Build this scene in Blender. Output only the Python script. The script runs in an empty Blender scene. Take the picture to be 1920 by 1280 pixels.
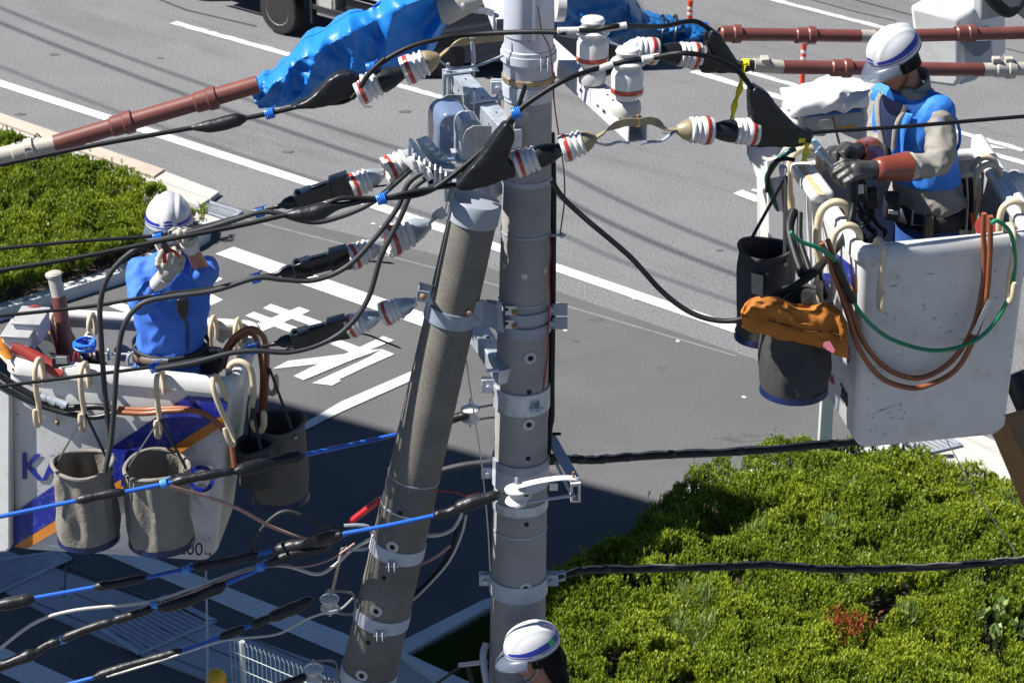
import bpy, math, random
import numpy as np
from mathutils import Vector, Matrix, noise
from math import radians, sin, cos, pi
random.seed(7)
S=bpy.context.scene
C=S.collection
# ------------------------------------------------------------------ camera, sky, sun
TH=radians(26); F=4800.0; H=13.0
CAM=Vector((0,0,H)); FW=Vector((0,cos(TH),-sin(TH))); UP=Vector((0,sin(TH),cos(TH))); RT=Vector((1,0,0))
cd=bpy.data.cameras.new('camera'); cam=bpy.data.objects.new('camera',cd); C.objects.link(cam)
cam.location=CAM; cam.rotation_euler=(pi/2-TH,0,0)
cd.sensor_width=36; cd.lens=F/1920*36; cd.clip_end=3000
cd.dof.use_dof=True; cd.dof.focus_distance=11.6; cd.dof.aperture_fstop=11.0
S.camera=cam
SUN_EL=radians(50); SUN=Vector((-.97*cos(SUN_EL),-.03*cos(SUN_EL),sin(SUN_EL))).normalized()
w=bpy.data.worlds.new('World'); S.world=w; w.use_nodes=True
nt=w.node_tree; bg=nt.nodes['Background']; sky=nt.nodes.new('ShaderNodeTexSky'); sky.sky_type='NISHITA'
sky.sun_disc=False; sky.sun_elevation=SUN_EL; sky.sun_rotation=math.atan2(SUN.x,SUN.y)
sky.air_density=.7; sky.dust_density=.05; sky.ozone_density=5.0; sky.altitude=800
nt.links.new(sky.outputs[0],bg.inputs[0]); bg.inputs[1].default_value=0.05
sl=bpy.data.lights.new('sun','SUN'); sl.energy=5.0; sl.angle=radians(.53); sl.color=(1,.96,.9)
so=bpy.data.objects.new('sun',sl); C.objects.link(so); so.rotation_euler=(-SUN).to_track_quat('-Z','Y').to_euler()
S.view_settings.view_transform='Standard'; S.view_settings.look='None'; S.view_settings.exposure=0.92; S.view_settings.gamma=1
# ------------------------------------------------------------------ helpers
def P(x,y,d): return CAM+FW*d+RT*((x-960)/F*d)-UP*((y-640)/F*d)
def ray(x,y): return FW+RT*((x-960)/F)-UP*((y-640)/F)
def G(x,y,z=0.0):
    r=ray(x,y); return CAM+r*((z-H)/r.z)
def PY(x,y,Y):
    r=ray(x,y); return CAM+r*(Y/r.y)
def PW(x,y,S0,wd):            # point on the upright plane through S0 with heading wd
    n=Vector((-wd.y,wd.x,0)); r=ray(x,y); return CAM+r*((S0-CAM).dot(n)/r.dot(n))
def rgb(h):
    return tuple((c/255/12.92) if c/255<=.04045 else ((c/255+.055)/1.055)**2.4 for c in (int(h[i:i+2],16) for i in (0,2,4)))
MATS={}
def mat(name,col,rough=.6,metal=0.0,var=.15,scale=8.0,bump=0.0,bscale=None,spec=.5,dirt=None,dirt_amt=0.0,dscale=3.0,coat=0.0,alpha=None,speck=None,speckscale=120,trans=0.0,stretch=None,detail=4,drot=None):
    if name in MATS: return MATS[name]
    m=bpy.data.materials.new(name); m.use_nodes=True; n=m.node_tree; b=n.nodes['Principled BSDF']
    L=n.links.new
    if isinstance(col,str): col=rgb(col)
    tc=n.nodes.new('ShaderNodeTexCoord'); vec=tc.outputs['Object']
    if stretch:
        mp=n.nodes.new('ShaderNodeMapping'); mp.inputs['Scale'].default_value=stretch; L(vec,mp.inputs[0]); vec=mp.outputs[0]
    nz=n.nodes.new('ShaderNodeTexNoise'); nz.inputs['Scale'].default_value=scale; nz.inputs['Detail'].default_value=detail; L(vec,nz.inputs['Vector'])
    r=n.nodes.new('ShaderNodeMapRange'); r.inputs[1].default_value=.3; r.inputs[2].default_value=.7
    r.inputs[3].default_value=1-var; r.inputs[4].default_value=1+var; L(nz.outputs[0],r.inputs[0])
    mx=n.nodes.new('ShaderNodeMix'); mx.data_type='RGBA'; mx.blend_type='MULTIPLY'; mx.inputs[0].default_value=1
    mx.inputs[6].default_value=(*col,1); L(r.outputs[0],mx.inputs[7]); out=mx.outputs[2]
    if dirt:
        if isinstance(dirt,str): dirt=rgb(dirt)
        nd=n.nodes.new('ShaderNodeTexNoise'); nd.inputs['Scale'].default_value=dscale; nd.inputs['Detail'].default_value=8; nd.inputs['Roughness'].default_value=.7; L(vec,nd.inputs['Vector'])
        if drot is not None:
            m1=n.nodes.new('ShaderNodeMapping'); m1.vector_type='TEXTURE'; m1.inputs['Rotation'].default_value=(0,0,drot); m1.inputs['Scale'].default_value=(7,1,1); L(vec,m1.inputs[0]); L(m1.outputs[0],nd.inputs['Vector'])
        rd=n.nodes.new('ShaderNodeMapRange'); rd.inputs[1].default_value=.52; rd.inputs[2].default_value=.72; rd.inputs[4].default_value=dirt_amt; L(nd.outputs[0],rd.inputs[0])
        m2=n.nodes.new('ShaderNodeMix'); m2.data_type='RGBA'; L(rd.outputs[0],m2.inputs[0]); L(out,m2.inputs[6]); m2.inputs[7].default_value=(*dirt,1); out=m2.outputs[2]
    if speck:
        ns=n.nodes.new('ShaderNodeTexNoise'); ns.inputs['Scale'].default_value=speckscale; ns.inputs['Detail'].default_value=2; L(tc.outputs['Object'],ns.inputs['Vector'])
        rs=n.nodes.new('ShaderNodeMapRange'); rs.inputs[1].default_value=.35; rs.inputs[2].default_value=.65; rs.inputs[3].default_value=1-speck; rs.inputs[4].default_value=1+speck; L(ns.outputs[0],rs.inputs[0])
        m3=n.nodes.new('ShaderNodeMix'); m3.data_type='RGBA'; m3.blend_type='MULTIPLY'; m3.inputs[0].default_value=1; L(out,m3.inputs[6]); L(rs.outputs[0],m3.inputs[7]); out=m3.outputs[2]
    L(out,b.inputs['Base Color'])
    b.inputs['Roughness'].default_value=rough; b.inputs['Metallic'].default_value=metal; b.inputs['Specular IOR Level'].default_value=spec
    b.inputs['Coat Weight'].default_value=coat
    if trans: b.inputs['Transmission Weight'].default_value=trans
    if alpha is not None: b.inputs['Alpha'].default_value=alpha
    if bump:
        nb=n.nodes.new('ShaderNodeTexNoise'); nb.inputs['Scale'].default_value=bscale or scale*4; nb.inputs['Detail'].default_value=5; L(vec,nb.inputs['Vector'])
        bp=n.nodes.new('ShaderNodeBump'); bp.inputs['Strength'].default_value=1; bp.inputs['Distance'].default_value=bump; L(nb.outputs[0],bp.inputs['Height']); L(bp.outputs[0],b.inputs['Normal'])
    MATS[name]=m; return m
class MB:
    def __init__(s): s.v=[]; s.f=[]; s.m=[]; s.mi=0
    def _f(s,f): s.f.append(f); s.m.append(s.mi)
    def poly(s,pts):
        b=len(s.v); s.v+=[Vector(p) for p in pts]; s._f(list(range(b,b+len(pts)))); return s
    def prism(s,pts,ex):
        b=len(s.v); n=len(pts); ex=Vector(ex); s.v+=[Vector(p) for p in pts]+[Vector(p)+ex for p in pts]
        s._f(list(range(b+n-1,b-1,-1))); s._f(list(range(b+n,b+2*n)))
        for i in range(n): s._f([b+i,b+(i+1)%n,b+n+(i+1)%n,b+n+i])
        return s
    def box(s,c,ax,ay,az):     # centre and three half-axis vectors
        c=Vector(c);ax=Vector(ax);ay=Vector(ay);az=Vector(az)
        return s.prism([c-ax-ay-az,c+ax-ay-az,c+ax+ay-az,c-ax+ay-az],az*2)
    def abox(s,a,b): 
        a=Vector(a);b=Vector(b); c=(a+b)/2; h=(b-a)/2
        return s.box(c,(h.x,0,0),(0,h.y,0),(0,0,h.z))
    def bar(s,a,b,w,h,up=Vector((0,0,1))):     # rectangular bar from a to b
        a=Vector(a);b=Vector(b); d=(b-a); z=d.normalized(); x=z.cross(up).normalized(); y=x.cross(z)
        return s.prism([a-x*w/2-y*h/2,a+x*w/2-y*h/2,a+x*w/2+y*h/2,a-x*w/2+y*h/2],d)
    def tube(s,pts,r,n=10,cap=True,closed=False,flat=1.0,ref=None):
        pts=[Vector(p) for p in pts]; k=len(pts); b=len(s.v)
        rs=r if isinstance(r,(list,tuple)) else [r]*k
        T=[]
        for i in range(k):
            if closed: t=pts[(i+1)%k]-pts[i-1]
            else: t=pts[min(i+1,k-1)]-pts[max(i-1,0)]
            T.append(t.normalized() if t.length>1e-9 else Vector((0,0,1)))
        a=ref if ref is not None else (Vector((0,0,1)) if abs(T[0].z)<.9 else Vector((0,1,0)))
        u=(a-T[0]*a.dot(T[0])).normalized()
        for i in range(k):
            u=(u-T[i]*u.dot(T[i])).normalized() if (u-T[i]*u.dot(T[i])).length>1e-6 else u
            v=T[i].cross(u)
            for j in range(n):
                an=2*pi*j/n; s.v.append(pts[i]+u*(cos(an)*rs[i]*flat)+v*(sin(an)*rs[i]))
        for i in range(k if closed else k-1):
            for j in range(n):
                i2=(i+1)%k; s._f([b+i*n+j,b+i*n+(j+1)%n,b+i2*n+(j+1)%n,b+i2*n+j])
        if cap and not closed:
            s._f([b+j for j in range(n-1,-1,-1)]); s._f([b+(k-1)*n+j for j in range(n)])
        return s
    def lathe(s,o,ax,prof,n=20,cap=True,sx=1.0,ref=None):       # prof: list of (radius, distance along axis)
        o=Vector(o);ax=Vector(ax).normalized(); a=ref if ref is not None else (Vector((0,0,1)) if abs(ax.z)<.9 else Vector((1,0,0)))
        u=(a-ax*a.dot(ax)).normalized(); v=ax.cross(u); b=len(s.v); k=len(prof)
        for r,t in prof:
            for j in range(n):
                an=2*pi*j/n; s.v.append(o+ax*t+u*(cos(an)*r*sx)+v*(sin(an)*r))
        for i in range(k-1):
            for j in range(n): s._f([b+i*n+j,b+i*n+(j+1)%n,b+(i+1)*n+(j+1)%n,b+(i+1)*n+j])
        if cap:
            s._f([b+j for j in range(n-1,-1,-1)]); s._f([b+(k-1)*n+j for j in range(n)])
        return s
    def ball(s,c,r,n=12,ax=None):
        if not isinstance(r,(tuple,list)): r=(r,r,r)
        b=len(s.v); c=Vector(c); M=ax if ax is not None else Matrix.Identity(3); k=n//2
        for i in range(1,k):
            for j in range(n):
                th=pi*i/k; ph=2*pi*j/n; s.v.append(c+M@Vector((r[0]*sin(th)*cos(ph),r[1]*sin(th)*sin(ph),r[2]*cos(th))))
        for i in range(k-2):
            for j in range(n): s._f([b+i*n+j,b+(i+1)*n+j,b+(i+1)*n+(j+1)%n,b+i*n+(j+1)%n])
        t=len(s.v); s.v+=[c+M@Vector((0,0,r[2])),c-M@Vector((0,0,r[2]))]
        for j in range(n):
            s._f([t,b+j,b+(j+1)%n]); s._f([t+1,b+(k-2)*n+(j+1)%n,b+(k-2)*n+j])
        return s
    def cap2(s,a,b,ra,rb,n=10):     # tapered capsule
        a=Vector(a);b=Vector(b); d=b-a; L=d.length; z=d.normalized() if L>1e-6 else Vector((0,0,1))
        pr=[]
        for i in range(0,4): an=pi/2*(1-i/3.5); pr.append((ra*cos(an)+1e-4,-ra*sin(an)))
        for i in range(0,4): an=pi/2*(i+.5)/3.5; pr.append((rb*cos(an)+1e-4,L+rb*sin(an)))
        return s.lathe(a,z,pr,n)
    def grid(s,fn,nu,nv,closed_u=False):
        b=len(s.v)
        for i in range(nu+(0 if closed_u else 1)):
            for j in range(nv+1): s.v.append(Vector(fn(i/nu,j/nv)))
        w_=nv+1
        for i in range(nu):
            for j in range(nv):
                i2=(i+1)%nu if closed_u else i+1
                s._f([b+i*w_+j,b+i2*w_+j,b+i2*w_+j+1,b+i*w_+j+1])
        return s
def cr(pts,k=6,closed=False):      # smooth curve through points
    pts=[Vector(p) for p in pts]; n=len(pts); out=[]
    rng=n if closed else n-1
    for i in range(rng):
        p0=pts[i-1] if (i>0 or closed) else pts[0]*2-pts[1]; p1=pts[i]; p2=pts[(i+1)%n]
        p3=pts[(i+2)%n] if (i+2<n or closed) else pts[-1]*2-pts[-2]
        for j in range(k):
            t=j/k; out.append(.5*((2*p1)+(p2-p0)*t+(2*p0-5*p1+4*p2-p3)*t*t+(3*p1-p0-3*p2+p3)*t**3))
    if not closed: out.append(pts[-1])
    return out
WL={}
def tagit(o,label=None,cat=None,group=None,kind=None):
    if label: o['label']=label
    if cat: o['category']=cat
    if group: o['group']=group
    if kind: o['kind']=kind
    return o
def thing(name,loc,label,cat,group=None):
    o=bpy.data.objects.new(name,None); o.empty_display_size=.1; C.objects.link(o); o.location=Vector(loc); WL[o.name]=Vector(loc)
    return tagit(o,label,cat,group)
def ob(name,mb,m,parent=None,smooth=40,bevel=0,sub=0,remesh=0,sm=0,disp=None,label=None,cat=None,group=None,kind=None,solid=0,local=False):
    me=bpy.data.meshes.new(name); vs=mb.v
    if parent is None or not local:
        xs=[v.x for v in vs]; ys=[v.y for v in vs]; zs=[v.z for v in vs]
        O=Vector(((min(xs)+max(xs))/2,(min(ys)+max(ys))/2,min(zs)))
    else: O=Vector((0,0,0))
    me.from_pydata([tuple(v-O) for v in vs],[],mb.f)
    ms=m if isinstance(m,(list,tuple)) else [m]
    for q in ms: me.materials.append(q)
    if len(ms)>1: me.polygons.foreach_set('material_index',mb.m)
    if smooth:
        me.polygons.foreach_set('use_smooth',[True]*len(me.polygons))
        try: me.set_sharp_from_angle(angle=radians(smooth))
        except Exception: pass
    me.update()
    o=bpy.data.objects.new(name,me); C.objects.link(o)
    if parent is not None:
        o.parent=parent; o.location=O-WL[parent.name] if not local else O
    else: o.location=O
    WL[o.name]=O if not local else Vector((0,0,0))
    if solid: q=o.modifiers.new('s','SOLIDIFY'); q.thickness=solid
    if remesh: q=o.modifiers.new('r','REMESH'); q.mode='VOXEL'; q.voxel_size=remesh; q.use_smooth_shade=True
    if sm: q=o.modifiers.new('m','SMOOTH'); q.iterations=sm; q.factor=.5
    if bevel: q=o.modifiers.new('b','BEVEL'); q.width=bevel; q.segments=2; q.limit_method='ANGLE'; q.angle_limit=radians(40)
    if sub: q=o.modifiers.new('u','SUBSURF'); q.levels=sub; q.render_levels=sub
    if disp:
        t=bpy.data.textures.new('fold','CLOUDS'); t.noise_scale=disp[1]; t.noise_depth=2
        q=o.modifiers.new('d','DISPLACE'); q.texture=t; q.strength=disp[0]; q.mid_level=.5
        if len(disp)>2: t.noise_type='HARD_NOISE'; t.noise_depth=1; q.strength=-disp[0]; q.mid_level=.28
    return tagit(o,label,cat,group,kind)
def copy_tree(root,mtx=None,label=None):
    r=root.copy(); C.objects.link(r)
    if mtx is not None: r.matrix_world=mtx
    if label: r['label']=label
    def rec(src,dst):
        for ch in src.children:
            c=ch.copy(); C.objects.link(c); c.parent=dst; rec(ch,c)
    rec(root,r); return r
def frame(pos,z,xh=Vector((0,0,1))):      # matrix with local z along z, local x near xh
    z=Vector(z).normalized(); x=(xh-z*xh.dot(z))
    if x.length<1e-5: x=Vector((1,0,0))-z*z.x
    x.normalize(); y=z.cross(x); M=Matrix((x,y,z)).transposed().to_4x4(); M.translation=Vector(pos); return M
Z=Vector((0,0,1))
# ------------------------------------------------------------------ materials
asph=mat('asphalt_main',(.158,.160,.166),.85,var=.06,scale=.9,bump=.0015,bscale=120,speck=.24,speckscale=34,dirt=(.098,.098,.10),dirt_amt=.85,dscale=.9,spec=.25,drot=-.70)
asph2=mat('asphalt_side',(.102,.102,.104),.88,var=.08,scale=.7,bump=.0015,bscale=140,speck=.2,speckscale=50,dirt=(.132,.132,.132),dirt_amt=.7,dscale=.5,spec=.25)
white_paint=mat('road_paint',(.64,.64,.63),.7,var=.06,scale=3,speck=.16,speckscale=42,dirt=(.45,.45,.45),dirt_amt=.5,dscale=9)
worn_paint=mat('worn_road_paint',(.5,.5,.49),.75,var=.15,scale=6,dirt=(.3,.3,.3),dirt_amt=.8,dscale=8)
conc=mat('kerb_concrete',(.46,.44,.41),.85,var=.1,scale=2,bump=.002,bscale=60,speck=.08,dirt=(.35,.34,.32),dirt_amt=.5)
conc_tan=mat('old_tan_kerb',(.42,.36,.30),.85,var=.12,scale=2,bump=.002,bscale=60,speck=.08)
kerb_white=mat('pale_kerb',(.55,.57,.58),.8,var=.1,scale=3,bump=.002,bscale=60,dirt=(.3,.3,.3),dirt_amt=.5,dscale=6)
galv=mat('galvanised_steel',(.50,.55,.61),.34,.45,var=.22,scale=18,bump=.0006,bscale=120,dirt=(.33,.36,.4),dirt_amt=.6,dscale=14)
galv_dull=mat('dull_galvanised',(.34,.38,.44),.5,.35,var=.12,scale=12,bump=.0005,bscale=90)
greypaint=mat('grey_steel_paint',(.44,.47,.53),.42,0,var=.06,scale=4,dirt=(.3,.3,.3),dirt_amt=.3,dscale=10)
white_arm=mat('white_painted_steel',(.56,.56,.60),.42,0,var=.05,scale=6,dirt=(.45,.4,.36),dirt_amt=.4,dscale=9)
porc=mat('white_porcelain',(.66,.645,.625),.12,0,var=.03,scale=5,coat=.5)
redband=mat('red_glaze',(.42,.055,.03),.18,0,var=.08,scale=9,coat=.4)
rubber=mat('black_rubber',(.008,.009,.011),.38,0,var=.3,scale=14,bump=.0015,bscale=24)
tape=mat('black_tape',(.010,.010,.012),.42,0,var=.4,scale=20,bump=.003,bscale=45)
wire_blk=mat('black_cable',(.010,.0105,.012),.5,0,var=.3,scale=9,spec=.3)
wire_gry=mat('grey_cable',(.045,.047,.05),.5,0,var=.15,scale=12,spec=.3)
blue_ins=mat('blue_insulation',(.02,.12,.55),.3,0,var=.08,scale=6)
blue_tie=mat('blue_tie_wire',(.03,.20,.72),.35,0,var=.1,scale=30)
tanmetal=mat('tan_coated_metal',(.33,.27,.17),.45,.2,var=.2,scale=16,dirt=(.3,.15,.06),dirt_amt=.7,dscale=12)
rusty=mat('rusted_bolt',(.38,.22,.12),.6,.4,var=.3,scale=40)
soil=mat('dark_soil',(.06,.045,.035),.95,var=.35,scale=5,bump=.02,bscale=20)
# ------------------------------------------------------------------ ground, roads, markings
def sheet(name,pts,z,m,**k):
    return ob(name,MB().poly([Vector((p.x,p.y,z)) for p in pts]),m,smooth=0,kind='structure',**k)
def gp(*xy,z=0): return [G(x,y,z) for x,y in xy]
sheet('ground',[Vector((-400,-60,0)),Vector((400,-60,0)),Vector((400,900,0)),Vector((-400,900,0))],-.12,mat('far_ground',(.2,.2,.19),.9))
sheet('main_road',[G(0,-250)+Vector((-90,70,0)),G(0,260)+Vector((-60,50,0)),G(0,256),G(400,376),G(900,540),G(1400,690),G(1960,880),G(1960,850)+Vector((60,-45,0)),Vector((150,-40,0)),Vector((220,120,0))],0,asph)
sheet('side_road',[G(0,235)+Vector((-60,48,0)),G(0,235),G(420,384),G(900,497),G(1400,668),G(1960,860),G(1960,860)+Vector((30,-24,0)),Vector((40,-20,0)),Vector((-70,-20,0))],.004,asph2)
k=[0]
def mark(pts,m=None,name='road_marking'):
    k[0]+=1; return sheet(name,pts,.008+.0012*(k[0]%9),m or white_paint)
def line(a,b,wd,m=None,z0=None,rough=0,ext=0):
    A=G(*a);B=G(*b); d=(B-A).normalized(); A=A-d*ext; n=Vector((-d.y,d.x,0))*wd/2
    if not rough: return mark([A-n,B-n,B+n,A+n],m)
    N=int((B-A).length/.12); up=[];lo=[]
    for i in range(N+1):
        t=i/N; p=A.lerp(B,t); lo.append(p-n*(1-rough*.2*random.random())); up.append(p+n*(1-rough*random.random()))
    mb=MB(); z=.009
    for i in range(N): mb.poly([Vector((q.x,q.y,z)) for q in (lo[i],lo[i+1],up[i+1],up[i])])
    return ob('road_marking',mb,m or worn_paint,smooth=0,kind='structure')
line((0,157),(600,351),.19,ext=14); line((600,351),(1043,503),.19); line((1043,503),(1420,632),.19)
line((325,43),(860,192),.16,rough=.5); line((1300,134),(1560,212),.2,rough=.6); line((1385,131),(1920,283),.14,rough=.4)
line((1440,-2),(1660,54),.15,rough=.4); line((1845,284),(1960,318),.16,rough=.5); line((1383,361),(1425,377),.18); line((1410,357),(1440,366),.07)
mark(gp((1846,270),(1888,281),(1852,279)))
mark(gp((404,478),(438,465),(797,589),(905,628),(905,655),(792,614)))
mark(gp((573,808),(573,794),(640,755),(770,699),(860,660),(860,678),(770,716),(640,774)))
mark(gp((573,794),(573,808),(470,855),(460,845)))
def zk(*pts): return gp(*[(380+x/4.364,440+y/4.364) for x,y in pts])
mark(zk((495,605),(560,572),(980,720),(910,757))); mark(zk((350,668),(418,637),(870,800),(800,835)))
mark(zk((790,597),(880,630),(480,800),(380,760)))
mark(zk((1045,900),(1120,867),(1330,942),(1230,975))); mark(zk((575,1105),(700,1040),(1160,985),(1480,838),(1565,872),(1330,962),(1000,1057)))
mark(zk((1465,945),(1570,985),(1330,1090),(1110,1195),(1132,1203),(1060,1241),(898,1222),(1360,1012))); mark(zk((745,1165),(1000,1040),(1330,955),(1465,945),(1230,1030),(825,1198)))
mark(gp((205,577),(224,569),(330,606),(310,614))); mark(gp((310,528),(330,518),(418,563),(396,573))); mark(gp((370,512),(384,508),(418,524),(405,530)))
# tar joints and patches
tar=mat('tar_seam',(.05,.05,.05),.8)
def seam(pts,wd=.025,m=tar):
    q=[G(*p) for p in pts]; mb=MB()
    for a,b in zip(q,q[1:]):
        n=int((b-a).length/.5)+1; d=(b-a).normalized(); nn=Vector((-d.y,d.x,0))*wd/2
        for i in range(n):
            s=a.lerp(b,i/n); e=a.lerp(b,(i+1)/n); j=Vector((0,0,.0072)); mb.poly([s-nn+j,e-nn+j,e+nn+j,s+nn+j])
    return ob('pavement_joint',mb,m,smooth=0,kind='structure')
seam([(290,-4),(350,20),(480,50)],.05); seam([(1510,-3),(1600,22),(1680,40)],.035); seam([(1590,-3),(1720,32)],.05)
seam([(300,370),(860,515),(1380,668)],.03,mat('pale_seam',(.2,.2,.2),.9)); 
seam([(720,130),(745,124),(765,106)],.02); seam([(1880,90),(1920,100)],.03)
R9=random.Random(4)
stn=mat('road_stain',(.085,.085,.086),.8,var=.3,scale=8)
for (x,y,rx,ry) in [(100,103,.10,.05),(40,215,.09,.06),(760,210,.12,.06),(690,200,.08,.05),(540,285,.12,.05),(300,110,.06,.04),(1120,600,.10,.05),(1400,820,.35,.12),(1240,690,.07,.05),(1350,470,.06,.03),(1080,640,.05,.03),(1500,60,.15,.05),(1250,250,.07,.05)]:
    c=G(x,y); a0_=R9.random()*3; pts=[c+Vector((rx*cos(t+a0_)*R9.uniform(.5,1.1),ry*sin(t+a0_)*R9.uniform(.5,1.1),0)) for t in np.linspace(0,6.28,13)[:-1]]; sheet('road_stain',pts,.0075,stn)
for (x,y) in [(520,205),(610,380),(1190,560),(1325,990),(700,420),(880,330),(1270,640),(1060,620),(1395,745),(345,495)]:
    c=G(x,y); pts=[c+Vector((.03*cos(t)*R9.uniform(.5,1.2),.03*sin(t)*R9.uniform(.5,1.2),0)) for t in np.linspace(0,6.28,8)[:-1]]; sheet('road_fleck',pts,.0078,white_paint)
# left verge: tan kerb, gutter slabs, drain, hedge bed
def slab(name,pts,z0,z1,m,bev=.01,kind='structure',**k):
    q=[Vector((p.x,p.y,z0)) for p in pts]; return ob(name,MB().prism(q,(0,0,z1-z0)),m,smooth=0,bevel=bev,kind=kind,**k)
v=G(0,223)-G(310,330)
slab('kerb',[G(0,223)+v*2,G(0,240)+v*2,G(0,240),G(290,343),G(310,330),G(0,223)],-.1,.10,conc_tan)
slab('kerb',[G(311,330),G(412,368),G(395,381),G(291,343)],-.1,.07,conc)
slab('pavement',[G(0,243)+v*2,G(0,243),G(288,346),G(393,384),G(375,396),G(0,270),G(0,270)+v*2],-.1,.085,conc)
slab('kerb',[G(397,381),G(455,400),G(448,406),(G(390,386))],-.1,.03,conc)
def grate(name,c4,z,nb,label,dirn=0,mm=None):
    c=[Vector((p.x,p.y,z)) for p in c4]; r=thing(name,c[0],label,'drain grate')
    mb=MB(); 
    for a,b in zip(c,c[1:]+c[:1]): mb.bar(a,b,.04,.012)
    ob('frame',mb,mm or galv_dull,r,smooth=0)
    mb=MB()
    a,b,c_,d=c if dirn==0 else (c[1],c[2],c[3],c[0])
    for i in range(nb):
        t=(i+.5)/nb; p=a.lerp(b,t);q=d.lerp(c_,t); mb.bar(p-Z*.004,q-Z*.004,(b-a).length/nb*.35,.010)
    ob('slats',mb,mm or galv_dull,r,smooth=0); return r
grate('drain_grate',gp((366,397),(388,383),(452,403),(432,419)),.05,5,'silver drain grate at the end of the tan kerb by the left hedge')
slab('pavement',gp((362,398),(432,421),(400,436),(345,415)),-.1,.04,conc)
slab('kerb',gp((397,437),(394,452),(367,470),(230,532),(60,586),(-200,660),(-200,648),(60,574),(228,518),(360,455),(383,434)),-.1,.16,kerb_white)
# lower-left crossing apron in the shade
pav=mat('paving_blocks',(.36,.38,.41),.85,var=.12,scale=1.5,speck=.1,dirt=(.25,.26,.28),dirt_amt=.5)
A0,A1=G(-200,960),G(720,1290); B0,B1=G(-200,1000),G(420,1290)
slab('pavement',[A0,A1,G(760,1400),G(560,1400),B1,G(290,1240),G(100,1160),G(0,1106),G(-200,1020)],-.1,.03,pav,bev=0)
pj=mat('paving_joint',(.12,.13,.15),.9)
for (a,b) in [((60,1126),(430,1275)),((110,1100),(470,1245)),((130,1060),(600,1250)),((125,1045),(120,1120)),((0,1100),(120,1045))]:
    A=G(*a,.032);B=G(*b,.032); d=(B-A).normalized(); n=Vector((-d.y,d.x,0))*.009; ob('pavement_joint',MB().poly([A-n,B-n,B+n,A+n]),pj,smooth=0,kind='structure')
grate('drain_grate',gp((-10,1120),(-30,1060),(110,1040),(133,1053)),.04,12,'large drain grate below the left bucket, nearer the left edge',0,mat('shaded_grate',(.40,.44,.5),.5,.3))
grate('drain_grate',gp((183,1182),(312,1124),(405,1170),(262,1232)),.04,14,'large drain grate in the pavement above the yellow ball',0,MATS['shaded_grate'])
for g0,c4,nn in (('x',((-10,1120),(-30,1060),(110,1040),(133,1053)),3),('y',((183,1182),(312,1124),(405,1170),(262,1232)),3)):
    pass
mark(gp((150,1022),(195,1010),(650,1190),(700,1215),(700,1252),(640,1228),(207,1045)))
mark(gp((-10,1215),(0,1212),(170,1290),(60,1290),(0,1262)))
# kerbed grass corner by the main pole
slab('kerb',gp((735,1233),(907,1146),(930,1140),(960,1165),(917,1160),(763,1247),(900,1310),(860,1320)),-.1,.14,kerb_white)
slab('kerb',gp((690,1262),(738,1240),(850,1295),(800,1320)),-.1,.05,conc)
slab('soil',gp((765,1247),(918,1161),(1300,1090),(1300,1330),(900,1330)),-.1,.07,soil)
# right hedge bed
bed=gp((1010,1340),(1010,1150),(1060,1100),(1225,990),(1300,945),(1480,890),(1700,866),(1800,890),(2060,970),(2060,1460),(1010,1460))
slab('soil',[p for p in bed],-.08,.06,soil,bev=0)
slab('kerb',gp((1215,985),(1290,935),(1480,880),(1690,852),(1690,862),(1480,892),(1300,947),(1225,995)),-.1,.15,kerb_white)
slab('pavement',gp((1690,826),(1790,820),(1960,888),(1960,935),(1800,895),(1690,855)),-.1,.10,conc)
slab('kerb',gp((1795,835),(1835,838),(1960,890),(1960,908)),-.08,.16,conc)
grate('drain_grate',gp((1676,842),(1745,822),(1800,852),(1735,868)),.125,7,'silver drain grate beyond the bushes below the right bucket')
# leafy ground cover
def leafmat(name,c1,c2,c3):
    m=bpy.data.materials.new(name); m.use_nodes=True; n=m.node_tree; b=n.nodes['Principled BSDF']; L=n.links.new
    at=n.nodes.new('ShaderNodeAttribute'); at.attribute_name='rnd'
    cr_=n.nodes.new('ShaderNodeValToRGB'); e=cr_.color_ramp.elements; e[0].color=(*c1,1); e[1].color=(*c3,1); q=cr_.color_ramp.elements.new(.5); q.color=(*c2,1)
    L(at.outputs['Fac'],cr_.inputs[0]); L(cr_.outputs[0],b.inputs['Base Color']); b.inputs['Roughness'].default_value=.45; b.inputs['Specular IOR Level'].default_value=.35
    tr=n.nodes.new('ShaderNodeBsdfTranslucent'); L(cr_.outputs[0],tr.inputs[0]); ms=n.nodes.new('ShaderNodeMixShader'); ms.inputs[0].default_value=.25
    L(b.outputs[0],ms.inputs[1]); L(tr.outputs[0],ms.inputs[2]); L(ms.outputs[0],n.nodes['Material Output'].inputs[0]); return m
def in_poly(x,y,poly):
    ins=np.zeros(len(x),bool); n=len(poly)
    for i in range(n):
        x1,y1=poly[i].x,poly[i].y; x2,y2=poly[(i+1)%n].x,poly[(i+1)%n].y
        c=((y1>y)!=(y2>y))&(x<(x2-x1)*(y-y1)/(y2-y1+1e-12)+x1); ins^=c
    return ins
RNG=np.random.default_rng(5)
def vnoise(x,y,s,seed):
    r=np.random.default_rng(seed); T=r.random((64,64)); u=x/s+31.3; v_=y/s+17.7; i=np.floor(u).astype(int); j=np.floor(v_).astype(int); fu=u-i; fv=v_-j
    fu=fu*fu*(3-2*fu); fv=fv*fv*(3-2*fv); g=lambda a,b:T[a%64,b%64]
    return (g(i,j)*(1-fu)+g(i+1,j)*fu)*(1-fv)+(g(i,j+1)*(1-fu)+g(i+1,j+1)*fu)*fv
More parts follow.
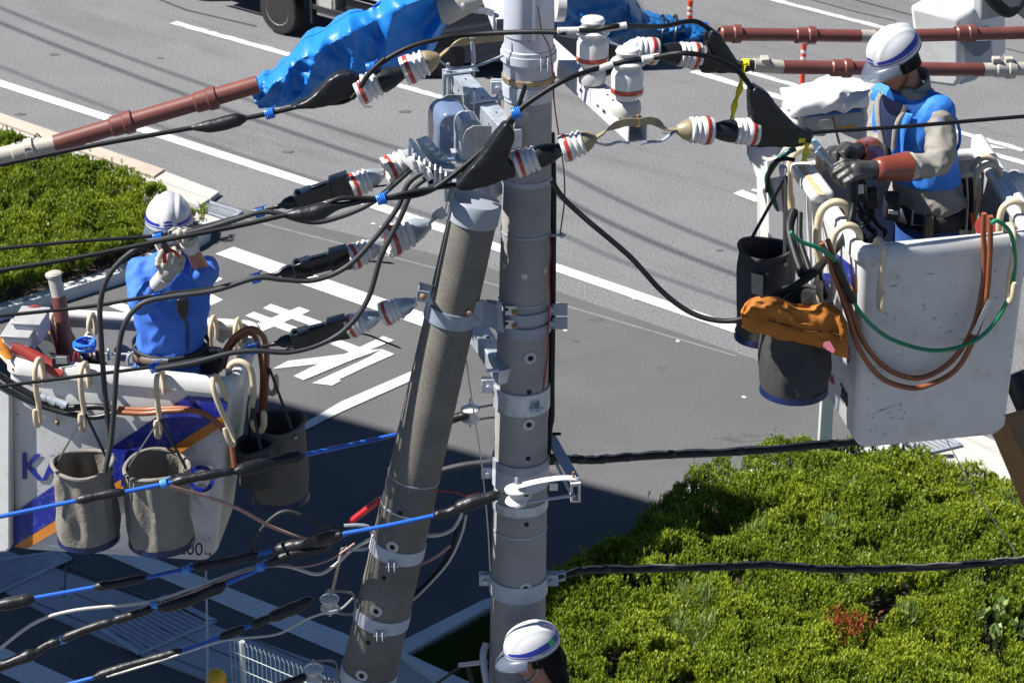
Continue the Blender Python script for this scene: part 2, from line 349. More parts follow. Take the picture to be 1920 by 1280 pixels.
def leaf_mesh(name,Pn,axis,ln,wd,tilt,per,m,shade,kind,label):
    """Pn (N,3) sprig tips; each sprig carries `per` leaves fanned round its stem"""
    N=len(Pn); ph=RNG.random((N,1))*6.28+np.arange(per)[None,:]*2.4; ti=tilt[0]+(tilt[1]-tilt[0])*RNG.random((N,per))
    dx=np.cos(ph)*np.sin(ti); dy=np.sin(ph)*np.sin(ti); dz=np.cos(ti)
    D=np.stack([dx,dy,dz],-1)+axis[:,None,:]*.6; D/=np.linalg.norm(D,axis=-1,keepdims=True)
    Sd=np.stack([-np.sin(ph),np.cos(ph),np.zeros_like(ph)],-1)
    l=ln*(.6+.7*RNG.random((N,per,1))); w_=wd*(.7+.5*RNG.random((N,per,1)))
    base=Pn[:,None,:]-axis[:,None,:]*(.02*np.arange(per)[None,:,None]*.35)
    v0=base; v1=base+D*l*.55+Sd*w_/2; v2=base+D*l; v3=base+D*l*.55-Sd*w_/2
    V=np.stack([v0,v1,v2,v3],2).reshape(-1,3)
    O=V.min(0); O[:2]=(V.min(0)[:2]+V.max(0)[:2])/2; V=V-O
    nf=N*per; me=bpy.data.meshes.new(name); me.vertices.add(nf*4); me.vertices.foreach_set('co',V.astype(np.float32).ravel())
    me.loops.add(nf*4); me.loops.foreach_set('vertex_index',np.arange(nf*4,dtype=np.int32)); me.polygons.add(nf)
    me.polygons.foreach_set('loop_start',np.arange(0,nf*4,4,dtype=np.int32)); me.polygons.foreach_set('loop_total',np.full(nf,4,dtype=np.int32))
    a=me.attributes.new('rnd','FLOAT','FACE'); sh=np.clip(shade[:,None]+(RNG.random((N,per))-.5)*.35,0,1); a.data.foreach_set('value',sh.astype(np.float32).ravel())
    me.materials.append(m); me.update(calc_edges=True)
    o=bpy.data.objects.new(name,me); o.location=O; C.objects.link(o); tagit(o,label,None,None,kind)
    if kind=='stuff': o['category']='ground cover'
    return o
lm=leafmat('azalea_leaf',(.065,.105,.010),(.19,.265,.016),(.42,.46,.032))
def hedge(name,poly,n,hmax,label,seed,ln=.036):
    xs=[p.x for p in poly]; ys=[p.y for p in poly]
    x=RNG.uniform(min(xs),max(xs),n); y=RNG.uniform(min(ys),max(ys),n); k_=in_poly(x,y,poly); x=x[k_];y=y[k_]
    a=vnoise(x,y,.55,seed); b=vnoise(x,y,.17,seed+1); c=vnoise(x,y,1.7,seed+2)
    h=hmax*(.35+.40*a+.30*b+.35*c)
    gap=(vnoise(x,y,.32,seed+3)*.6+vnoise(x,y,.11,seed+4)*.4)
    keep=gap>.30; x=x[keep];y=y[keep];h=h[keep];a=a[keep];b=b[keep]; c=c[keep]
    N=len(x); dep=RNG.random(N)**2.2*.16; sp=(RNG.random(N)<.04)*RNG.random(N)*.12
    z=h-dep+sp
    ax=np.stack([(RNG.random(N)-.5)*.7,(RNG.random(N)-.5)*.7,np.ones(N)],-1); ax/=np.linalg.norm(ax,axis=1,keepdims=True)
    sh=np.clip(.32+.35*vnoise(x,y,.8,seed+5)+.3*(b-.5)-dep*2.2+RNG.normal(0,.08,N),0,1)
    return leaf_mesh(name,np.stack([x,y,z],-1),ax,ln,.015,(.35,1.2),8,lm,sh,'stuff',label)
lb=gp((-160,190),(0,252),(120,296),(300,358),(380,398),z=.42)+gp((392,440),(357,456),(226,518),(60,574),(-160,645))
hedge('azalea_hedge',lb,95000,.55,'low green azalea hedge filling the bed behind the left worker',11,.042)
slab('soil',gp((-160,240),(0,300),(300,400),(384,432),(357,456),(226,518),(60,574),(-160,645)),-.1,.05,soil,bev=0)
def shrink(pl,f=.97):
    c=sum((p for p in pl),Vector())/len(pl); return [c+(p-c)*f for p in pl]
rb=gp((2050,1450),(1015,1450),(1015,1150))+gp((1020,1090),(1060,1050),(1170,995),(1240,945),(1300,895),(1400,858),(1480,842),(1700,850),(1800,885),(2050,950),z=.42)
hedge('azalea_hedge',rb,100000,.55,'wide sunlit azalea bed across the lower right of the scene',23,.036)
gm=leafmat('grass_blade',(.03,.06,.012),(.05,.11,.02),(.10,.17,.03))
gpoly=gp((768,1249),(918,1166),(1016,1140),(1016,1335),(905,1330))
x=RNG.uniform(min(p.x for p in gpoly),max(p.x for p in gpoly),30000); y=RNG.uniform(min(p.y for p in gpoly),max(p.y for p in gpoly),30000); kk=in_poly(x,y,gpoly); x=x[kk];y=y[kk]
leaf_mesh('grass',np.stack([x,y,np.full(len(x),.07)],-1),np.tile([0,0,1.],(len(x),1)),.05,.006,(.2,1.0),4,gm,.5+.4*(vnoise(x,y,.3,4)-.5),'stuff','patch of short grass inside the kerb beside the main pole')
# weeds, the red-leaved bush and the broad-leaved weed standing in the right bed
def weed(name,px,py,label,n,ln,wd,m,spread=.12,h=.5,cat='weed'):
    g=G(px,py,.45); N=n; x=g.x+RNG.normal(0,spread,N); y=g.y+RNG.normal(0,spread,N)
    zt=np.full(N,h)+RNG.random(N)*.12; ax=np.stack([RNG.normal(0,.4,N),RNG.normal(0,.4,N),np.ones(N)],-1); ax/=np.linalg.norm(ax,axis=1,keepdims=True)
    o=leaf_mesh(name,np.stack([x,y,zt],-1),ax,ln,wd,(.1,1.1),5,m,RNG.random(N),None,label); o['category']=cat
    mb=MB()
    for i in range(min(N,40)): mb.tube([Vector((g.x,g.y,.05)),Vector((x[i],y[i],zt[i]))],.002,4)
    st=ob('stem',mb,stemm); st.parent=o; st.location=st.location-o.location; return o
stemm=mat('weed_stem',(.10,.13,.04),.7)
redm=leafmat('red_leaf',(.18,.05,.015),(.32,.07,.03),(.34,.15,.04)); palem=leafmat('pale_leaf',(.10,.17,.045),(.17,.26,.07),(.28,.36,.13))
weed('red_bush',1592,1190,'small bush with red and orange leaves in the right azalea bed',170,.045,.016,redm,.11,.50,'bush')
weed('broadleaf_weed',1868,1188,'pale broad leaved weed near the right edge of the azalea bed',16,.10,.08,palem,.10,.50)
for i,(px,py,lb_) in enumerate([(1302,1130,'pale weed clump right of the lower service cable clamp'),(1290,1195,'tall feathery weed clump at the left of the sunlit bed'),(1600,1115,'thin grassy weed just above the red bush'),(1420,1010,'bluish weed tuft by the shade edge left of the white post'),(1555,1000,'leafy weed straight below the white post'),(1590,940,'small grass tuft at the foot of the white post'),(1700,1160,'thin weed stalks right of the red bush'),(1880,960,'grey green weed by the far right bushes'),(1810,1120,'single tall weed stem left of the broad leaved weed')]):
    weed('grass_weed',px,py,lb_,34 if i<2 else 12,.15,.009,palem,.12 if i<2 else .06,.46)
# ------------------------------------------------------------------ utility poles
cpole=mat('pole_concrete',(.30,.295,.29),.85,var=.14,scale=5,bump=.0004,bscale=150,speck=.22,speckscale=260,dirt=(.19,.187,.18),dirt_amt=.6,dscale=5)
cstub=mat('old_pole_concrete',(.155,.145,.126),.9,var=.16,scale=6,bump=.0006,bscale=120,speck=.3,speckscale=220,dirt=(.10,.093,.08),dirt_amt=.7,dscale=4)
hole_d=mat('dark_hole',(.01,.01,.01),.9); washer=mat('pale_washer',(.5,.5,.48),.6)
YP=10.73
class Axis:
    def __init__(s,pts,Y): s.q=[(y,PY(x,y,Y),wd*(P(x,y,1)-P(x,y,1)).length or 0) for x,y,wd in pts]; s.pts=pts; s.Y=Y
    def at(s,y):
        pts=s.pts
        for (x0,y0,w0),(x1,y1,w1) in zip(pts,pts[1:]):
            if y<=y1 or (x1,y1,w1)==pts[-1]:
                t=(y-y0)/(y1-y0); x=x0+(x1-x0)*t; wd=w0+(w1-w0)*t; break
        p=PY(x,y,s.Y); d=(p-CAM).dot(FW); return p,wd/2/F*d
    def dir(s): return (s.at(s.pts[0][1])[0]-s.at(s.pts[-1][1])[0]).normalized()
MAINP=Axis([(993,-60,88),(988,350,91),(979,700,99),(969,1280,104)],YP)
def pole_mesh(ax,ys,n=40,extend=None,rscale=1.0):
    mb=MB(); pts=[];rs=[]
    for y in ys:
        p,r=ax.at(y); pts.append(p); rs.append(r*rscale)
    if extend is not None:
        d=(pts[-1]-pts[-2]).normalized(); t=(extend-pts[-1].z)/d.z; pts.append(pts[-1]+d*t); rs.append(rs[-1]+t*.008)
    mb.tube(pts,rs,n); return mb
pr,_=MAINP.at(1280); poleR=thing('utility_pole',Vector((pr.x,pr.y,0)),'tall grey concrete utility pole standing upright in the middle','utility pole')
ob('shaft',pole_mesh(MAINP,[-60,100,350,530,700,900,1100,1280],extend=-.05),cpole,poleR)
def band(ax,y,hpx,m,parent,name='band',extra=.004,th=.0,gap=False):
    mb=MB(); a,ra=ax.at(y-hpx/2); b,rb=ax.at(y+hpx/2); mb.tube([a,b],[ra+extra,rb+extra],40,cap=True); return ob(name,mb,m,parent,bevel=.0015)
# grey metal cap sleeve with pressed ribs
def sleeve_fn():
    mb=MB(); N=48
    a,ra=MAINP.at(-60); b,rb=MAINP.at(182)
    rows=[(-60,.012),(40,.014),(60,.014),(62,.008),(85,.008),(87,.014),(100,.014),(102,.010),(112,.010),(114,.006),(182,.006)]
    base=0
    for y,e in rows:
        p,r=MAINP.at(y)
        for j in range(N):
            an=2*pi*j/N; q=0.0
            if y<70: q=.010*max(0,cos(an*4))**2
            s_=r+e-q if y<70 else r+e
            mb.v.append(p+Vector((cos(an)*s_,sin(an)*s_,0)))
    for i in range(len(rows)-1):
        for j in range(N): mb._f([i*N+j,i*N+(j+1)%N,(i+1)*N+(j+1)%N,(i+1)*N+j])
    return mb
ob('cap_sleeve',sleeve_fn(),greypaint,poleR)
band(MAINP,102,16,greypaint,poleR,'clamp_band',.020)
band(MAINP,143,10,mat('rusty_band',(.35,.27,.17),.6,.5,var=.4,scale=30),poleR,'rusty_band',.013)
band(MAINP,163,22,greypaint,poleR,'clamp_band',.012)
for y,hp in [(333,10)]: band(MAINP,y,hp,galv_dull,poleR,'steel_band',.004)
for y in (431,557,985): band(MAINP,y,4,galv_dull,poleR,'strap',.003)
for y,hp in [(860,16),(884,34),(1090,30)]: band(MAINP,y,hp,greypaint if hp>20 else galv_dull,poleR,'clamp_band',.010)
b1=band(MAINP,738,40,galv,poleR,'clamp_band',.010)
ob('label_tape',MB().tube([MAINP.at(928)[0],MAINP.at(945)[0]],[MAINP.at(928)[1]+.006,MAINP.at(945)[1]+.006],32),galv,poleR)
def ring(ax,x,y,parent,big=True):      # stepping hole seen on the camera side
    p,r=ax.at(y); x0=(p-CAM); px=960+x0.dot(RT)/x0.dot(FW)*F; off=(x-px)/F*x0.dot(FW); off=max(-.9*r,min(.9*r,off)); dy=-math.sqrt(r*r-off*off); q=p+Vector((off,dy,0)); nrm=Vector((off,dy,0)).normalized()
    if big:
        ob('step_hole_ring',MB().lathe(q-nrm*.004,nrm,[(.030,0),(.030,.007),(.022,.010),(.013,.008)],20,cap=False),washer,parent)
        ob('step_hole',MB().lathe(q,nrm,[(.0135,0),(.0135,.0062)],14),hole_d,parent)
    else: ob('bolt_hole',MB().lathe(q,nrm,[(.012,-.01),(.012,.0015)],14),hole_d,parent)
for x,y,bg_ in [(994,650,1),(991,773,1),(985,1076,1),(986,901,1),(992,713,0),(990,836,0),(987,958,0),(960,1263,0)]: ring(MAINP,x,y,poleR,bg_)
def lug(ax,y,x,parent,side=-1,name='clamp_lug',m=None,l=.05,hh=.03):
    p,r=ax.at(y); q=p+Vector((side*r,0,0)); mb=MB(); mb.box(q+Vector((side*l/2,-.01,0)),(l/2+.01,0,0),(0,.006,0),(0,0,hh)); mb.box(q+Vector((side*l/2,.02,0)),(l/2+.01,0,0),(0,.006,0),(0,0,hh))
    ob(name,mb,m or greypaint,parent,bevel=.003); mb=MB().lathe(q+Vector((side*l*.6,-.035,0)),(0,1,0),[(.011,0),(.011,.08)],6); ob('bolt',mb,galv,parent,smooth=30)
lug(MAINP,884,0,poleR,-1,m=greypaint); lug(MAINP,1085,0,poleR,-1,m=greypaint); lug(MAINP,1085,0,poleR,1); lug(MAINP,163,0,poleR,-1); lug(MAINP,722,0,poleR,-1,m=galv,l=.055,hh=.035)
# front ears and bolt of the shiny band and of the sleeve clamp
def ears(ax,y,x,parent,m,w_=.035,hh=.028,gap=.03):
    p,r=ax.at(y); mb=MB(); 
    x0=(p-CAM); off=(x-(960+x0.dot(RT)/x0.dot(FW)*F))/F*x0.dot(FW); dy=-math.sqrt(max(r*r-off*off,0)); q=p+Vector((off,dy,0))
    for s_ in (-1,1): mb.box(q+Vector((s_*gap/2,-.02,0)),(.0025,0,0),(0,.024,0),(0,0,hh))
    ob('clamp_ear',mb,m,parent,bevel=.003)
    ob('clamp_bolt',MB().lathe(q+Vector((-gap*1.1,-.026,0)),(1,0,0),[(.008,0),(.008,.006),(.004,.007),(.004,gap*1.9),(.008,gap*1.9),(.008,gap*2.2)],8),galv,parent)
ears(MAINP,742,1005,poleR,galv); ears(MAINP,105,1020,poleR,greypaint)
# torn labels on the shaft
for x,y in [(946,488),(983,500),(1022,496)]:
    p,r=MAINP.at(y); x0=p-CAM; off=(x-(960+x0.dot(RT)/x0.dot(FW)*F))/F*x0.dot(FW); off=max(-.9*r,min(.9*r,off)); a=math.atan2(-math.sqrt(r*r-off*off),off); rr=r+.0015
    mb=MB(); mb.poly([p+Vector((cos(a+t)*rr,sin(a+t)*rr,z)) for t,z in ((-.12,.012),(.02,.017),(.13,.010),(.10,-.012),(.01,-.008),(-.07,-.016))]); ob('torn_label',mb,mat('torn_paper',(.6,.58,.6),.5),poleR,smooth=0)
# stub pole
YS=YP-.20
STUB=Axis([(894,375,92),(687,1280,104)],YS)
p0,_=STUB.at(1280); stub=thing('old_utility_pole',p0-Z*.6,'dark weathered concrete pole stub leaning left of the tall pole, grey cap on top','utility pole')
def stub_mesh():
    mb=MB(); pts=[];rs=[]
    for y in (395,440,560,700,880,1080,1280,1340): p,r=STUB.at(y); pts.append(p); rs.append(r)
    d=(pts[-1]-pts[-3]).normalized(); t=(-.05-pts[-1].z)/d.z; mb.tube(pts+[pts[-1]+d*t],rs+[rs[-1]+.03],40); return mb
ob('shaft',stub_mesh(),cstub,stub)
sd=STUB.dir(); pc,rc=STUB.at(412); 
ob('end_cap',MB().lathe(pc,sd,[(rc+.004,-.002),(rc+.007,0),(rc+.006,.085),(rc-.004,.10),(rc*.6,.108),(.001,.111)],40),mat('grey_plastic_cap',(.30,.33,.38),.45,var=.05),stub)
def sband(y,hpx,m,name='clamp_band',extra=.006):
    a,ra=STUB.at(y-hpx/2); b,rb=STUB.at(y+hpx/2); q=sd; 
    c=(a+b)/2; hl=hpx/2/F*11.9; ob(name,MB().lathe(c-q*hl,q,[(rb+extra,0),(ra+extra,2*hl)],40),m,stub,bevel=.001); return c,ra
for y in (1022,1150,1262): 
    sband(y,28,greypaint); ears(STUB,y+8,(737,715,700)[(1022,1150,1262).index(y)],stub,greypaint,gap=.026,w_=.03,hh=.022)
for y in (945,): sband(y,4,galv,'strap',.004)
sband(890,3,galv_dull,'strap',.002)
for x,y,bg_ in [(738,1000,1),(708,1119,1),(681,1238,1),(752,938,0),(722,1058,0),(693,1178,0)]: ring(STUB,x,y,stub,bg_)
# joining bracket between the two poles
mp,mr=MAINP.at(592); sp,sr=STUB.at(585)
jb=thing('pole_clamp',mp,'blue grey steel bracket clamping the leaning pole to the upright pole','pole bracket')
bluegrey=mat('bluegrey_steel',(.30,.35,.44),.42,.35,var=.1,scale=8,dirt=(.2,.22,.26),dirt_amt=.4)
ob('stub_band',MB().lathe(sp-sd*.035,sd,[(sr+.008,0),(sr+.008,.075)],40),bluegrey,jb,bevel=.001)
for yy in (580,606):
    q,r=MAINP.at(yy); ob('main_band',MB().tube([q+Z*.027,q-Z*.027],[r+.010,r+.010],40),bluegrey,jb,bevel=.001)
    e=PY(1050,yy,YP-.03); ob('band_end',MB().box(e,(.035,0,0),(0,.004,0),(0,0,.030)),bluegrey,jb,bevel=.002)
    ob('bolt',MB().lathe(PY(1033,yy,YP-.06),(0,-1,0),[(.014,0),(.014,.012),(.001,.014)],6),galv_dull,jb)
    pl=PY(958,yy+2,YP-.118); ob('hole_plate',MB().box(pl,(.026,0,0),(0,.003,0),(0,0,.022)),mat('bright_plate',(.7,.68,.66),.5,.2),jb,bevel=.001)
    ob('bolt',MB().lathe(PY(964,yy+4,YP-.12),(0,-1,0),[(.013,0),(.013,.012),(.008,.012),(.008,.02),(.001,.02)],6),rusty,jb)
    ob('plate_hole',MB().lathe(PY(950,yy,YP-.12),(0,-1,0),[(.008,0),(.008,.0025)],10),hole_d,jb)
mb=MB(); pts=[PY(865,572,YS-.10),PY(905,563,YS-.06),PY(940,575,YP-.10),PY(940,618,YP-.10),PY(905,612,YS-.06),PY(865,612,YS-.10)]
mb.prism([p for p in pts],(0,.012,0)); ob('link_plate',mb,bluegrey,jb,smooth=0,bevel=.002)
mb=MB(); mb.prism([PY(912,562,YP-.13),PY(940,566,YP-.14),PY(945,625,YP-.14),PY(925,617,YP-.13),PY(908,600,YP-.13)],(0,.01,0)); ob('side_plate',mb,bluegrey,jb,smooth=0,bevel=.002)
ob('bolt',MB().lathe(PY(919,590,YP-.135),(0,-1,0),[(.018,0),(.018,.01),(.001,.012)],6),galv_dull,jb)
mb=MB(); 
mb.prism([PY(784,545,YS-.16),PY(806,548,YS-.16),PY(812,572,YS-.16),PY(782,564,YS-.16)],(0,.008,0)); mb.prism([PY(786,530,YS-.05),PY(812,535,YS-.05),PY(808,548,YS-.05),PY(784,545,YS-.05)],(0,.008,0)); mb.prism([PY(783,545,YS-.16),PY(786,531,YS-.05),PY(785,545,YS-.05),PY(782,564,YS-.16)],(0.006,0,0))
ob('end_bracket',mb,bluegrey,jb,smooth=0,bevel=.001)
ob('bolt',MB().lathe(PY(793,556,YS-.165),(0,-1,0),[(.015,0),(.013,.008),(.006,.012),(.001,.013)],12),rusty,jb)
ob('bolt',MB().lathe(PY(880,587,YS-.115),(0,-1,0),[(.012,0),(.012,.012),(.001,.013)],6),rusty,jb)
# ------------------------------------------------------------------ overhead line hardware
WLd=Vector((-.993,-.12,0)).normalized(); WRd=Vector((.966,.259,0)).normalized()
def LW(x,y,o=0): return PW(x,y,Vector((-.4,10.60+o,0)),WLd)
def MW(x,y,o=0): return PW(x,y,Vector((.5,10.02+o,0)),WLd)
def RW(x,y,o=0): return PW(x,y,Vector((.58,10.03+o,0)),WRd)
def RB(x,y,o=0): return PW(x,y,Vector((.45,10.86+o,0)),WRd)
ZA=9.11
# white crossarm at the right of the pole
a0=G(1052,118,ZA-.045); a1=G(1196,248,ZA-.045); ad=(a1-a0).normalized(); an=Vector((-ad.y,ad.x,0))
arm=thing('crossarm',a0,'white painted square crossarm carrying the two upright insulators','crossarm')
def hollow(mb,a,b,w_,t,end=True):
    d=(b-a).normalized(); n=Vector((-d.y,d.x,0)).normalized(); u=d.cross(n)*-1
    if u.z<0:u=-u
    o=[(-1,-1),(1,-1),(1,1),(-1,1)]; k=(w_/2-t)/(w_/2)
    A=[a+n*x*w_/2+u*y*w_/2 for x,y in o]; B=[b+n*x*w_/2+u*y*w_/2 for x,y in o]; Bi=[b+(p-b)*k for p in B]; Bd=[p-d*.12 for p in Bi]
    base=len(mb.v); mb.v+=A+B+Bi+Bd
    for i in range(4):
        j=(i+1)%4; mb._f([base+i,base+j,base+4+j,base+4+i]); mb._f([base+4+i,base+4+j,base+8+j,base+8+i]); mb._f([base+8+i,base+8+j,base+12+j,base+12+i])
    mb._f([base+3,base+2,base+1,base]); mb._f([base+12,base+13,base+14,base+15])
mb=MB(); hollow(mb,a0-ad*.25,a1,.088,.007); ob('beam',mb,white_arm,arm,bevel=.004)
for t in (.30,.52): 
    q=a0.lerp(a1,t); mb=MB()
    for s_ in (0,1,2,3):
        pass
    ob('seam_band',MB().box(q,ad*.002,an*.0455,Z*.0455),greypaint,arm)
for t,sz in ((.40,.010),(.62,.007),(.70,.010),(.88,.008)):
    q=a0.lerp(a1,t); 
    ob('slot',MB().box(q+Z*.0445-an*0,ad*sz*1.2,an*sz*.6,Z*.001),hole_d,arm); sd_=-an if an.y>0 else an
    ob('slot',MB().box(q+sd_*.0445,ad*sz*1.6,sd_*.001,Z*sz*.7),hole_d,arm)
# pin insulators
def pin_ins(px,py,label):
    o=G(px,py,ZA+.001); r=thing('pin_insulator',o,label,'insulator','upright pin insulators on the white crossarm')
    ob('base',MB().lathe(o,Z,[(.045,0),(.058,.008),(.062,.03),(.058,.06),(.045,.075),(.03,.078)],28),mat('grey_cement',(.5,.49,.46),.5,var=.12,scale=10),r)
    ob('porcelain',MB().lathe(o,Z,[(.03,.075),(.047,.078),(.05,.09),(.068,.10),(.0695,.115),(.0685,.19),(.06,.208),(.052,.216),(.056,.222),(.072,.232),(.074,.242),(.066,.252),(.046,.258),(.041,.266),(.05,.274),(.053,.288),(.046,.300),(.02,.305),(.001,.306)],36),porc,r)
    ob('red_band',MB().lathe(o,Z,[(.0695,.110),(.0705,.112),(.0705,.130),(.0695,.132)],36,cap=False),redband,r)
    mb=MB(); 
    for k_ in range(3): mb.tube([o+Vector((.046*cos(t),.046*sin(t),.262+k_*.004)) for t in np.linspace(0,6.28,17)[:-1]],.0026,6,closed=True)
    ob('tie_wire',mb,mat('light_tie',(.45,.45,.46),.5),r); return o
pi1=pin_ins(1110,157,'white pin insulator with red ring, the one nearer the pole'); pi2=pin_ins(1175,217,'white pin insulator with red ring at the outer end of the crossarm')
def ribbed(a,b,r,label,nm='spiral_cover'):
    a=Vector(a);b=Vector(b);d=b-a;L=d.length;n=max(6,int(L/.0055)); pr=[(r*.6,0)]
    for i in range(n): pr+= [(r*.82,L*(i+.05)/n),(r,L*(i+.5)/n),(r*.82,L*(i+.95)/n)]
    pr+=[(r*.6,L)]; o=ob(nm,MB().lathe(a,d,pr,16),mat('white_spiral',(.62,.60,.58),.5),smooth=25); tagit(o,label,'wire cover','ribbed white wire covers'); return o
# strain insulators
def unit(parent,M,capm,caplen=.05,s=1.0):
    def L_(pr,n=32): return MB().lathe((0,0,0),(0,0,1),[(r*s,z*s) for r,z in pr],n)
    def put(nm,mb,m,bevel=0):
        for i,v in enumerate(mb.v): mb.v[i]=M@v
        return ob(nm,mb,m,parent,bevel=bevel)
    c=caplen
    put('cap',L_([(.012,-c),(.020,-c+.004),(.030,-c*.6),(.040,-c*.35),(.044,-.006),(.047,0),(.047,.006),(.03,.008)]),capm)
    pc=put('porcelain',L_([(.03,.002),(.046,.006),(.056,.014),(.057,.020),(.048,.027),(.047,.031),(.057,.037),(.058,.044),(.050,.051),(.050,.054),(.058,.060),(.0605,.070),(.0615,.104),(.059,.108),(.054,.106),(.044,.085),(.028,.075),(.001,.072)]),porc)
    mb=L_([(.0612,.074),(.0624,.075),(.0628,.091),(.0620,.092)]); 
    for i,v in enumerate(mb.v): mb.v[i]=M@v
    ob('red_ring',mb,redband,parent)
def clevis(parent,a,b,m,w_=.03):
    """forked strap from a to b"""
    a=Vector(a);b=Vector(b); d=(b-a).normalized(); s_=d.cross(Z).normalized(); 
    mb=MB(); 
    mb.bar(a+s_*.012,b+s_*.012,.004,w_); mb.bar(a-s_*.012,b-s_*.012,.004,w_); ob('clevis',mb,m,parent,bevel=.002)
    ob('pin',MB().lathe(a+s_*.03,-s_,[(.009,0),(.009,.060)],10),galv,parent)
def twist(parent,pts,m,w_=.034,t=.005,nm='strap',tw=True):
    pts=cr(pts,5); mb=MB(); n=len(pts); sec=[]
    for i,p in enumerate(pts):
        d=(pts[min(i+1,n-1)]-pts[max(i-1,0)]).normalized(); s_=d.cross(Z).normalized(); u=s_.cross(d)
        an=(pi/2)*max(0,min(1,(i/(n-1)-.25)/.35)) if tw else 0
        A=s_*cos(an)+u*sin(an); B=-s_*sin(an)+u*cos(an); sec.append([p+A*w_/2+B*t/2,p-A*w_/2+B*t/2,p-A*w_/2-B*t/2,p+A*w_/2-B*t/2])
    b=len(mb.v)
    for q in sec: mb.v+=q
    for i in range(n-1):
        for j in range(4): mb._f([b+i*4+j,b+i*4+(j+1)%4,b+i*4+4+(j+1)%4,b+i*4+4+j])
    mb._f([b+3,b+2,b+1,b]); e=b+(n-1)*4; mb._f([e,e+1,e+2,e+3]); ob(nm,mb,m,parent,smooth=30)
IG='strain insulator strings holding the conductors'
def string_boot(label,hw,wr,capm,strap=None,strapm=None,s=1.0):
    hw=Vector(hw);wr=Vector(wr); d=(wr-hw).normalized(); L=(wr-hw).length; r=thing('strain_insulator',hw,label,'insulator',IG)
    k=L/.365
    M1=frame(hw+d*.05*k,d); unit(r,M1,capm,s=k*s); M2=frame(hw+d*.258*k,d); 
    unit(r,M2,rubber,caplen=.02,s=k*s)
    p=hw+d*.12*k; ob('cover',MB().lathe(p,d,[(.022*k,0),(.026*k,.02*k),(.030*k,.05*k),(.044*k,.09*k),(.050*k,.125*k),(.051*k,.138*k),(.03*k,.14*k)],28),rubber,r)
    if strap: twist(r,strap,strapm or capm)
    return r
def string_bare(label,hw,mid,wr,capm,s=1.0):
    hw=Vector(hw);wr=Vector(wr);mid=Vector(mid); r=thing('strain_insulator',hw,label,'insulator',IG)
    for a,b in ((hw,mid),(mid,wr)):
        d=(b-a).normalized(); L=(b-a).length; k=L/.185; unit(r,frame(a+d*.075*k,d),capm,caplen=.072,s=k*s)
        ob('pin',MB().lathe(a+d*.012+Vector((0,-.035,0)),(0,1,0),[(.010,0),(.010,.07)],10),galv,r)
    return r
s1=string_boot('strain insulator string left of the pole top, with a tan cap and short black cover',LW(824,106),LW(669,172),tanmetal,[LW(822,108),LW(835,97),LW(850,85),LW(868,79),LW(890,76),LW(945,70)],tanmetal)
twist(s1,[LW(822,112),LW(838,124),LW(858,128),LW(900,122),LW(944,104)],galv_dull,tw=False,w_=.02)
ob('spacer',MB().tube([LW(885,78),LW(888,118)],.011,10),galv_dull,s1); ob('bolt',MB().lathe(LW(886,72),Z,[(.014,0),(.014,.01),(.008,.012),(.008,.026),(.001,.027)],6),galv,s1)
s2=string_boot('strain insulator string in front of the pole, hanging from the crossarm end',MW(1118,258),MW(966,309),tanmetal,[MW(1112,262),MW(1130,250),MW(1150,238),MW(1172,230),MW(1198,230)],tanmetal)
twist(s2,[MW(1112,266),MW(1138,272),MW(1160,266),MW(1180,268)],galv_dull,tw=False,w_=.02)
s3=string_boot('strain insulator string right of the crossarm end, with a tan cap',RW(1268,243),RW(1418,247),tanmetal,[RW(1268,242),RW(1250,242),RW(1232,230),RW(1215,226),RW(1198,230)],tanmetal)
twist(s3,[RW(1266,246),RW(1240,264),RW(1220,266),RW(1200,270)],galv_dull,tw=False,w_=.02)
s4=string_boot('strain insulator string with a grey cap behind the upright insulators',RB(1168,90),RB(1311,106),greypaint,[RB(1170,90),RB(1150,82),RB(1130,72),RB(1105,70),RB(1045,60)],galv_dull)
string_bare('strain insulator string with shiny caps hung from the cable bracket',LW(797,284,.1),LW(722,323,.05),LW(654,353),galv)
string_bare('middle bare strain insulator string, left of the stub pole cap',LW(808,418,.12),LW(722,455,.05),LW(654,485),galv)
string_bare('lowest bare strain insulator string, hung from the stub pole bracket',LW(782,565,-.05),LW(716,590,-.03),LW(652,613),galv)
bolt=None
ob('crossarm_bolt',MB().lathe(G(1196,236,ZA),Z,[(.02,0),(.02,.006),(.013,.006),(.013,.018),(.007,.02),(.007,.05),(.001,.051)],8),rusty,arm)
# left galvanised crossarm pieces
ZG=8.83
g0=G(862,152,ZG); g1=G(962,262,ZG); gd=(g1-g0).normalized(); gn=Vector((-gd.y,gd.x,0))
ga=thing('crossarm',g0,'shiny galvanised square crossarm left of the pole with threaded clamp bolts','crossarm')
mb=MB(); hollow(mb,g1,g0,.085,.006); ob('beam',mb,galv,ga,bevel=.004)
for t,nm in ((.02,'u_bolt'),(.52,'u_bolt')):
    q=g0.lerp(g1,t)
    ob('clamp_plate',MB().box(q+Z*.052,gn*.085,gd*.018,Z*.004),galv,ga,bevel=.002)
    for s_ in (-1,1):
        b0=q+gn*s_*.062; ob('threaded_rod',MB().lathe(b0-Z*.14,Z,[(.008,0),(.008,.24),(.001,.242)],10),galv,ga); ob('nut',MB().lathe(b0+Z*.056,Z,[(.016,0),(.016,.013),(.012,.014)],6),galv,ga,smooth=20)
for t in (.12,.3,.45,.7,.85):
    ob('hole',MB().box(g0.lerp(g1,t)+Z*.0432,gd*.008,gn*.004,Z*.0006),hole_d,ga); ob('hole',MB().box(g0.lerp(g1,t+.03)-gn*.0432*(1 if gn.y>0 else -1),gd*.008,gn*.0006,Z*.004),hole_d,ga)
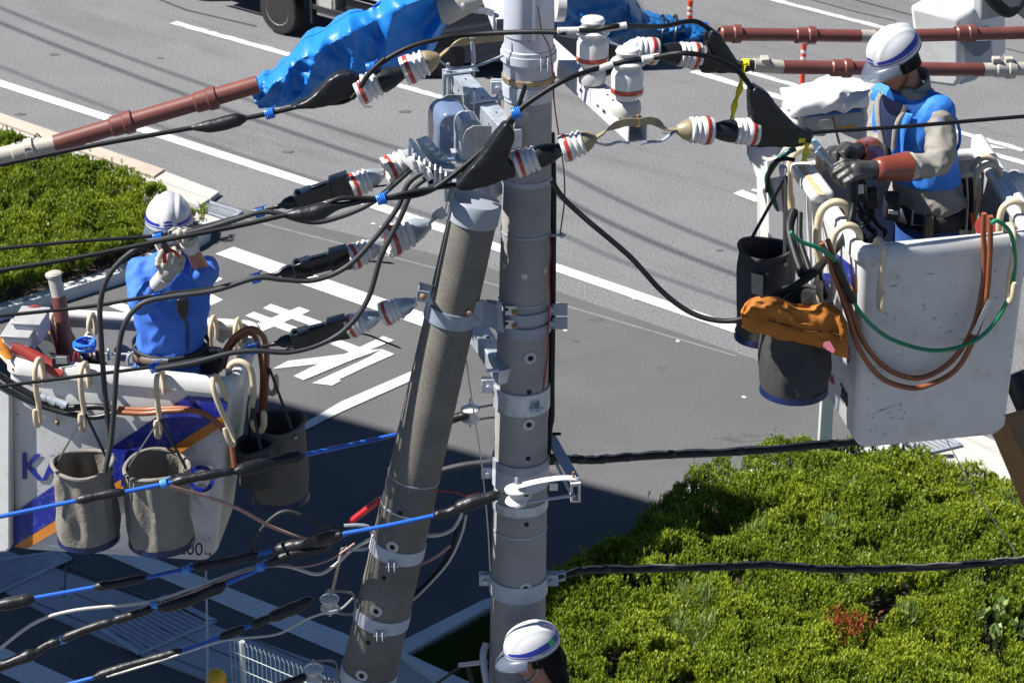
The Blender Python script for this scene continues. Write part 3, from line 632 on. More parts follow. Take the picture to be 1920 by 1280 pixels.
ob('end_bracket',MB().prism([g0-gn*.07+Z*.05-gd*.06,g0+gn*.07+Z*.05-gd*.06,g0+gn*.07-Z*.14-gd*.06,g0-gn*.07-Z*.14-gd*.06],-gd*-.012),galv,ga,bevel=.012)
hk=g0-gn*.06*(1 if gn.x>0 else -1)
h0=G(880,590,7.9)
arm2a=PY(893,618,10.95); arm2b=PY(950,706,10.62)
ar2=thing('crossarm',arm2a,'short galvanised arm seen between the two poles below the pole bracket','crossarm')
mb=MB(); hollow(mb,arm2b,arm2a,.085,.006); ob('beam',mb,galv,ar2,bevel=.004)
ob('hole',MB().box(arm2a.lerp(arm2b,.35)+Z*.046+Vector((.005,0,0)),(.010,0,0),(0,.006,0),(0,0,.003)),hole_d,ar2)
ob('bolt',MB().tube([PY(912,695,10.5),PY(935,694,10.5)],.009,8),galv,ar2)
# grey tombstone shaped boxes
def tomb(c,wv,hv,ev,m,name,label,n=10):
    """arched shell: c bottom centre, wv half width, hv height, ev depth"""
    c=Vector(c);r=thing(name,c,label,'equipment box','grey arched equipment boxes under the galvanised arm'); out=[c-wv,]
    def arch(sc,z0=0):
        W=wv*sc; Hh=hv*(sc if sc<1 else 1); pts=[c-W]; rad=.75
        for i in range(n+1):
            a=pi/2+pi/2*(1-i/n); pts.append(c-W*(1-rad)+W*rad*cos(a)+Hh*(1-.32)+Hh*.32*sin(a))
        for i in range(n+1):
            a=pi/2*(1-i/n); pts.append(c+W*(1-rad)+W*rad*cos(a)+Hh*(1-.32)+Hh*.32*sin(a))
        pts.append(c+W); return pts
    ob('shell',MB().prism(arch(1.0),ev),m,r,smooth=35,bevel=.012)
    o2=MB().box(c+hv*.03-ev*.02+ev*.5,wv*1.25,hv.normalized()*.006,ev*.58); ob('flange',o2,m,r,bevel=.003); return r
grey_gloss=mat('grey_gloss',(.36,.39,.43),.22,0,var=.04,coat=.6); blue_gloss=mat('slate_gloss',(.14,.19,.30),.12,0,var=.04,coat=.8)
cB=PY(856,300,10.75); tomb(cB,Vector((.085,0.0,0)),Z*.225,Vector((-.05,.20,0)),blue_gloss,'equipment_box','slate blue glossy arched box behind the grey one')
cA=PY(885,306,10.55); tomb(cA,Vector((.055,0.0,0)),Z*.20,Vector((-.03,.14,0)),grey_gloss,'equipment_box','light grey arched box in front of the slate blue one')
# hooked hanger plates
hpm=mat('hanger_plate',(.30,.32,.33),.5,.5,var=.2,scale=12)
def hanger(x,y,Y,s,label):
    q=[(0,0),(-20,0),(-34,-8),(-40,-22),(-40,-34),(-28,-34),(-28,-20),(-20,-14),(-16,-34),(-16,-60),(8,-80),(14,-40),(14,0)]
    pts=[PY(x+u*s,y+(-v)*s-0,Y) for u,v in [(a,b) for a,b in q]]
    o=ob('hanger_plate',MB().prism(pts,(0,.008,0)),hpm,smooth=0,bevel=.002); tagit(o,label,'bracket'); return o
hanger(908,236,10.47,1.0,'dull hooked hanger plate beside the light grey box')
hanger(855,178,11.15,.8,'hooked hanger plate behind the slate blue box')
# cable cleat rack
cr0=PY(822,325,10.52); rk=thing('cable_bracket',cr0,'galvanised cable bracket with white ribbed cleats gripping three cables','cable bracket')
mb=MB(); mb.prism([PY(802,316,10.50),PY(852,322,10.50),PY(845,352,10.50),PY(802,350,10.50)],(0,.09,0)); ob('box',mb,galv_dull,rk,bevel=.003)
mb=MB(); mb.prism([PY(766,262,10.55),PY(772,260,10.55),PY(812,310,10.50),PY(812,345,10.50),PY(804,345,10.50),PY(800,312,10.50),PY(772,276,10.55),PY(770,316,10.55),PY(765,316,10.55)],(0,.006,0)); ob('frame_plate',mb,galv,rk,smooth=0)
mb=MB()
for i in range(7):
    x=776+i*10; y=300+i*5.5; c=PY(x,y,10.50); mb.box(c,(.004,0,0),(0,.05,0),(0,0,.028))
for (x,y) in ((776,304),(790,311),(806,324)):
    c=PY(x,y,10.44); mb.lathe(c-Vector((0,.0,0)),(-.8,-.5,-.25),[(.020,0),(.030,.002),(.032,.02),(.022,.022)],16)
ob('cleats',mb,mat('cleat_white',(.66,.66,.66),.4),rk,smooth=30)
mb=MB()
for i in range(6): c=PY(800+i*9,268+i*9,10.56+i*.01); mb.lathe(c,(.3,-1,.3),[(.011,0),(.011,.012),(.006,.013),(.006,.03)],6)
ob('bolts',mb,galv,rk,smooth=20)
mb=MB(); mb.prism([PY(780,262,10.62),PY(800,255,10.62),PY(858,318,10.58),PY(800,300,10.60)],(0,.006,0)); ob('back_plate',mb,galv,rk,smooth=0)
st_=thing('strap_link',PY(820,412,10.62),'small galvanised strap linking the middle insulator string to its arm','strap')
twist(st_,[PY(806,420,10.70),PY(820,405,10.68),PY(834,396,10.66)],galv,w_=.05); twist(st_,[PY(834,396,10.66),PY(838,380,10.66),PY(840,355,10.66)],galv,w_=.04,tw=False,nm='hanger')
lb1=ob('hanger_box',MB().box(PY(852,352,10.75),(.045,0,0),(0,.05,0),(0,0,.05)),galv,bevel=.004); tagit(lb1,'shaded galvanised channel piece just above the stub pole cap','bracket')
lb2=ob('arm_end',MB().bar(PY(870,395,11.05),PY(930,350,10.8),.07,.07),white_arm,bevel=.004); tagit(lb2,'pale square arm end poking out behind the stub pole cap','bracket')
# rubber boots
def boot(label,pts,fn,th=.075,vox=.011,name='conductor_cover',cat='rubber cover',m=None,sm=6,disp=None,group='black rubber conductor covers'):
    q=[fn(x,y) for x,y in pts]; n=Vector((fn(0,0)-fn(100,0)).cross(fn(0,100)-fn(0,0))).normalized()
    if n.y>0: n=-n
    mb=MB().prism([p+n*th/2 for p in q],-n*th); o=ob(name,mb,m or rubber,remesh=vox,sm=sm,disp=disp); tagit(o,label,cat,group); return o
boot('black rubber cover with a creased pouch in front of the left blue sheet',[(540,198),(575,185),(612,150),(632,135),(655,132),(672,140),(690,152),(680,170),(665,178),(640,186),(600,200),(560,203)],LW,disp=(.012,.08))
boot('black hooked rubber cover lying across the front of the tall pole',[(852,345),(870,322),(905,285),(930,245),(948,226),(962,238),(966,255),(958,270),(950,295),(965,308),(968,328),(930,340),(890,352),(862,356)],lambda x,y:MW(x,y,-.02),disp=(.012,.08))
boot('black wedge shaped rubber cover at the right worker, tied with yellow tape',[(1404,205),(1403,168),(1415,158),(1438,172),(1452,192),(1492,235),(1518,245),(1520,262),(1488,274),(1400,272),(1408,235)],RW,disp=(.010,.09))
boot('black wedge shaped rubber cover at the lower red brown pipe',[(1322,80),(1322,66),(1332,52),(1350,62),(1356,75),(1384,118),(1405,118),(1404,132),(1380,136),(1312,134),(1318,112),(1332,100)],RB,disp=(.010,.09))
cuff=boot('black rubber cuff round the far right conductor',[(1305,100),(1345,104),(1350,132),(1318,134),(1302,122)],lambda x,y:RB(x,y,-.03),th=.06)
# strain clamps of the three lower conductors
def clamp(label,a,b,fn,tail=None):
    A=fn(*a);B=fn(*b); d=(B-A).normalized(); L=(B-A).length; r=thing('strain_clamp',A,label,'strain clamp','black strain clamps on the lower conductors')
    u=(Z-d*d.z).normalized(); s_=d.cross(u)
    ob('cone',MB().lathe(A,d,[(.010,0),(.013,L*.08),(.026,L*.14),(.030,L*.22),(.026,L*.27)],18),rubber,r)
    mb=MB(); 
    def sec(t,w_,h,sh=0): c=A+d*L*t+u*sh; return [c+s_*w_+u*h,c-s_*w_+u*h,c-s_*w_-u*h,c+s_*w_-u*h]
    secs=[sec(.26,.026,.026),sec(.29,.034,.036),sec(.5,.034,.040,.002),sec(.51,.028,.036,.002),sec(.74,.026,.036,.004),sec(.76,.034,.048,.006),sec(1.0,.034,.052,.004)]
    b_=len(mb.v)
    for q in secs: mb.v+=q
    for i in range(len(secs)-1):
        for j in range(4): mb._f([b_+i*4+j,b_+i*4+4+j,b_+i*4+4+(j+1)%4,b_+i*4+(j+1)%4])
    mb._f([b_,b_+1,b_+2,b_+3]); e=b_+(len(secs)-1)*4; mb._f([e+3,e+2,e+1,e]); ob('body',mb,mat('black_plastic',(.014,.015,.018),.25,var=.3,scale=12,coat=.3),r,bevel=.010)
    c=A+d*L*.33
    for q_ in ((c+u*.042,d*.010,s_*.012,u*.008),(c-u*.042+d*.02,d*.010,s_*.012,u*.008),(A+d*L*.62+u*.040,d*L*.10,s_*.016,u*.004)): ob('catch',MB().box(*q_),MATS['black_plastic'],r,bevel=.003)
    mb=MB().tube([fn(*p) for p in ((a[0]+28,a[1]+8),(b[0]-60,b[1]+26),(b[0]-8,b[1]+12))],[.004,.011,.004],8); ob('under_strip',mb,mat('strip_grey',(.12,.12,.125),.5),r)
    if tail: ob('tail',MB().tube(cr([fn(*p) for p in tail],5),[.005]*0+[.006 if i<3 else .008 for i in range(len(cr([fn(*p) for p in tail],5))-1)]+[.003],8,flat=.5),MATS['black_plastic'],r)
    return r
clamp('uppermost black strain clamp, nearest the cable bracket',(516,389),(657,344),LW,[(640,358),(690,352),(728,347)])
clamp('middle black strain clamp above the lowest one',(512,515),(655,482),LW,[(660,492),(700,490),(740,494)])
clamp('lowest black strain clamp beside the white road lettering',(508,646),(652,612),LW,[(655,622),(690,628),(720,640),(753,653)])
# sleeves moulded on conductors
def sleeve(label,pts,fn,rs,m=None,name='wire_joint_cover',group='black joint covers on the wires',cat='joint cover'):
    q=cr([fn(x,y) for x,y in pts],4); t=np.linspace(0,1,len(q)); rr=list(np.interp(t,np.linspace(0,1,len(rs)),rs))
    o=ob(name,MB().tube(q,[float(x) for x in rr],12),m or tape,smooth=50); tagit(o,label,cat,group); return o
sleeve('black joint cover on the uppermost left wire below the red brown pipe',[(358,240),(400,236),(440,226),(462,222)],LW,[.010,.028,.032,.030,.012])
sleeve('black joint cover with a long tail above the middle strain clamp',[(538,402),(570,402),(600,396),(625,388),(680,377)],lambda x,y:MW(x,y,0),[.010,.030,.034,.036,.030,.014,.011])
# wires
def wire(label,pts,fn,r,m=None,k=6,cat='cable',name='overhead_wire',group=None,n=10):
    q=cr([fn(*p) if len(p)==2 else Vector(p) for p in pts],k); o=ob(name,MB().tube(q,r,n),m or wire_blk,smooth=60); tagit(o,label,cat,group); return o
wire('highest black wire on the left, running below the red brown pipe',[(-200,352),(0,309),(180,272),(360,240),(500,214),(560,200),(600,195),(652,188),(690,150)],LW,.011)
wire('black jumper curving over the front of the pole top between two rubber covers',[(660,185),(672,170),(700,130),(760,92),(830,72),(900,64),(1000,60),(1062,62)],lambda x,y:LW(x,y,-.05+.15*max(0,(x-900))/160*-1),.0115)
def toP(o,dx,dz,dy=0): return o+Vector((dx,dy,dz))
wire('black wire tied to the nearer pin insulator and dropping to a rubber cover',[tuple(toP(pi1,-.13,.262,-.055)),tuple(toP(pi1,0,.264,-.052)),tuple(toP(pi1,.12,.275,-.03)),tuple(RB(1240,50,-.1)),tuple(RB(1300,40)),tuple(RB(1335,58))],None,.0115)
wire('black wire from the outer pin insulator down behind the hooked rubber cover',[tuple(MW(1412,168)) if False else tuple(RW(1410,166)),tuple(RW(1385,135)),tuple(RW(1340,110)),tuple(RW(1280,100)),tuple(toP(pi2,.10,.268,-.03)),tuple(toP(pi2,0,.262,-.052)),tuple(toP(pi2,-.12,.235,-.06)),tuple(MW(1060,150)),tuple(MW(1000,186)),tuple(MW(968,212)),tuple(MW(925,262)),tuple(MW(875,308)),tuple(MW(820,350)),tuple(MW(780,366)),tuple(MW(720,372)),tuple(MW(680,377))],None,.0115)
wire('black wire from the hooked rubber cover leaving to the left edge of the picture',[(855,346),(800,355),(760,362),(717,372),(640,372),(600,388),(540,402),(440,425),(300,452),(140,484),(0,507),(-120,530)],MW,.0105)
ribbed(toP(pi1,-.155,.262,-.057),toP(pi1,-.06,.263,-.052),.016,'ribbed cover on the pole side of the nearer pin insulator'); ribbed(toP(pi1,.06,.267,-.045),toP(pi1,.145,.278,-.03),.016,'ribbed cover on the right side of the nearer pin insulator')
ribbed(toP(pi2,-.145,.222,-.062),toP(pi2,-.062,.252,-.056),.016,'ribbed cover sloping down left from the outer pin insulator'); ribbed(toP(pi2,.055,.265,-.042),toP(pi2,.13,.270,-.02),.016,'ribbed cover on the right side of the outer pin insulator')
# three conductors to the left with thick jumpers
g='conductors running left past the worker'
wire('black conductor from the uppermost strain clamp over the left glove to the left edge',[(520,387),(487,398),(440,408),(380,424),(300,441),(140,453),(0,466),(-120,478)],LW,.0085,group=g)
wire('black conductor from the middle strain clamp across the left worker\'s forearm',[(516,514),(480,520),(400,540),(300,552),(180,573),(60,586),(0,592),(-120,605)],LW,.0085,group=g)
wire('lowest black conductor crossing the left bucket rim',[(512,645),(475,654),(380,672),(290,687),(150,705),(0,724),(-120,742)],LW,.0085,group=g)
wire('dark grey jumper looping under the uppermost strain clamp',[(776,312),(740,345),(700,378),(655,400),(600,416),(560,412),(520,400),(487,398),(440,412),(380,430),(300,450),(250,470),(205,515),(188,570),(190,640),(197,740),(205,820),(198,885)],lambda x,y:LW(x,y,-.06),.0125,wire_gry)
wire('dark grey jumper looping under the middle strain clamp and down into the left bucket side',[(795,320),(765,345),(745,390),(700,450),(650,500),(590,525),(530,524),(480,521),(400,545),(320,556),(265,570),(232,612),(220,680),(214,760),(208,830),(200,870)],lambda x,y:LW(x,y,-.09),.0125,wire_gry)
wire('dark grey jumper looping under the lowest strain clamp',[(806,330),(775,355),(750,410),(715,480),(690,560),(650,615),(600,645),(540,660),(480,657),(430,662),(360,680),(292,692)],lambda x,y:LW(x,y,-.12),.0125,wire_gry)
def tie(label,x,y,fn,r=.022,L=.04,dirp=None,m=None,loose=True):
    c=fn(x,y); d=(fn(x+20,y-(5 if dirp is None else dirp))-c).normalized(); mb=MB(); u=(Z-d*d.z).normalized(); v_=d.cross(u)
    q=[]; N=5*14
    for i in range(N+1): a=2*pi*5*i/N; q.append(c+d*(-L/2+L*i/N)+u*r*cos(a)+v_*r*sin(a))
    mb.tube(q,.0035,6)
    if loose: mb.tube([c-v_*r,c-v_*(r+.01)+d*.02+u*.01,c-v_*r+d*.035+u*.02],.003,6)
    o=ob('wire_tie',mb,m or blue_tie); tagit(o,label,'wire tie','blue wire ties'); return o
for x,y,l,f in [(506,213,'small blue tie on the uppermost wire left of the blue sheet',LW),(697,127,'pale blue tie above the black cover beside the tan capped insulator',LW),(968,212,'light blue tie on the wire crossing the front of the tall pole',MW),(716,373,'blue tie where two wires meet left of the stub pole cap',MW),(487,398,'blue tie just left of the uppermost strain clamp',lambda x,y:LW(x,y,-.03)),(297,444,'blue tie in front of the left worker\'s face',lambda x,y:LW(x,y,-.03)),(480,521,'blue tie just left of the middle strain clamp',lambda x,y:LW(x,y,-.045)),(296,555,'blue tie below the left worker\'s cuff',lambda x,y:LW(x,y,-.045)),(474,655,'blue tie over the left bucket corner rail',lambda x,y:LW(x,y,-.06)),(290,689,'blue tie in front of the left worker\'s belt',lambda x,y:LW(x,y,-.06))]:
    tie(l,x,y,f)
wire('short black cable end sticking up beside the tall pole behind the blue tie',[(958,268),(958,235),(968,212),(985,160)],lambda x,y:MW(x,y,.03),.010)
wire('black tail end lying along the pole top jumper',[(700,130),(722,110)],lambda x,y:LW(x,y,-.08),.012)
# red brown pipes
redpipe=mat('red_brown_pipe',(.17,.055,.045),.42,0,var=.14,scale=10,dirt=(.10,.05,.04),dirt_amt=.5,dscale=14); tanpipe=mat('grey_tan_pipe',(.42,.39,.34),.5,var=.12,scale=10,dirt=(.25,.2,.16),dirt_amt=.5,dscale=12)
def pipe(label,segs,fn,r,joints):
    r0=thing('cable_protector',fn(*segs[0][0]),label,'pipe cover','pipe covers slipped over the conductors')
    for a,b,m in segs:
        n_=12; A=fn(*a);B=fn(*b); q=[A.lerp(B,i/n_)+Z*(-.02)*math.sin(pi*i/n_)*0 for i in range(n_+1)]; ob('pipe',MB().tube(q,r,22),m,r0)
    for x,y,m in joints:
        c=fn(x,y); d=(fn(x+40,y)-fn(x,y)); A=fn(*segs[0][0]);B=fn(*segs[-1][1]); d=(B-A).normalized(); 
        ob('collar',MB().lathe(c-d*.05,d,[(r,0),(r+.007,.008),(r+.007,.06),(r+.013,.066),(r+.013,.10),(r,.108)],24,cap=False),m,r0)
    return r0
pipe('red brown pipe cover with a tan end crossing the upper left road',[((-130,322),(103,270),tanpipe),((103,270),(484,158),redpipe)],lambda x,y:LW(x,y,.25),.040,[(44,284,tanpipe),(228,233,redpipe),(385,188,redpipe)])
pipe('upper red brown pipe cover passing behind the right worker\'s helmet',[((1352,64),(1612,68),redpipe),((1612,68),(1640,69),tanpipe),((1640,69),(1980,60),redpipe)],lambda x,y:RB(x,y,.35),.031,[(1368,64,redpipe),(1508,67,redpipe),(1808,63,redpipe)])
pipe('lower red brown pipe cover passing behind the right worker\'s neck',[((1412,122),(1466,126),tanpipe),((1466,126),(1842,131),redpipe),((1842,131),(1980,128),tanpipe)],RB,.032,[(1575,128,redpipe),(1882,130,tanpipe)])
for x in (1868,1892): 
    o=ob('pipe_clip',MB().box(RB(x,112),(.02,0,0),(0,.02,0),(0,0,.012)),tanpipe,bevel=.004); tagit(o,'small clip on the tan end of the lower red brown pipe'+(', the left one' if x==1868 else ', the right one'),'clip')
o=ob('pipe_clip',MB().box(RB(1434,112),(.02,0,0),(0,.03,0),(0,0,.012)),tanpipe,bevel=.004); tagit(o,'tan clip where the lower red brown pipe meets the black cover','clip')
# conductor past the right worker
wire('black conductor crossing in front of the right worker',[(1512,250),(1560,246),(1700,237),(1830,226),(1940,217),(2100,206)],RW,.009)
# blue sheets
tarp=mat('blue_vinyl',(.011,.19,.62),.40,0,var=.08,scale=3,bump=.004,bscale=14)
tarp_shade=mat('shaded_blue_vinyl',(.012,.13,.38),.38,0,var=.12,scale=3,bump=.004,bscale=14)  # darker copy of the blue vinyl: shade put into the colour
def drape(label,up,lo,fn,th,m,seed,fold=1.0):
    up_=cr([Vector((x,y,0)) for x,y in up],6); lo_=cr([Vector((x,y,0)) for x,y in lo],6)
    def at(l,u): k_=len(l)-1; t=u*k_; i=min(int(t),k_-1); return l[i].lerp(l[i+1],t-i)
    def f(u,v):
        a=at(up_,u);b=at(lo_,u); ang=2*pi*v; w=(1-cos(ang))/2; p=a.lerp(b,w); s_=sin(ang); q=0
        prof=(max(0,1-w))**.45*min(1,w*9)**.6*(.55+.45*math.sin(pi*min(1,max(0,u*1.05))))
        x=u*7*fold
        q=-abs(noise.noise(Vector((x+w*1.6,w*.9+seed,s_*.35))))*.13-abs(noise.noise(Vector((x*1.9-w*2.3,w*1.7+seed*2,s_*.4))))*.055-abs(noise.noise(Vector((x*4.1+w,w*4+seed,s_*.5))))*.018
        sg=1 if s_>=0 else -1
        o=fn(p.x,p.y); 
        return o+Vector((0,-sg*(th*prof+.004)+(q+.05)*(-1)*sg*min(1,abs(s_)*3),q*.25))
    o=ob('vinyl_sheet',MB().grid(f,90,64),m,smooth=65); return tagit(o,label,'protective sheet','blue vinyl sheets')
vb=drape('bright blue vinyl sheet wrapped round a conductor left of the pole top',[(472,150),(505,134),(535,112),(558,78),(600,58),(640,32),(690,8),(740,-18),(830,-40)],[(486,197),(520,194),(560,186),(600,178),(640,168),(690,150),(740,142),(790,125),(838,40)],lambda x,y:LW(x,y,.42),.15,tarp,1.7)
drape('blue vinyl sheet with shade in its colour, wrapped right of the pole top, tied with black straps',[(1036,-50),(1090,-45),(1160,-35),(1185,2),(1215,26),(1250,36),(1290,40),(1330,48)],[(1046,60),(1090,66),(1140,72),(1180,80),(1215,86),(1250,86),(1290,86),(1332,76)],lambda x,y:RB(x,y,.42),.11,tarp_shade,5.3,.8)
for i,x in enumerate((1238,1262)):
    c=RB(x,58,.40); o=ob('strap',MB().tube([c+Vector((.015*sin(t),.105*cos(t),.068*sin(t))) for t in np.linspace(0,6.28,20)[:-1]],.006,6,closed=True),rubber); tagit(o,'black strap round the right blue sheet, the '+('left' if i==0 else 'right')+' of two','strap')
# upper far hardware peeking at the frame top
far=ob('strain_insulator',MB().lathe(RB(1036,12,.2),(1,.2,-.1),[(.05,0),(.07,.01),(.07,.05),(.06,.055)],24),porc); tagit(far,'partly hidden white insulator right of the pole at the top edge','insulator')
fa=thing('crossarm',PY(925,20,11.3),'white square arm end left of the pole at the top edge','crossarm'); mb=MB(); hollow(mb,PY(905,-60,11.7),PY(948,52,11.0),.09,.006); ob('beam',mb,white_arm,fa,bevel=.004)
fa2=thing('clamp_cover',LW(850,8,.4),'tan moulded cover end where the left blue sheet stops','conductor cover'); ob('cone',MB().lathe(LW(822,20,.4),(1,.1,.25),[(.06,0),(.075,.03),(.06,.10),(.045,.16),(.03,.2)],20),mat('tan_grey',(.35,.33,.3),.5),fa2)
twist(fa2,[LW(862,14,.4),LW(885,22,.4),LW(905,20,.4),LW(925,26,.4)],galv,w_=.03,nm='link'); ob('link_pin',MB().lathe(LW(868,8,.35),(0,-1,0),[(.01,0),(.01,.05)],8),galv,fa2)
# yellow tapes
yel=mat('yellow_tape',(.75,.68,.02),.4,var=.08)
def ribbon(label,pts,fn,w_,m,name='tape_strip',cat='tape',tw=1.2,group='yellow tape strips'):
    q=cr([fn(*p) for p in pts],6); mb=MB(); n=len(q); sec=[]
    for i,p in enumerate(q):
        a=tw*math.sin(i*.5); s_=Vector((cos(a),-abs(sin(a)),0)); sec.append((p-s_*w_/2,p+s_*w_/2))
    for i in range(n-1): mb.poly([sec[i][0],sec[i][1],sec[i+1][1],sec[i+1][0]])
    o=ob(name,mb,m,smooth=60,solid=.0015); tagit(o,label,cat,group); return o
ribbon('yellow tape strip hanging from the lower red brown pipe',[(1396,118),(1392,140),(1388,165),(1378,195),(1372,228)],lambda x,y:RB(x,y,-.06),.030,yel)
ribbon('yellow tape strip hanging at the tip of the wedge cover by the worker\'s gloves',[(1512,268),(1512,285),(1508,303)],lambda x,y:RW(x,y,-.04),.030,yel)
tie('yellow tape knot round the wedge cover by the worker\'s gloves',1499,258,lambda x,y:RW(x,y,0),.036,.03,dirp=0,m=yel); tie('yellow tape knot where the black cover meets the lower pipe',1397,122,lambda x,y:RB(x,y,0),.026,.03,dirp=0,m=yel)
sleeve('dark joint knob on the tip of the wedge cover',[(1500,256),(1512,252),(1524,250)],RW,[.026,.034,.030,.015],name='joint_knob')
sleeve('dark red sleeve between the wedge cover and the lower pipe',[(1400,124),(1425,122)],RB,[.02,.026,.022],name='joint_knob')
# ------------------------------------------------------------------ low voltage lines
def lv(segs,off=0,lab=''):
    """segs: (kind,[pts]) along one wire: b blue, t tape, f fat tape"""
    fn=(lambda x,y:LW(x,y,off(x))) if callable(off) else (lambda x,y:LW(x,y,off)); allp=[p for k_,ps in segs for p in ps]
    first=fn(*allp[0]); r=thing('low_voltage_wire',first,lab,'cable','blue low voltage wires with black taped joints')
    for kd,ps in segs:
        q=cr([fn(*p) for p in ps],4)
        if kd=='b': ob('insulation',MB().tube(q,.0105,10),blue_ins,r)
        else:
            n=len(q); N=max(14,int((q[-1]-q[0]).length/.018)); qq=[]; 
            for i in range(N+1):
                t=i/N*(n-1); j=min(int(t),n-2); qq.append(q[j].lerp(q[j+1],t-j))
            R=.030 if kd=='f' else .022
            rs=[]
            for i in range(N+1):
                e=min(i,N-i)/N; b=min(1,e*7+.35); rs.append(R*b*(1+.22*noise.noise(Vector((i*.25,R*100,first.x)))+.05*(random.random()-.5)))
            ob('taped_joint',MB().tube(qq,rs,10),tape,r,smooth=50,disp=(.006,.03))
    return r
lv([('b',[(-140,998),(0,968),(144,938)]),('t',[(140,939),(190,928),(236,921)]),('b',[(232,922),(326,903)]),('t',[(320,904),(380,892),(443,881)]),('f',[(438,884),(505,868),(572,852)]),('b',[(568,853),(660,833),(745,814)]),('b',[(745,814),(800,800),(845,790)]),('t',[(836,790),(858,782),(880,776)])],lambda x:-.24+.34*max(0,min(1,(x-430)/310)),'upper blue wire with taped joints crossing the left bucket')
lv([('f',[(-100,1150),(-20,1138),(66,1121)]),('b',[(62,1121),(178,1100)]),('t',[(174,1101),(225,1092),(276,1082)]),('b',[(272,1083),(364,1063)]),('t',[(360,1064),(425,1052),(486,1038)]),('b',[(482,1039),(516,1031)]),('f',[(512,1032),(575,1018),(640,1002)]),('b',[(644,1000),(730,984),(818,965)]),('t',[(812,966),(840,960),(862,951)]),('f',[(852,954),(890,940),(938,926)])],lambda x:-.26*max(0,min(1,(x-560)/90)),'second blue wire from the top, reaching the taped lump by the tall pole')
lv([('f',[(-60,1262),(0,1248),(70,1222)]),('t',[(66,1224),(90,1208),(115,1200)]),('t',[(112,1200),(165,1178),(215,1163)]),('t',[(210,1164),(250,1152),(290,1138)]),('f',[(296,1140),(360,1122),(424,1094)]),('b',[(420,1096),(505,1058)]),('t',[(500,1060),(535,1042),(570,1034),(620,1024)])],-.04,'third blue wire from the top, mostly wrapped in black tape')
lv([('b',[(100,1290),(178,1269)]),('t',[(172,1270),(240,1248),(312,1228),(342,1218)]),('b',[(337,1220),(415,1193)]),('t',[(411,1195),(460,1176)]),('b',[(455,1178),(474,1171)]),('t',[(470,1172),(495,1162),(508,1158)]),('f',[(503,1159),(545,1142),(588,1122)])],-.08,'lowest blue wire ending in a frayed taped lump left of the stub pole')
lv([('t',[(500,1292),(540,1280),(575,1266)])],-.08,'short taped wire at the bottom edge below the mesh fence')
whitecab=mat('white_cable',(.55,.52,.48),.4,var=.08,scale=10); pink=mat('copper_pink_cable',(.40,.24,.20),.4,var=.1)
g='pale service cables between the lower brackets'
wire('white cable rising from the left edge past the mesh fence to the stub pole',[(-60,1262),(0,1215),(67,1166),(143,1143),(280,1128),(367,1100),(467,1066),(533,1060),(593,1076),(627,1060),(660,1030),(700,1008)],lambda x,y:LW(x,y,-.02),.0085,whitecab,name='service_cable',group=g)
wire('pale cable running beneath the third wire to the stub pole clamp',[(290,1135),(370,1106),(455,1072),(520,1060),(570,1062),(620,1048),(665,1018)],lambda x,y:LW(x,y,-.04),.005,pink,name='service_cable',group=g)
wire('copper pink cable from the upper blue wire down to the second wire',[(312,910),(345,919),(400,935),(450,955),(505,985),(570,1008),(620,1012)],lambda x,y:LW(x,y,-.22+.25*max(0,min(1,(x-320)/200))),.0085,pink,name='service_cable',group=g)
wire('grey cable looping up behind the second wire',[(468,1036),(482,1005),(505,975),(535,958),(570,968),(610,986),(650,990)],lambda x,y:LW(x,y,.04),.009,wire_gry,name='service_cable')
wire('pale cable under the lowest blue wire to the insulator on the stub pole',[(200,1268),(300,1238),(404,1204),(450,1196),(520,1188),(575,1160),(610,1148),(640,1140),(662,1120)],lambda x,y:LW(x,y,-.1),.006,whitecab,name='service_cable',group=g)
wire('black cable curving right of the stub pole to the taped lump',[(770,1118),(800,1092),(835,1050),(852,1010),(862,975)],lambda x,y:LW(x,y,.02),.0095,wire_blk,name='service_cable')
wire('black cable beside the stub pole just under the taped lump',[(760,1136),(795,1105),(842,1052),(866,1000),(874,965)],lambda x,y:LW(x,y,.0),.006,whitecab,name='service_cable')
wire('white cable bent from the stub pole up to the taped lump',[(792,1004),(825,1002),(848,992),(860,975),(866,962)],lambda x,y:LW(x,y,-.02),.009,whitecab,name='service_cable',group=g)
wire('pale cable from the stub pole to the black cables below the lump',[(778,1062),(815,1045),(845,1022)],lambda x,y:LW(x,y,-.01),.007,pink,name='service_cable',group=g)
wire('thin red wire near the taped lump',[(812,920),(850,922),(872,928),(900,922)],lambda x,y:LW(x,y,.02),.004,mat('red_wire',(.35,.04,.03),.5),name='service_cable')
wire('thick grey cable arching from behind the stub pole to the tall pole band',[(735,930),(770,902),(820,884),(870,872),(928,865)],lambda x,y:PY(x,y,10.85),.016,wire_gry,name='service_cable')
rs_=sleeve('bright red sleeve on the cable left of the stub pole',[(655,980),(684,957),(714,935)],lambda x,y:PY(x,y,10.62),[.016,.017,.016],m=mat('red_sleeve',(.55,.02,.03),.3),name='red_sleeve',group=None,cat='cable sleeve')
wire('thin pale cord hanging down between the two poles',[(872,655),(882,730),(893,800),(903,870),(914,980),(919,1068)],lambda x,y:PY(x,y,10.5),.0035,mat('cord',(.55,.48,.46),.6),name='cord')
wire('pale blue grey rope hanging above the yellow ball',[(386,1070),(388,1150),(389,1240),(388,1300)],lambda x,y:PY(x,y,10.9),.006,mat('rope',(.25,.33,.36),.8),name='hanging_rope',cat='rope')
wire('thin white wire hanging from the right bucket into the bushes',[(1775,825),(1800,870),(1840,940),(1880,1000),(1910,1045)],lambda x,y:PY(x,y,10.9),.0025,whitecab,name='cord')
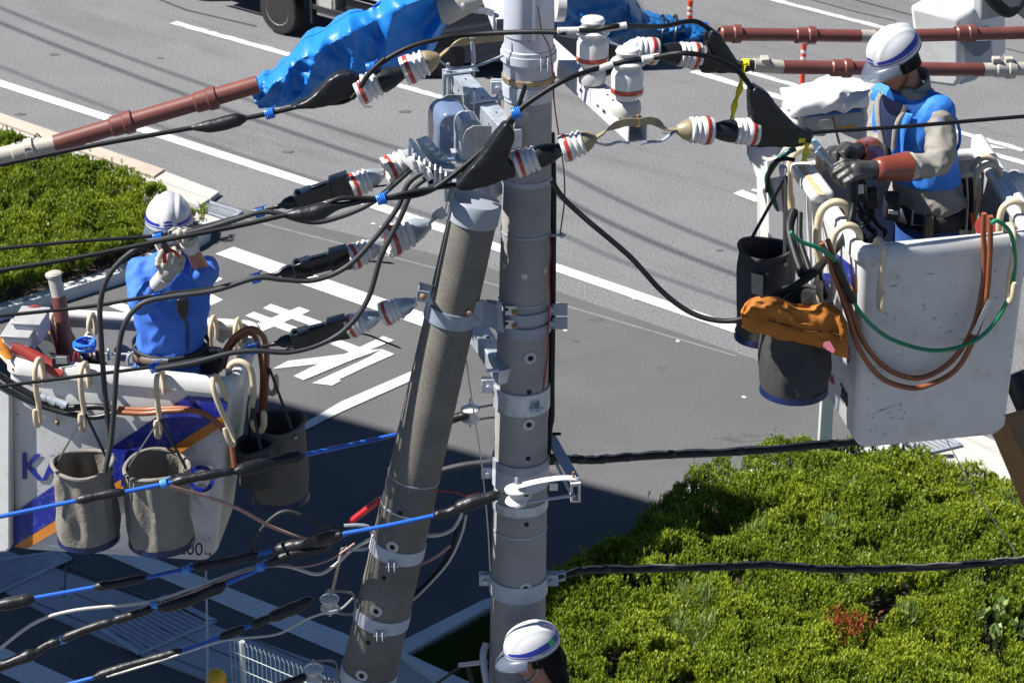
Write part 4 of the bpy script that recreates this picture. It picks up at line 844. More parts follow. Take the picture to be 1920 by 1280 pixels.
for x,y,l in [(308,906,'pale blue tie on the upper blue wire in front of the left bucket'),(349,1068,'blue tie on the second blue wire, left part'),(290,1133,'large light blue tie on the third wire'),(488,1062,'light blue tie on the third wire near its right end'),(404,1198,'light blue tie on the lowest blue wire'),(117,1198,'small light blue tie on the third wire, far left')]:
    tie(l,x,y,lambda x,y,x0=x:LW(x,y,-.24 if l.startswith('pale blue tie') else -.03),.019,.03,m=mat('light_blue_tie',(.10,.36,.80),.4))
# spool insulators with their brackets
def spool(label,x,y,fn,s=1.0,br=None,rod=None):
    c=fn(x,y); r=thing('spool_insulator',c,label,'insulator','small spool insulators on the lower lines')
    ob('porcelain',MB().lathe(c-Z*.042*s,Z,[(r_*s,z*s) for r_,z in [(.02,0),(.040,.004),(.046,.014),(.042,.024),(.028,.034),(.026,.044),(.034,.054),(.046,.062),(.048,.070),(.040,.078),(.02,.084),(.001,.085)]],24),porc,r)
    ob('bolt',MB().lathe(c-Z*.07*s,Z,[(.006*s,0),(.006*s,.15*s),(.001,.151*s)],8),galv,r)
    if br: 
        for q in br: 
            pts=cr([fn(*p) for p in q],4); mb=MB(); mb.tube(pts,.009,8,flat=.5); ob('bracket',mb,mat('rusty_pale_bracket',(.42,.36,.30),.5,.3,var=.2,scale=20),r)
    return r
F0=lambda x,y:LW(x,y,-.02)
spool('spool insulator held out in front of the tall pole',968,928,lambda x,y:PY(x,y,10.35),1.15)
spool('spool insulator between the poles on a two armed bracket',882,775,lambda x,y:PY(x,y,10.75),1.0,[[(875,768),(905,762),(945,755)],[(880,790),(910,784),(945,780)]])
spool('spool insulator left of the stub pole, upper one of two',618,1131,F0,1.0,[[(610,1108),(635,1108),(660,1112),(666,1130),(662,1150),(640,1150),(625,1146)]])
spool('spool insulator at the bottom edge left of the stub pole',588,1262,F0,1.0,[[(578,1240),(605,1238),(628,1240),(634,1262),(626,1276),(600,1274)]])
b_=thing('wire_bracket',F0(660,1000),'loop shaped steel bracket left of the stub pole at the second blue wire','bracket')
ob('loop',MB().tube(cr([F0(*p) for p in [(645,985),(672,984),(692,988),(698,1008),(692,1026),(665,1030),(648,1026)]],5),.009,8),galv_dull,b_)
ob('rod',MB().tube([F0(642,1026),F0(632,1070),(F0(622,1112))],.008,8),mat('rusty_pale_bracket',(.42,.36,.30),.5,.3),b_)
ob('blue_lead',MB().tube([F0(632,1006),F0(650,1000),F0(665,994)],.013,8),mat('dark_blue_lead',(.02,.08,.3),.3),b_)
frm=thing('bracket_frame',PY(1060,900,10.45),'pale rectangular steel bracket frame right of the tall pole','bracket')
pa=mat('pale_bracket',(.62,.6,.57),.45,.2,var=.1,scale=14,dirt=(.35,.25,.16),dirt_amt=.5,dscale=15)
f1=[(1032,808),(1050,850),(1083,915)]
ob('channel',MB().bar(PY(1030,815,10.85),PY(1078,900,10.42),.05,.02),galv_dull,frm,bevel=.003)
ob('channel',MB().bar(PY(1040,862,10.75),PY(1072,928,10.42),.012,.012),pa,frm)
mb=MB(); mb.bar(PY(1072,905,10.42),PY(1072,934,10.42),.012,.06,up=Vector((0,1,0))); mb.bar(PY(1086,905,10.42),PY(1086,934,10.42),.012,.06,up=Vector((0,1,0))); ob('end_box',mb,pa,frm,bevel=.002)
ob('end_top',MB().box(PY(1079,904,10.42),(.024,0,0),(0,.03,0),(0,0,.004)),pa,frm); ob('end_bottom',MB().box(PY(1079,934,10.42),(.024,0,0),(0,.03,0),(0,0,.004)),pa,frm)
twist(frm,[PY(968,912,10.33),PY(1010,902,10.35),PY(1050,896,10.37),PY(1080,896,10.38)],white_arm,w_=.045,nm='strap',tw=False); twist(frm,[PY(968,944,10.33),PY(1020,936,10.35),PY(1078,928,10.38)],white_arm,w_=.02,nm='lower_strap',tw=False)
ob('bolt',MB().lathe(PY(1075,900,10.38),Z,[(.012,0),(.012,.01),(.006,.012),(.006,.045)],6),rusty,frm); ob('bolt',MB().tube([PY(1036,813,10.8),PY(1052,813,10.8)],.008,8),hole_d,frm)
ob('bolt_plate',MB().box(PY(1038,912,10.55),(.02,0,0),(0,.005,0),(0,0,.02)),pa,frm,bevel=.003)
# service drops to the right
def RS(x,y,o=0): return PW(x,y,Vector((.1,10.72+o,0)),WRd)
def drop(label,pts,r):
    t=thing('service_drop',RS(*pts[0]),label,'cable bundle','black service cable bundles leaving to the right')
    q=cr([RS(*p) for p in pts],8); ob('cable',MB().tube(q,r,12),wire_blk,t); ob('messenger',MB().tube([p+Z*(r+.004)+Z*.004*math.sin(i*1.3) for i,p in enumerate(q)],.005,6),mat('messenger',(.25,.24,.25),.5,.3),t)
    ob('second_cable',MB().tube([p-Z*(r*.9) for p in q],r*.6,8),mat('cable_dkgrey',(.05,.05,.055),.4),t)
    for i in range(4,len(q)-1,7):
        d=(q[i+1]-q[i]).normalized(); ob('lashing',MB().lathe(q[i],d,[(r*1.25,0),(r*1.5,.012),(r*1.5,.03),(r*1.2,.045)],10),rubber,t)
    return t
drop('upper service cable bundle from the tall pole to below the right bucket',[(1036,862),(1065,860),(1110,862),(1160,858),(1250,852),(1400,845),(1600,828),(1780,812),(1960,795)],.015)
drop('lower service cable bundle crossing the whole azalea bed',[(1024,1082),(1060,1076),(1110,1067),(1200,1066),(1360,1062),(1440,1058),(1540,1066),(1640,1066),(1760,1062),(1860,1054),(1940,1048),(2020,1042)],.014)
for y,l in ((1082,'short steel clevis gripping the lower service bundle at the tall pole'),(862,'short clevis gripping the upper service bundle at the tall pole')):
    o=ob('clevis',MB().bar(RS(1022,y),RS(1060,y-4),.03,.05),galv_dull if y>900 else rubber,bevel=.004); tagit(o,l,'clevis')
# cables on the tall pole
wire('black cable running down the right edge of the tall pole',[(1034,250),(1037,340),(1037,420),(1036,560),(1035,640),(1034,720),(1034,780),(1030,805),(1026,870)],lambda x,y:PY(x,y,YP+.02),.016,wire_blk,name='down_cable')
wire('thin red wire down the face of the tall pole',[(1030,440),(1032,470),(1029,520),(1031,560),(1028,620),(1026,670),(1018,735)],lambda x,y:PY(x,y,YP-.075),.004,MATS['red_wire'],name='down_wire')
wire('thin brown earth wire hanging right of the tall pole',[(1008,12),(1016,60),(1030,90),(1036,140),(1040,200),(1052,280),(1058,330),(1058,380),(1050,440)],lambda x,y:PY(x,y,YP-.16),.0035,mat('brown_wire',(.12,.05,.035),.5),name='earth_wire')
wire('black cable drooping from the tall pole to the tool bags on the right bucket',[(1034,338),(1055,370),(1100,412),(1180,480),(1240,545),(1290,583),(1340,600),(1390,598),(1440,570)],lambda x,y:PY(x,y,10.55-.3*(x-1034)/400),.0125,wire_blk)
o=ob('pole_step_bolt',MB().lathe(PY(1030,441,YP-.02),(1,0,0),[(.007,0),(.007,.05),(.014,.05),(.014,.062),(.007,.062),(.007,.075)],8),galv_dull); tagit(o,'short threaded bolt sticking out right of the tall pole','bolt')
# ------------------------------------------------------------------ aerial buckets
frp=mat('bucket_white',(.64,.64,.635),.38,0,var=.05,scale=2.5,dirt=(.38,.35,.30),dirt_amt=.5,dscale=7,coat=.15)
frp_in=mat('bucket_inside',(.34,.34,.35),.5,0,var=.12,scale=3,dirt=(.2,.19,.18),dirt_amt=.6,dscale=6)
rimm=mat('rim_white',(.62,.62,.61),.32,0,var=.04,scale=4,dirt=(.40,.36,.30),dirt_amt=.45,dscale=14)
beige=mat('beige_hook',(.60,.50,.34),.38,0,var=.08,scale=20,dirt=(.35,.27,.16),dirt_amt=.5,dscale=30)
brownhose=mat('brown_hose',(.26,.085,.035),.35,0,var=.12,scale=8); greenhose=mat('green_hose',(.012,.22,.10),.35,0,var=.1,scale=8)
bluedecal=mat('blue_decal',(.012,.022,.25),.35,0,var=.12,scale=6,dirt=(.35,.36,.4),dirt_amt=.35,dscale=22); orangedecal=mat('orange_decal',(.55,.19,.02),.4,0,var=.12,scale=6,dirt=(.5,.4,.3),dirt_amt=.35,dscale=22)
blackdecal=mat('black_decal',(.02,.02,.02),.5)
canvas=mat('grey_canvas',(.23,.212,.182),.85,0,var=.14,scale=5,bump=.003,bscale=60,dirt=(.12,.11,.092),dirt_amt=.7,dscale=6)
canvas_dk=mat('dark_canvas',(.035,.035,.036),.8,0,var=.15,scale=6,bump=.003,bscale=70,dirt=(.07,.07,.068),dirt_amt=.5,dscale=6)
bluebase=mat('blue_vinyl_base',(.008,.02,.085),.35,0,var=.2,scale=9); strapm=mat('dark_strap',(.02,.022,.03),.6)
def bucket(label,T,B,wall=.018,lip=.034):
    """T, B: top and bottom corners FL FR BR BL"""
    c=sum((p for p in B),Vector())/4; r=thing('aerial_bucket',c,label,'work bucket')
    def rr(Q,rad=.05,n=4):
        out=[];k=len(Q)
        for i in range(k):
            a=Q[i-1];p=Q[i];b=Q[(i+1)%k]; u=(a-p).normalized()*rad;v_=(b-p).normalized()*rad
            for j in range(n+1):
                t=j/n; out.append((p+u)*(1-t)**2+p*2*t*(1-t)+(p+v_)*t*t)
        return out
    ct=sum(T,Vector())/4
    to=rr(T);bo=rr(B,.07); inn=lambda P_,c_,w_:[p+((c_-p).normalized()*w_*1.4) for p in P_]
    ti=inn(to,ct,wall);bi=[p+Z*.03 for p in inn(bo,c,wall)]
    n=len(to); mb=MB(); bm_=[p.lerp(q,.04)+ (c-q).normalized()*0 for p,q in zip(bo,to)]; bl=[p+(c-p).normalized()*.03 for p in bo]
    b0=0; mb.v+=bl+bm_+to
    for k_ in range(2):
        for i in range(n): j=(i+1)%n; mb._f([k_*n+i,k_*n+j,(k_+1)*n+j,(k_+1)*n+i])
    mb._f(list(range(n-1,-1,-1))); ob('shell',mb,frp,r,smooth=50)
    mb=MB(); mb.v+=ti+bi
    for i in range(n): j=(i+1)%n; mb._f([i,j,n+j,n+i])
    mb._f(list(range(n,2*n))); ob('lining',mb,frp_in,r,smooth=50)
    mb=MB(); cen=[p+(ct-p).normalized()*wall*.5 for p in rr(T,.07,5)]
    prof=[(-lip*.75,.0),(-lip*.75,lip*.8),(-lip*.4,lip*1.15),(lip*.4,lip*1.15),(lip*.9,lip*.8),(lip*.95,-lip*1.0),(lip*.7,-lip*1.1)]
    m_=len(cen); b0=len(mb.v)
    for i,p in enumerate(cen):
        d=(cen[(i+1)%m_]-cen[i-1]).normalized(); o=d.cross(Z).normalized()
        if o.dot(p-ct)<0:o=-o
        for a,b in prof: mb.v.append(p+o*a+Z*b)
    k_=len(prof)
    for i in range(m_):
        for j in range(k_): i2=(i+1)%m_; mb._f([b0+i*k_+j,b0+i2*k_+j,b0+i2*k_+(j+1)%k_,b0+i*k_+(j+1)%k_])
    ob('rim',mb,rimm,r,smooth=60)
    return r
def plane_pt(x,y,p0,n):
    rr=ray(x,y); return CAM+rr*((p0-CAM).dot(n)/rr.dot(n))
ZL=7.55; LT=[G(14,684,ZL),G(440,724,ZL),G(484,616,ZL),G(95,592,ZL)]
ZBL=6.62
LB=[G(22,1030,ZBL),G(402,1054,ZBL)]; LB+=[LB[1]+(LT[2]-LT[1])*.85,LB[0]+(LT[3]-LT[0])*.85]
bl_=bucket('white aerial bucket with blue and orange diagonal stripes at the left',LT,LB)
ln=((LT[1]-LT[0]).cross(LB[0]-LT[0])).normalized()
if ln.y>0: ln=-ln
LFp=lambda x,y:plane_pt(x,y,LT[0]+ln*.003,ln)
def decal(pts,fn,m,parent,name='stripe',n=Vector((0,-1,0)),th=.0012):
    q=[fn(x,y) for x,y in pts]; return ob(name,MB().prism(q,n*th),m,parent,smooth=0)
decal([(26,962),(93,915),(207,840),(352,742),(428,748),(424,772),(100,976),(26,1022)],LFp,bluedecal,bl_,'blue_stripe',ln)
decal([(26,1024),(100,978),(424,774),(421,796),(100,999),(50,1028)],LFp,orangedecal,bl_,'orange_stripe',ln)
def text(s,p0,p1,hpx,fn,m,parent,name='lettering',n=None,bold=0.0,fit=True):
    cu=bpy.data.curves.new('t','FONT'); cu.body=s; cu.size=1; cu.extrude=.004; cu.offset=bold; o=bpy.data.objects.new('t',cu); C.objects.link(o)
    dg=bpy.context.evaluated_depsgraph_get(); me=bpy.data.meshes.new_from_object(o.evaluated_get(dg)); vs=[v.co.copy() for v in me.vertices]; fs=[list(p.vertices) for p in me.polygons]
    C.objects.unlink(o); bpy.data.objects.remove(o)
    xs=[v.x for v in vs]; x0,x1=min(xs),max(xs); ys=[v.y for v in vs]; y0,y1=min(ys),max(ys)
    A=fn(*p0);Bq=fn(*p1); U=(Bq-A); V=fn(p0[0],p0[1]-hpx)-A; mb=MB()
    for v in vs: mb.v.append(A+U*((v.x-x0)/(x1-x0))+V*((v.y-y0)/(y1-y0))+n*(v.z*.4+.0005))
    for f in fs: mb._f(f)
    return ob(name,mb,m,parent,smooth=0)
text('KANDENKO',(42,898),(402,924),50,LFp,bluedecal,bl_,n=ln,bold=.012)
text('200',(334,1038),(380,1041),24,LFp,blackdecal,bl_,n=ln,bold=.0); text('kg',(384,1041),(397,1042),9,LFp,blackdecal,bl_,n=ln)
def scratches(parent,fn,box,n,nv,seed,name='scratches',m=None,edge=0):
    R=random.Random(seed); mb=MB(); x0,y0,x1,y1=box
    for i in range(n):
        x=R.uniform(x0,x1);y=R.uniform(y0,y1)
        if edge and R.random()<edge: y=y1-abs(R.gauss(0,.10))*(y1-y0)
        L=R.uniform(3,26) if R.random()<.8 else R.uniform(20,60); a=R.gauss(-.15,.35); w_=R.uniform(.25,.7)
        if R.random()<.45: L=R.uniform(1.5,5); w_=R.uniform(.7,1.8); a=R.uniform(-1.5,1.5)
        dx=L*cos(a);dy=L*sin(a); k_=[(x,y),(x+dx*.5+R.uniform(-1,1)-dy/L*w_,y+dy*.5+dx/L*w_),(x+dx,y+dy),(x+dx*.5+dy/L*w_,y+dy*.5-dx/L*w_)]
        if any(not(x0<=u<=x1 and y0<=v<=y1) for u,v in k_): continue
        mb.prism([fn(u,v)+nv*.0004 for u,v in k_],nv*.0004)
    return ob(name,mb,m or mat('scratch_mark',(.16,.16,.17),.7),parent,smooth=0)
scratches(bl_,LFp,(30,770,420,1035),90,ln,3)
# left corner panel of the neighbouring boom bracket
LPn=lambda x,y:plane_pt(x,y,LT[0]+ln*.05,ln)
o=ob('boom_bracket',MB().prism([LPn(-90,672),LPn(12,735),LPn(20,740),LPn(20,1028),LPn(12,1036),LPn(-90,1040)],(.01,.12,0)),frp,smooth=30,bevel=.012); tagit(o,'white boom bracket casing at the far left beside the bucket','bracket')
nT=(CAM-LW(60,270,.2)).normalized()
ob_p=[o for o in C.objects if o.get('label','').startswith('red brown pipe cover with a tan end')][0]
for ch_,a,b in (('B',(28,271),(42,267)),('A',(61,262),(78,257))): text(ch_,a,b,10,lambda x,y:LW(x,y,.205),blackdecal,ob_p,n=nT)
# hooks
HG='beige plastic hooks over the bucket rims'
def hook(p,o,label,s=1.0,tilt=0.0,mirror=1):
    o=Vector(o).normalized(); d=o.cross(Z)
    pts=[(-.042,-.085),(-.046,-.02),(-.036,.030),(0,.050),(.038,.030),(.050,-.02),(.048,-.09),(.038,-.14),(.040,-.20),(.050,-.232),(.070,-.236),(.084,-.208),(.086,-.15)]
    q=cr([p+o*a*s+Z*b*s+d*(b*tilt) for a,b in pts],4); rs=[.0125*s]*len(q); rs[0]=.008*s; rs[-1]=.008*s
    h=ob('bucket_hook',MB().tube(q,rs,10),beige,smooth=60); return tagit(h,label,'hook',HG)
def rimL(x,y): return G(x,y,ZL+.03)
fo=Vector((ln.x,ln.y,0)).normalized()
for x,y,t,l in [(73,694,0,'beige hook on the left bucket front rim, farthest left'),(158,702,0,'beige hook on the left bucket front rim carrying the left grey bag'),(300,714,0,'beige hook on the left bucket front rim carrying the second grey bag'),(408,726,.35,'tilted beige hook beside the left bucket corner')]:
    hook(rimL(x,y),fo,l,1.08,t)
bo_=-fo
for x,y,l in [(172,606,'beige hook on the rear rim of the left bucket, beside the red brown stick'),(400,612,'beige hook on the rear rim just right of the left worker'),(446,616,'beige hook on the rear rim near the far corner of the left bucket')]:
    hook(rimL(x,y),bo_*-1,l,.95,0)
hook(rimL(100,604),fo,'beige hook on the rear rim behind the red brown stick',.9)
ro=(LT[1]-LT[0]); ro=Vector((ro.x,ro.y,0)).normalized()
hook(G(450,700,ZL+.03),ro,'large beige hook at the near end of the left bucket side rail',1.25); hook(G(478,640,ZL+.03),ro,'large beige hook at the far end of the left bucket side rail',1.15)
# canvas tool bags
BG='canvas tool bags hanging from the buckets'
def bag(label,top,r,h,m,hook_pt,seed,base=True,strapw=.018,side=Vector((1,0,0))):
    top=Vector(top); R=thing('tool_bag',top-Z*h,label,'tool bag',BG); 
    def fn(u,v):
        a=2*pi*u; z=-h*v; rr=r*(1+.03*v); q=noise.noise(Vector((cos(a)*2.2,sin(a)*2.2,v*1.1+seed)))*.20*r*min(1,v*6)*min(1,(1-v)*4)+noise.noise(Vector((cos(a)*5,sin(a)*5,v*2.2+seed*3)))*.08*r*min(1,v*6)*min(1,(1-v)*4)
        return top+Vector((cos(a)*(rr+q),sin(a)*(rr+q),z+ (.012*sin(a*2+seed) if v<.02 else 0)))
    mb=MB().grid(fn,48,26,closed_u=True); ob('canvas_wall',mb,m,R,smooth=60,solid=-.004)
    ob('floor',MB().lathe(top-Z*h*.97,-Z,[(r*.98,0),(r*1.0,.01),(.001,.011)],32,cap=False),canvas_dk,R)
    if base: ob('blue_base',MB().grid(lambda u,v:top+Vector((cos(2*pi*u)*r*(1.055+.02*v),sin(2*pi*u)*r*(1.055+.02*v),-h*(.935+.07*v))),40,3,closed_u=True),bluebase,R)
    ob('hoop',MB().tube([top+Vector((cos(a)*r*1.02,sin(a)*r*1.02,.012*sin(a*2+seed))) for a in np.linspace(0,2*pi,41)[:-1]],.010,8,closed=True),m,R)
    for s_ in (-1,1):
        e=top+side*s_*r+Vector((0,-.01*s_,-.03)); mb=MB().tube([Vector(hook_pt),e],strapw/2,6,flat=.25); ob('strap',mb,strapm,R)
        ob('eyelet',MB().lathe(e+side*s_*.004-Vector((0,.004,0)),side*s_+Vector((0,-.6,0)),[(.004,0),(.009,.001),(.009,.004),(.004,.005)],10,cap=False),galv,R)
    return R
YB=10.47
bag('grey canvas tool bag hung farthest left on the left bucket',PY(155,868,YB+.0),.138,.40,canvas,PY(160,775,10.56),1.3)
bag('grey canvas tool bag hung second from the left on the left bucket',PY(294,874,YB),.148,.40,canvas,PY(300,785,10.56),4.1)
bag('large dark canvas bag hanging off the far end of the left bucket side rail',PY(520,790,10.98),.132,.42,mat('brown_canvas',(.115,.11,.096),.85,var=.15,scale=5,bump=.003,bscale=60),PY(505,690,10.98),7.7,side=Vector((.7,-.7,0)))
bag('small black canvas bag at the near end of the left bucket side rail',PY(478,835,10.72),.086,.19,canvas_dk,PY(474,765,10.72),9.2,base=False,side=Vector((.5,-.8,0)))
bag('dark canvas bag with a paper label hanging left of the right bucket',PY(1437,465,10.75),.123,.45,canvas_dk,PY(1474,330,10.85),2.2,side=Vector((.6,-.8,0)))
lb_=bag('dark canvas bag under the orange sleeve on the right bucket',PY(1497,565,10.28),.145,.44,canvas_dk,PY(1535,500,10.3),5.6,side=Vector((.9,.4,0)))
# hoses on the left bucket
LF=lambda x,y:plane_pt(x,y,LT[0]+ln*.035,ln)
def hose(label,pts,fn,r,m,group=None,k=7): return wire(label,pts,fn,r,m,k,cat='hose',name='hose',group=group,n=12)
hose('upper black hose with steel couplings on the left bucket front',[(-60,660),(0,703),(50,735),(112,762),(180,752+10),(208,765)],LF,.016,rubber)
hose('lower black hose on the left bucket front',[(-60,690),(0,722),(40,745),(100,768),(170,782),(222,772)],lambda x,y:plane_pt(x,y,LT[0]+ln*.05,ln),.013,rubber)
o=ob('hose_coupling',MB().tube([LF(84,745),LF(126,760)],.020,12),galv); tagit(o,'shiny steel coupling on the upper black hose','coupling')
mb=MB(); a=LF(66,737);b=LF(126,764); mb.lathe(a,b-a,[(.012,0),(.02,.004),(.02,.02),(.014,.022),(.014,.04),(.022,.042),(.022,.06),(.016,.062),(.016,.08),(.023,.082),(.023,.11),(.015,.112),(.015,.14),(.019,.142),(.019,.155)],14); o=ob('hose_coupling',mb,galv); tagit(o,'longer ribbed steel coupling by the black hoses','coupling')
hose('brown hose looping down from the black hoses round the left bucket corner',[(222,766),(270,768),(300,766),(350,766),(395,782),(425,812),(436,850),(438,880)],LF,.0125,brownhose,'brown hoses on the left bucket')
hose('second brown hose beside it on the left bucket front',[(215,772),(270,775),(320,770),(375,772),(410,795),(432,830),(440,875)],lambda x,y:plane_pt(x,y,LT[0]+ln*.055,ln),.0125,brownhose,'brown hoses on the left bucket')
hose('brown hose arched over the far corner of the left bucket',[(410,690),(420,660),(440,630),(470,615),(493,630),(500,670),(498,740),(490,790)],lambda x,y:PY(x,y,11.0),.0125,brownhose,'brown hoses on the left bucket')
hose('inner brown hose arched over the far corner of the left bucket',[(418,690),(430,655),(450,632),(468,625),(482,640),(492,700),(488,770),(484,800)],lambda x,y:PY(x,y,11.06),.0125,brownhose,'brown hoses on the left bucket')
for x,h_,l in ((107,795,'small brass weight on a wire below the hose coupling'),(117,772,'small dark cap on a wire below the hose coupling')):
    o=ob('brass_weight',MB().tube([LF(x-1,752),LF(x,h_-10)],.0015,5).lathe(LF(x,h_-9),-Z,[(.003,0),(.011,.008),(.011,.03),(.001,.032)],12),mat('brass',(.25,.19,.10),.5,.5)); tagit(o,l,'cap')
# things inside the left bucket
LI=lambda Y:(lambda x,y:PY(x,y,Y))
t=thing('insulated_stick',PY(128,690,11.1),'red brown insulated stick with a pale tip standing in the left bucket','stick')
ob('rod',MB().tube([PY(132,715,11.1),PY(110,555,11.18)],.036,16),redpipe,t); ob('tip',MB().tube([PY(110,556,11.18),PY(100,512,11.2)],.033,16),tanpipe,t); ob('collar',MB().lathe(PY(129,692,11.1),(-.1,0,1),[(.036,0),(.046,.006),(.046,.018),(.036,.024)],18),redpipe,t); ob('tip_collar',MB().lathe(PY(101,518,11.2),(-.1,0,1),[(.033,0),(.040,.004),(.040,.016),(.033,.02)],18),tanpipe,t)
redp=mat('plain_red_pipe',(.28,.035,.03),.4,var=.1)
o=ob('red_tube',MB().tube([PY(28,648,10.95),PY(120,702,10.85)],.034,16),redp); tagit(o,'red tube lying in the left bucket behind the front rim','tube')
for k_,(a,b,l) in enumerate([((-20,625),(20,672),'orange strap end left of the red tube'),((0,660),(28,690),'orange sleeve piece under the red tube')]):
    o=ob('orange_sleeve',MB().tube(cr([PY(*a,11.0),PY((a[0]+b[0])/2,a[1]+14,10.95),PY(*b,10.9)],4),.02,8,flat=.5),orangedecal); tagit(o,l,'sleeve')
for i,(x,y,Y,l) in enumerate([(60,612,11.05,'upper grey switch box in the rear left corner of the left bucket'),(40,636,11.0,'white switch box in the rear left corner of the left bucket')]):
    t=thing('switch_box',PY(x,y,Y),l,'box'); ob('case',MB().box(PY(x,y,Y),(.065,-.01,0),(.015,.07,.01),(0,0,.05)),frp if i else greypaint,t,bevel=.008); ob('lid',MB().box(PY(x,y,Y)+Z*.056,(.072,-.01,0),(.015,.076,.01),(0,0,.006)),frp_in,t,bevel=.004)
t=thing('rope_coil',PY(158,650,10.98),'coil of bright blue cord hung on a hook in the left bucket','cord coil')
mb=MB()
for k_ in range(7): mb.tube([PY(159,648,10.98)+Vector((cos(a)*(.047+.003*(k_%3)),sin(a)*(.047+.003*(k_%3)),-.012+.006*k_+.004*sin(a*2+k_))) for a in np.linspace(0,6.283,25)[:-1]],.0045,6,closed=True)
ob('coil',mb,blue_tie,t)
hook(PY(165,640,11.08),-fo*-1,'beige hook carrying the blue cord coil',.8)
o=ob('meter_case',MB().box(PY(114,678,10.86),(.040,0,0),(0,.02,0),(0,0,.030)),MATS['black_plastic'],bevel=.006); tagit(o,'small dark case with a paper label just inside the left bucket rim','case')
o2=ob('label',MB().box(PY(115,675,10.835),(.026,0,0),(0,.002,0),(0,0,.018)),mat('paper',(.6,.6,.6),.6),None); o2.parent=o; o2.location=o2.location-o.location
redrope=mat('red_rope',(.30,.02,.02),.7,var=.6,scale=60)
wire('red and black twisted rope over the rear rim of the left bucket',[(34,604),(48,582),(70,575),(85,590),(98,620),(106,650),(111,672)],lambda x,y:PY(x,y,11.12),.009,redrope,cat='rope',name='rope')
for i,pts in enumerate([[(140,660),(138,680),(150,700)],[(146,662),(150,680),(165,698)],[(185,655),(192,680),(185,700)]]):
    wire('thin red lead below the blue cord coil, '+('leftmost','middle','rightmost')[i],pts,lambda x,y:PY(x,y,10.9),.004,mat('pink_lead',(.45,.03,.06),.4),cat='lead',name='lead')
for i,(x,y,l) in enumerate([(155,690,'black pouch under the blue cord coil'),(178,685,'black tool grip right of the blue cord coil')]):
    o=ob('tool_pouch',MB().cap2(PY(x,y+15,10.95),PY(x+4,y-18,10.98),.035,.028,12),rubber,remesh=.008,disp=(.015,.05)); tagit(o,l,'pouch')
o=ob('lifeline_bar',MB().tube([PY(190,663,11.05),PY(245,664,11.02)],.006,8),galv); tagit(o,'thin steel bar with rings behind the left worker','bar')
for x in (204,):
    o=ob('steel_ring',MB().tube([PY(x,664,11.03)+Vector((0,.01*0+sin(a)*.012,cos(a)*.028)) for a in np.linspace(0,6.283,21)[:-1]],.005,8,closed=True),galv); tagit(o,'steel ring on the thin bar in the left bucket','ring')
o=ob('spatula',MB().prism([PY(62,632,11.15),PY(95,642,11.15),PY(108,655,11.15),PY(102,675,11.12),PY(62,668,11.12)],(0,.004,0)),hpm,bevel=.001); tagit(o,'flat grey steel blade in the left bucket','blade')
# ------------------------------------------------------------------ right bucket
ZR=8.44; RT_=[G(1614,478,ZR),G(1932,448,ZR),G(1838,292,ZR),G(1504,318,ZR)]
ZBR=7.46; RBm=[G(1606,833,ZBR),G(1888,806,ZBR)]; RBm=[p-Z*.03 for p in RBm]; RBm+=[RBm[1]+(RT_[2]-RT_[1])*.84,RBm[0]+(RT_[3]-RT_[0])*.84]
br_=bucket('white scuffed aerial bucket at the right with a plain front','' or RT_,RBm)
rn=((RT_[1]-RT_[0]).cross(RBm[0]-RT_[0])).normalized()
if rn.y>0: rn=-rn
RF=lambda x,y,o=.003:plane_pt(x,y,RT_[0]+rn*o,rn)
scratches(br_,RF,(1622,500,1900,818),150,rn,8,edge=.45)
sn=((RT_[3]-RT_[0]).cross(RBm[0]-RT_[0])).normalized()
if sn.x>0: sn=-sn
SFp=lambda x,y,o=.003:plane_pt(x,y,RT_[0]+sn*o,sn)
decal([(1528,512),(1556,512),(1562,560),(1535,540)],SFp,bluedecal,br_,'blue_patch',sn); decal([(1562,470),(1600,500),(1606,545),(1578,520)],SFp,bluedecal,br_,'blue_patch',sn); decal([(1588,520),(1606,516),(1606,545),(1592,560),(1585,545)],SFp,orangedecal,br_,'orange_patch',sn)
decal([(1587,660),(1592,650),(1592,680),(1588,680)],SFp,bluedecal,br_,'blue_patch',sn); decal([(1554,700),(1562,706),(1564,720),(1557,716)],SFp,redp,br_,'red_mark',sn)
text('200',(1576,742),(1589,765),26,lambda x,y:SFp(x,y,.003),blackdecal,br_,n=sn)
fr=Vector((rn.x,rn.y,0)).normalized(); sr_=Vector((sn.x,sn.y,0)).normalized()
hook(G(1648,470,ZR+.03),fr,'beige hook on the front rim of the right bucket, near its left corner',1.05); hook(G(1892,446,ZR+.03),fr,'beige hook on the front rim of the right bucket, near its right corner',1.15)
hook(G(1510,305,ZR+.05),sr_,'large beige hook at the rear end of the right bucket side rail',1.5); hook(G(1565,408,ZR+.04),sr_,'large beige hook midway along the right bucket side rail',1.5); hook(G(1588,448,ZR+.04),sr_,'beige hook on the side rail nearest the right bucket corner',1.3)
er=-sr_
for x,y,l in [(1845,318,'beige hook at the rear of the far rail of the right bucket'),(1852,332,'second beige hook on the far rail of the right bucket'),(1898,402,'beige hook on the far rail close to the right picture edge'),(1812,350,'beige hook hanging inside the right bucket behind the worker')]:
    hook(G(x,y,ZR+.04) if x!=1812 else PY(x,y,11.0),er,l,1.25)
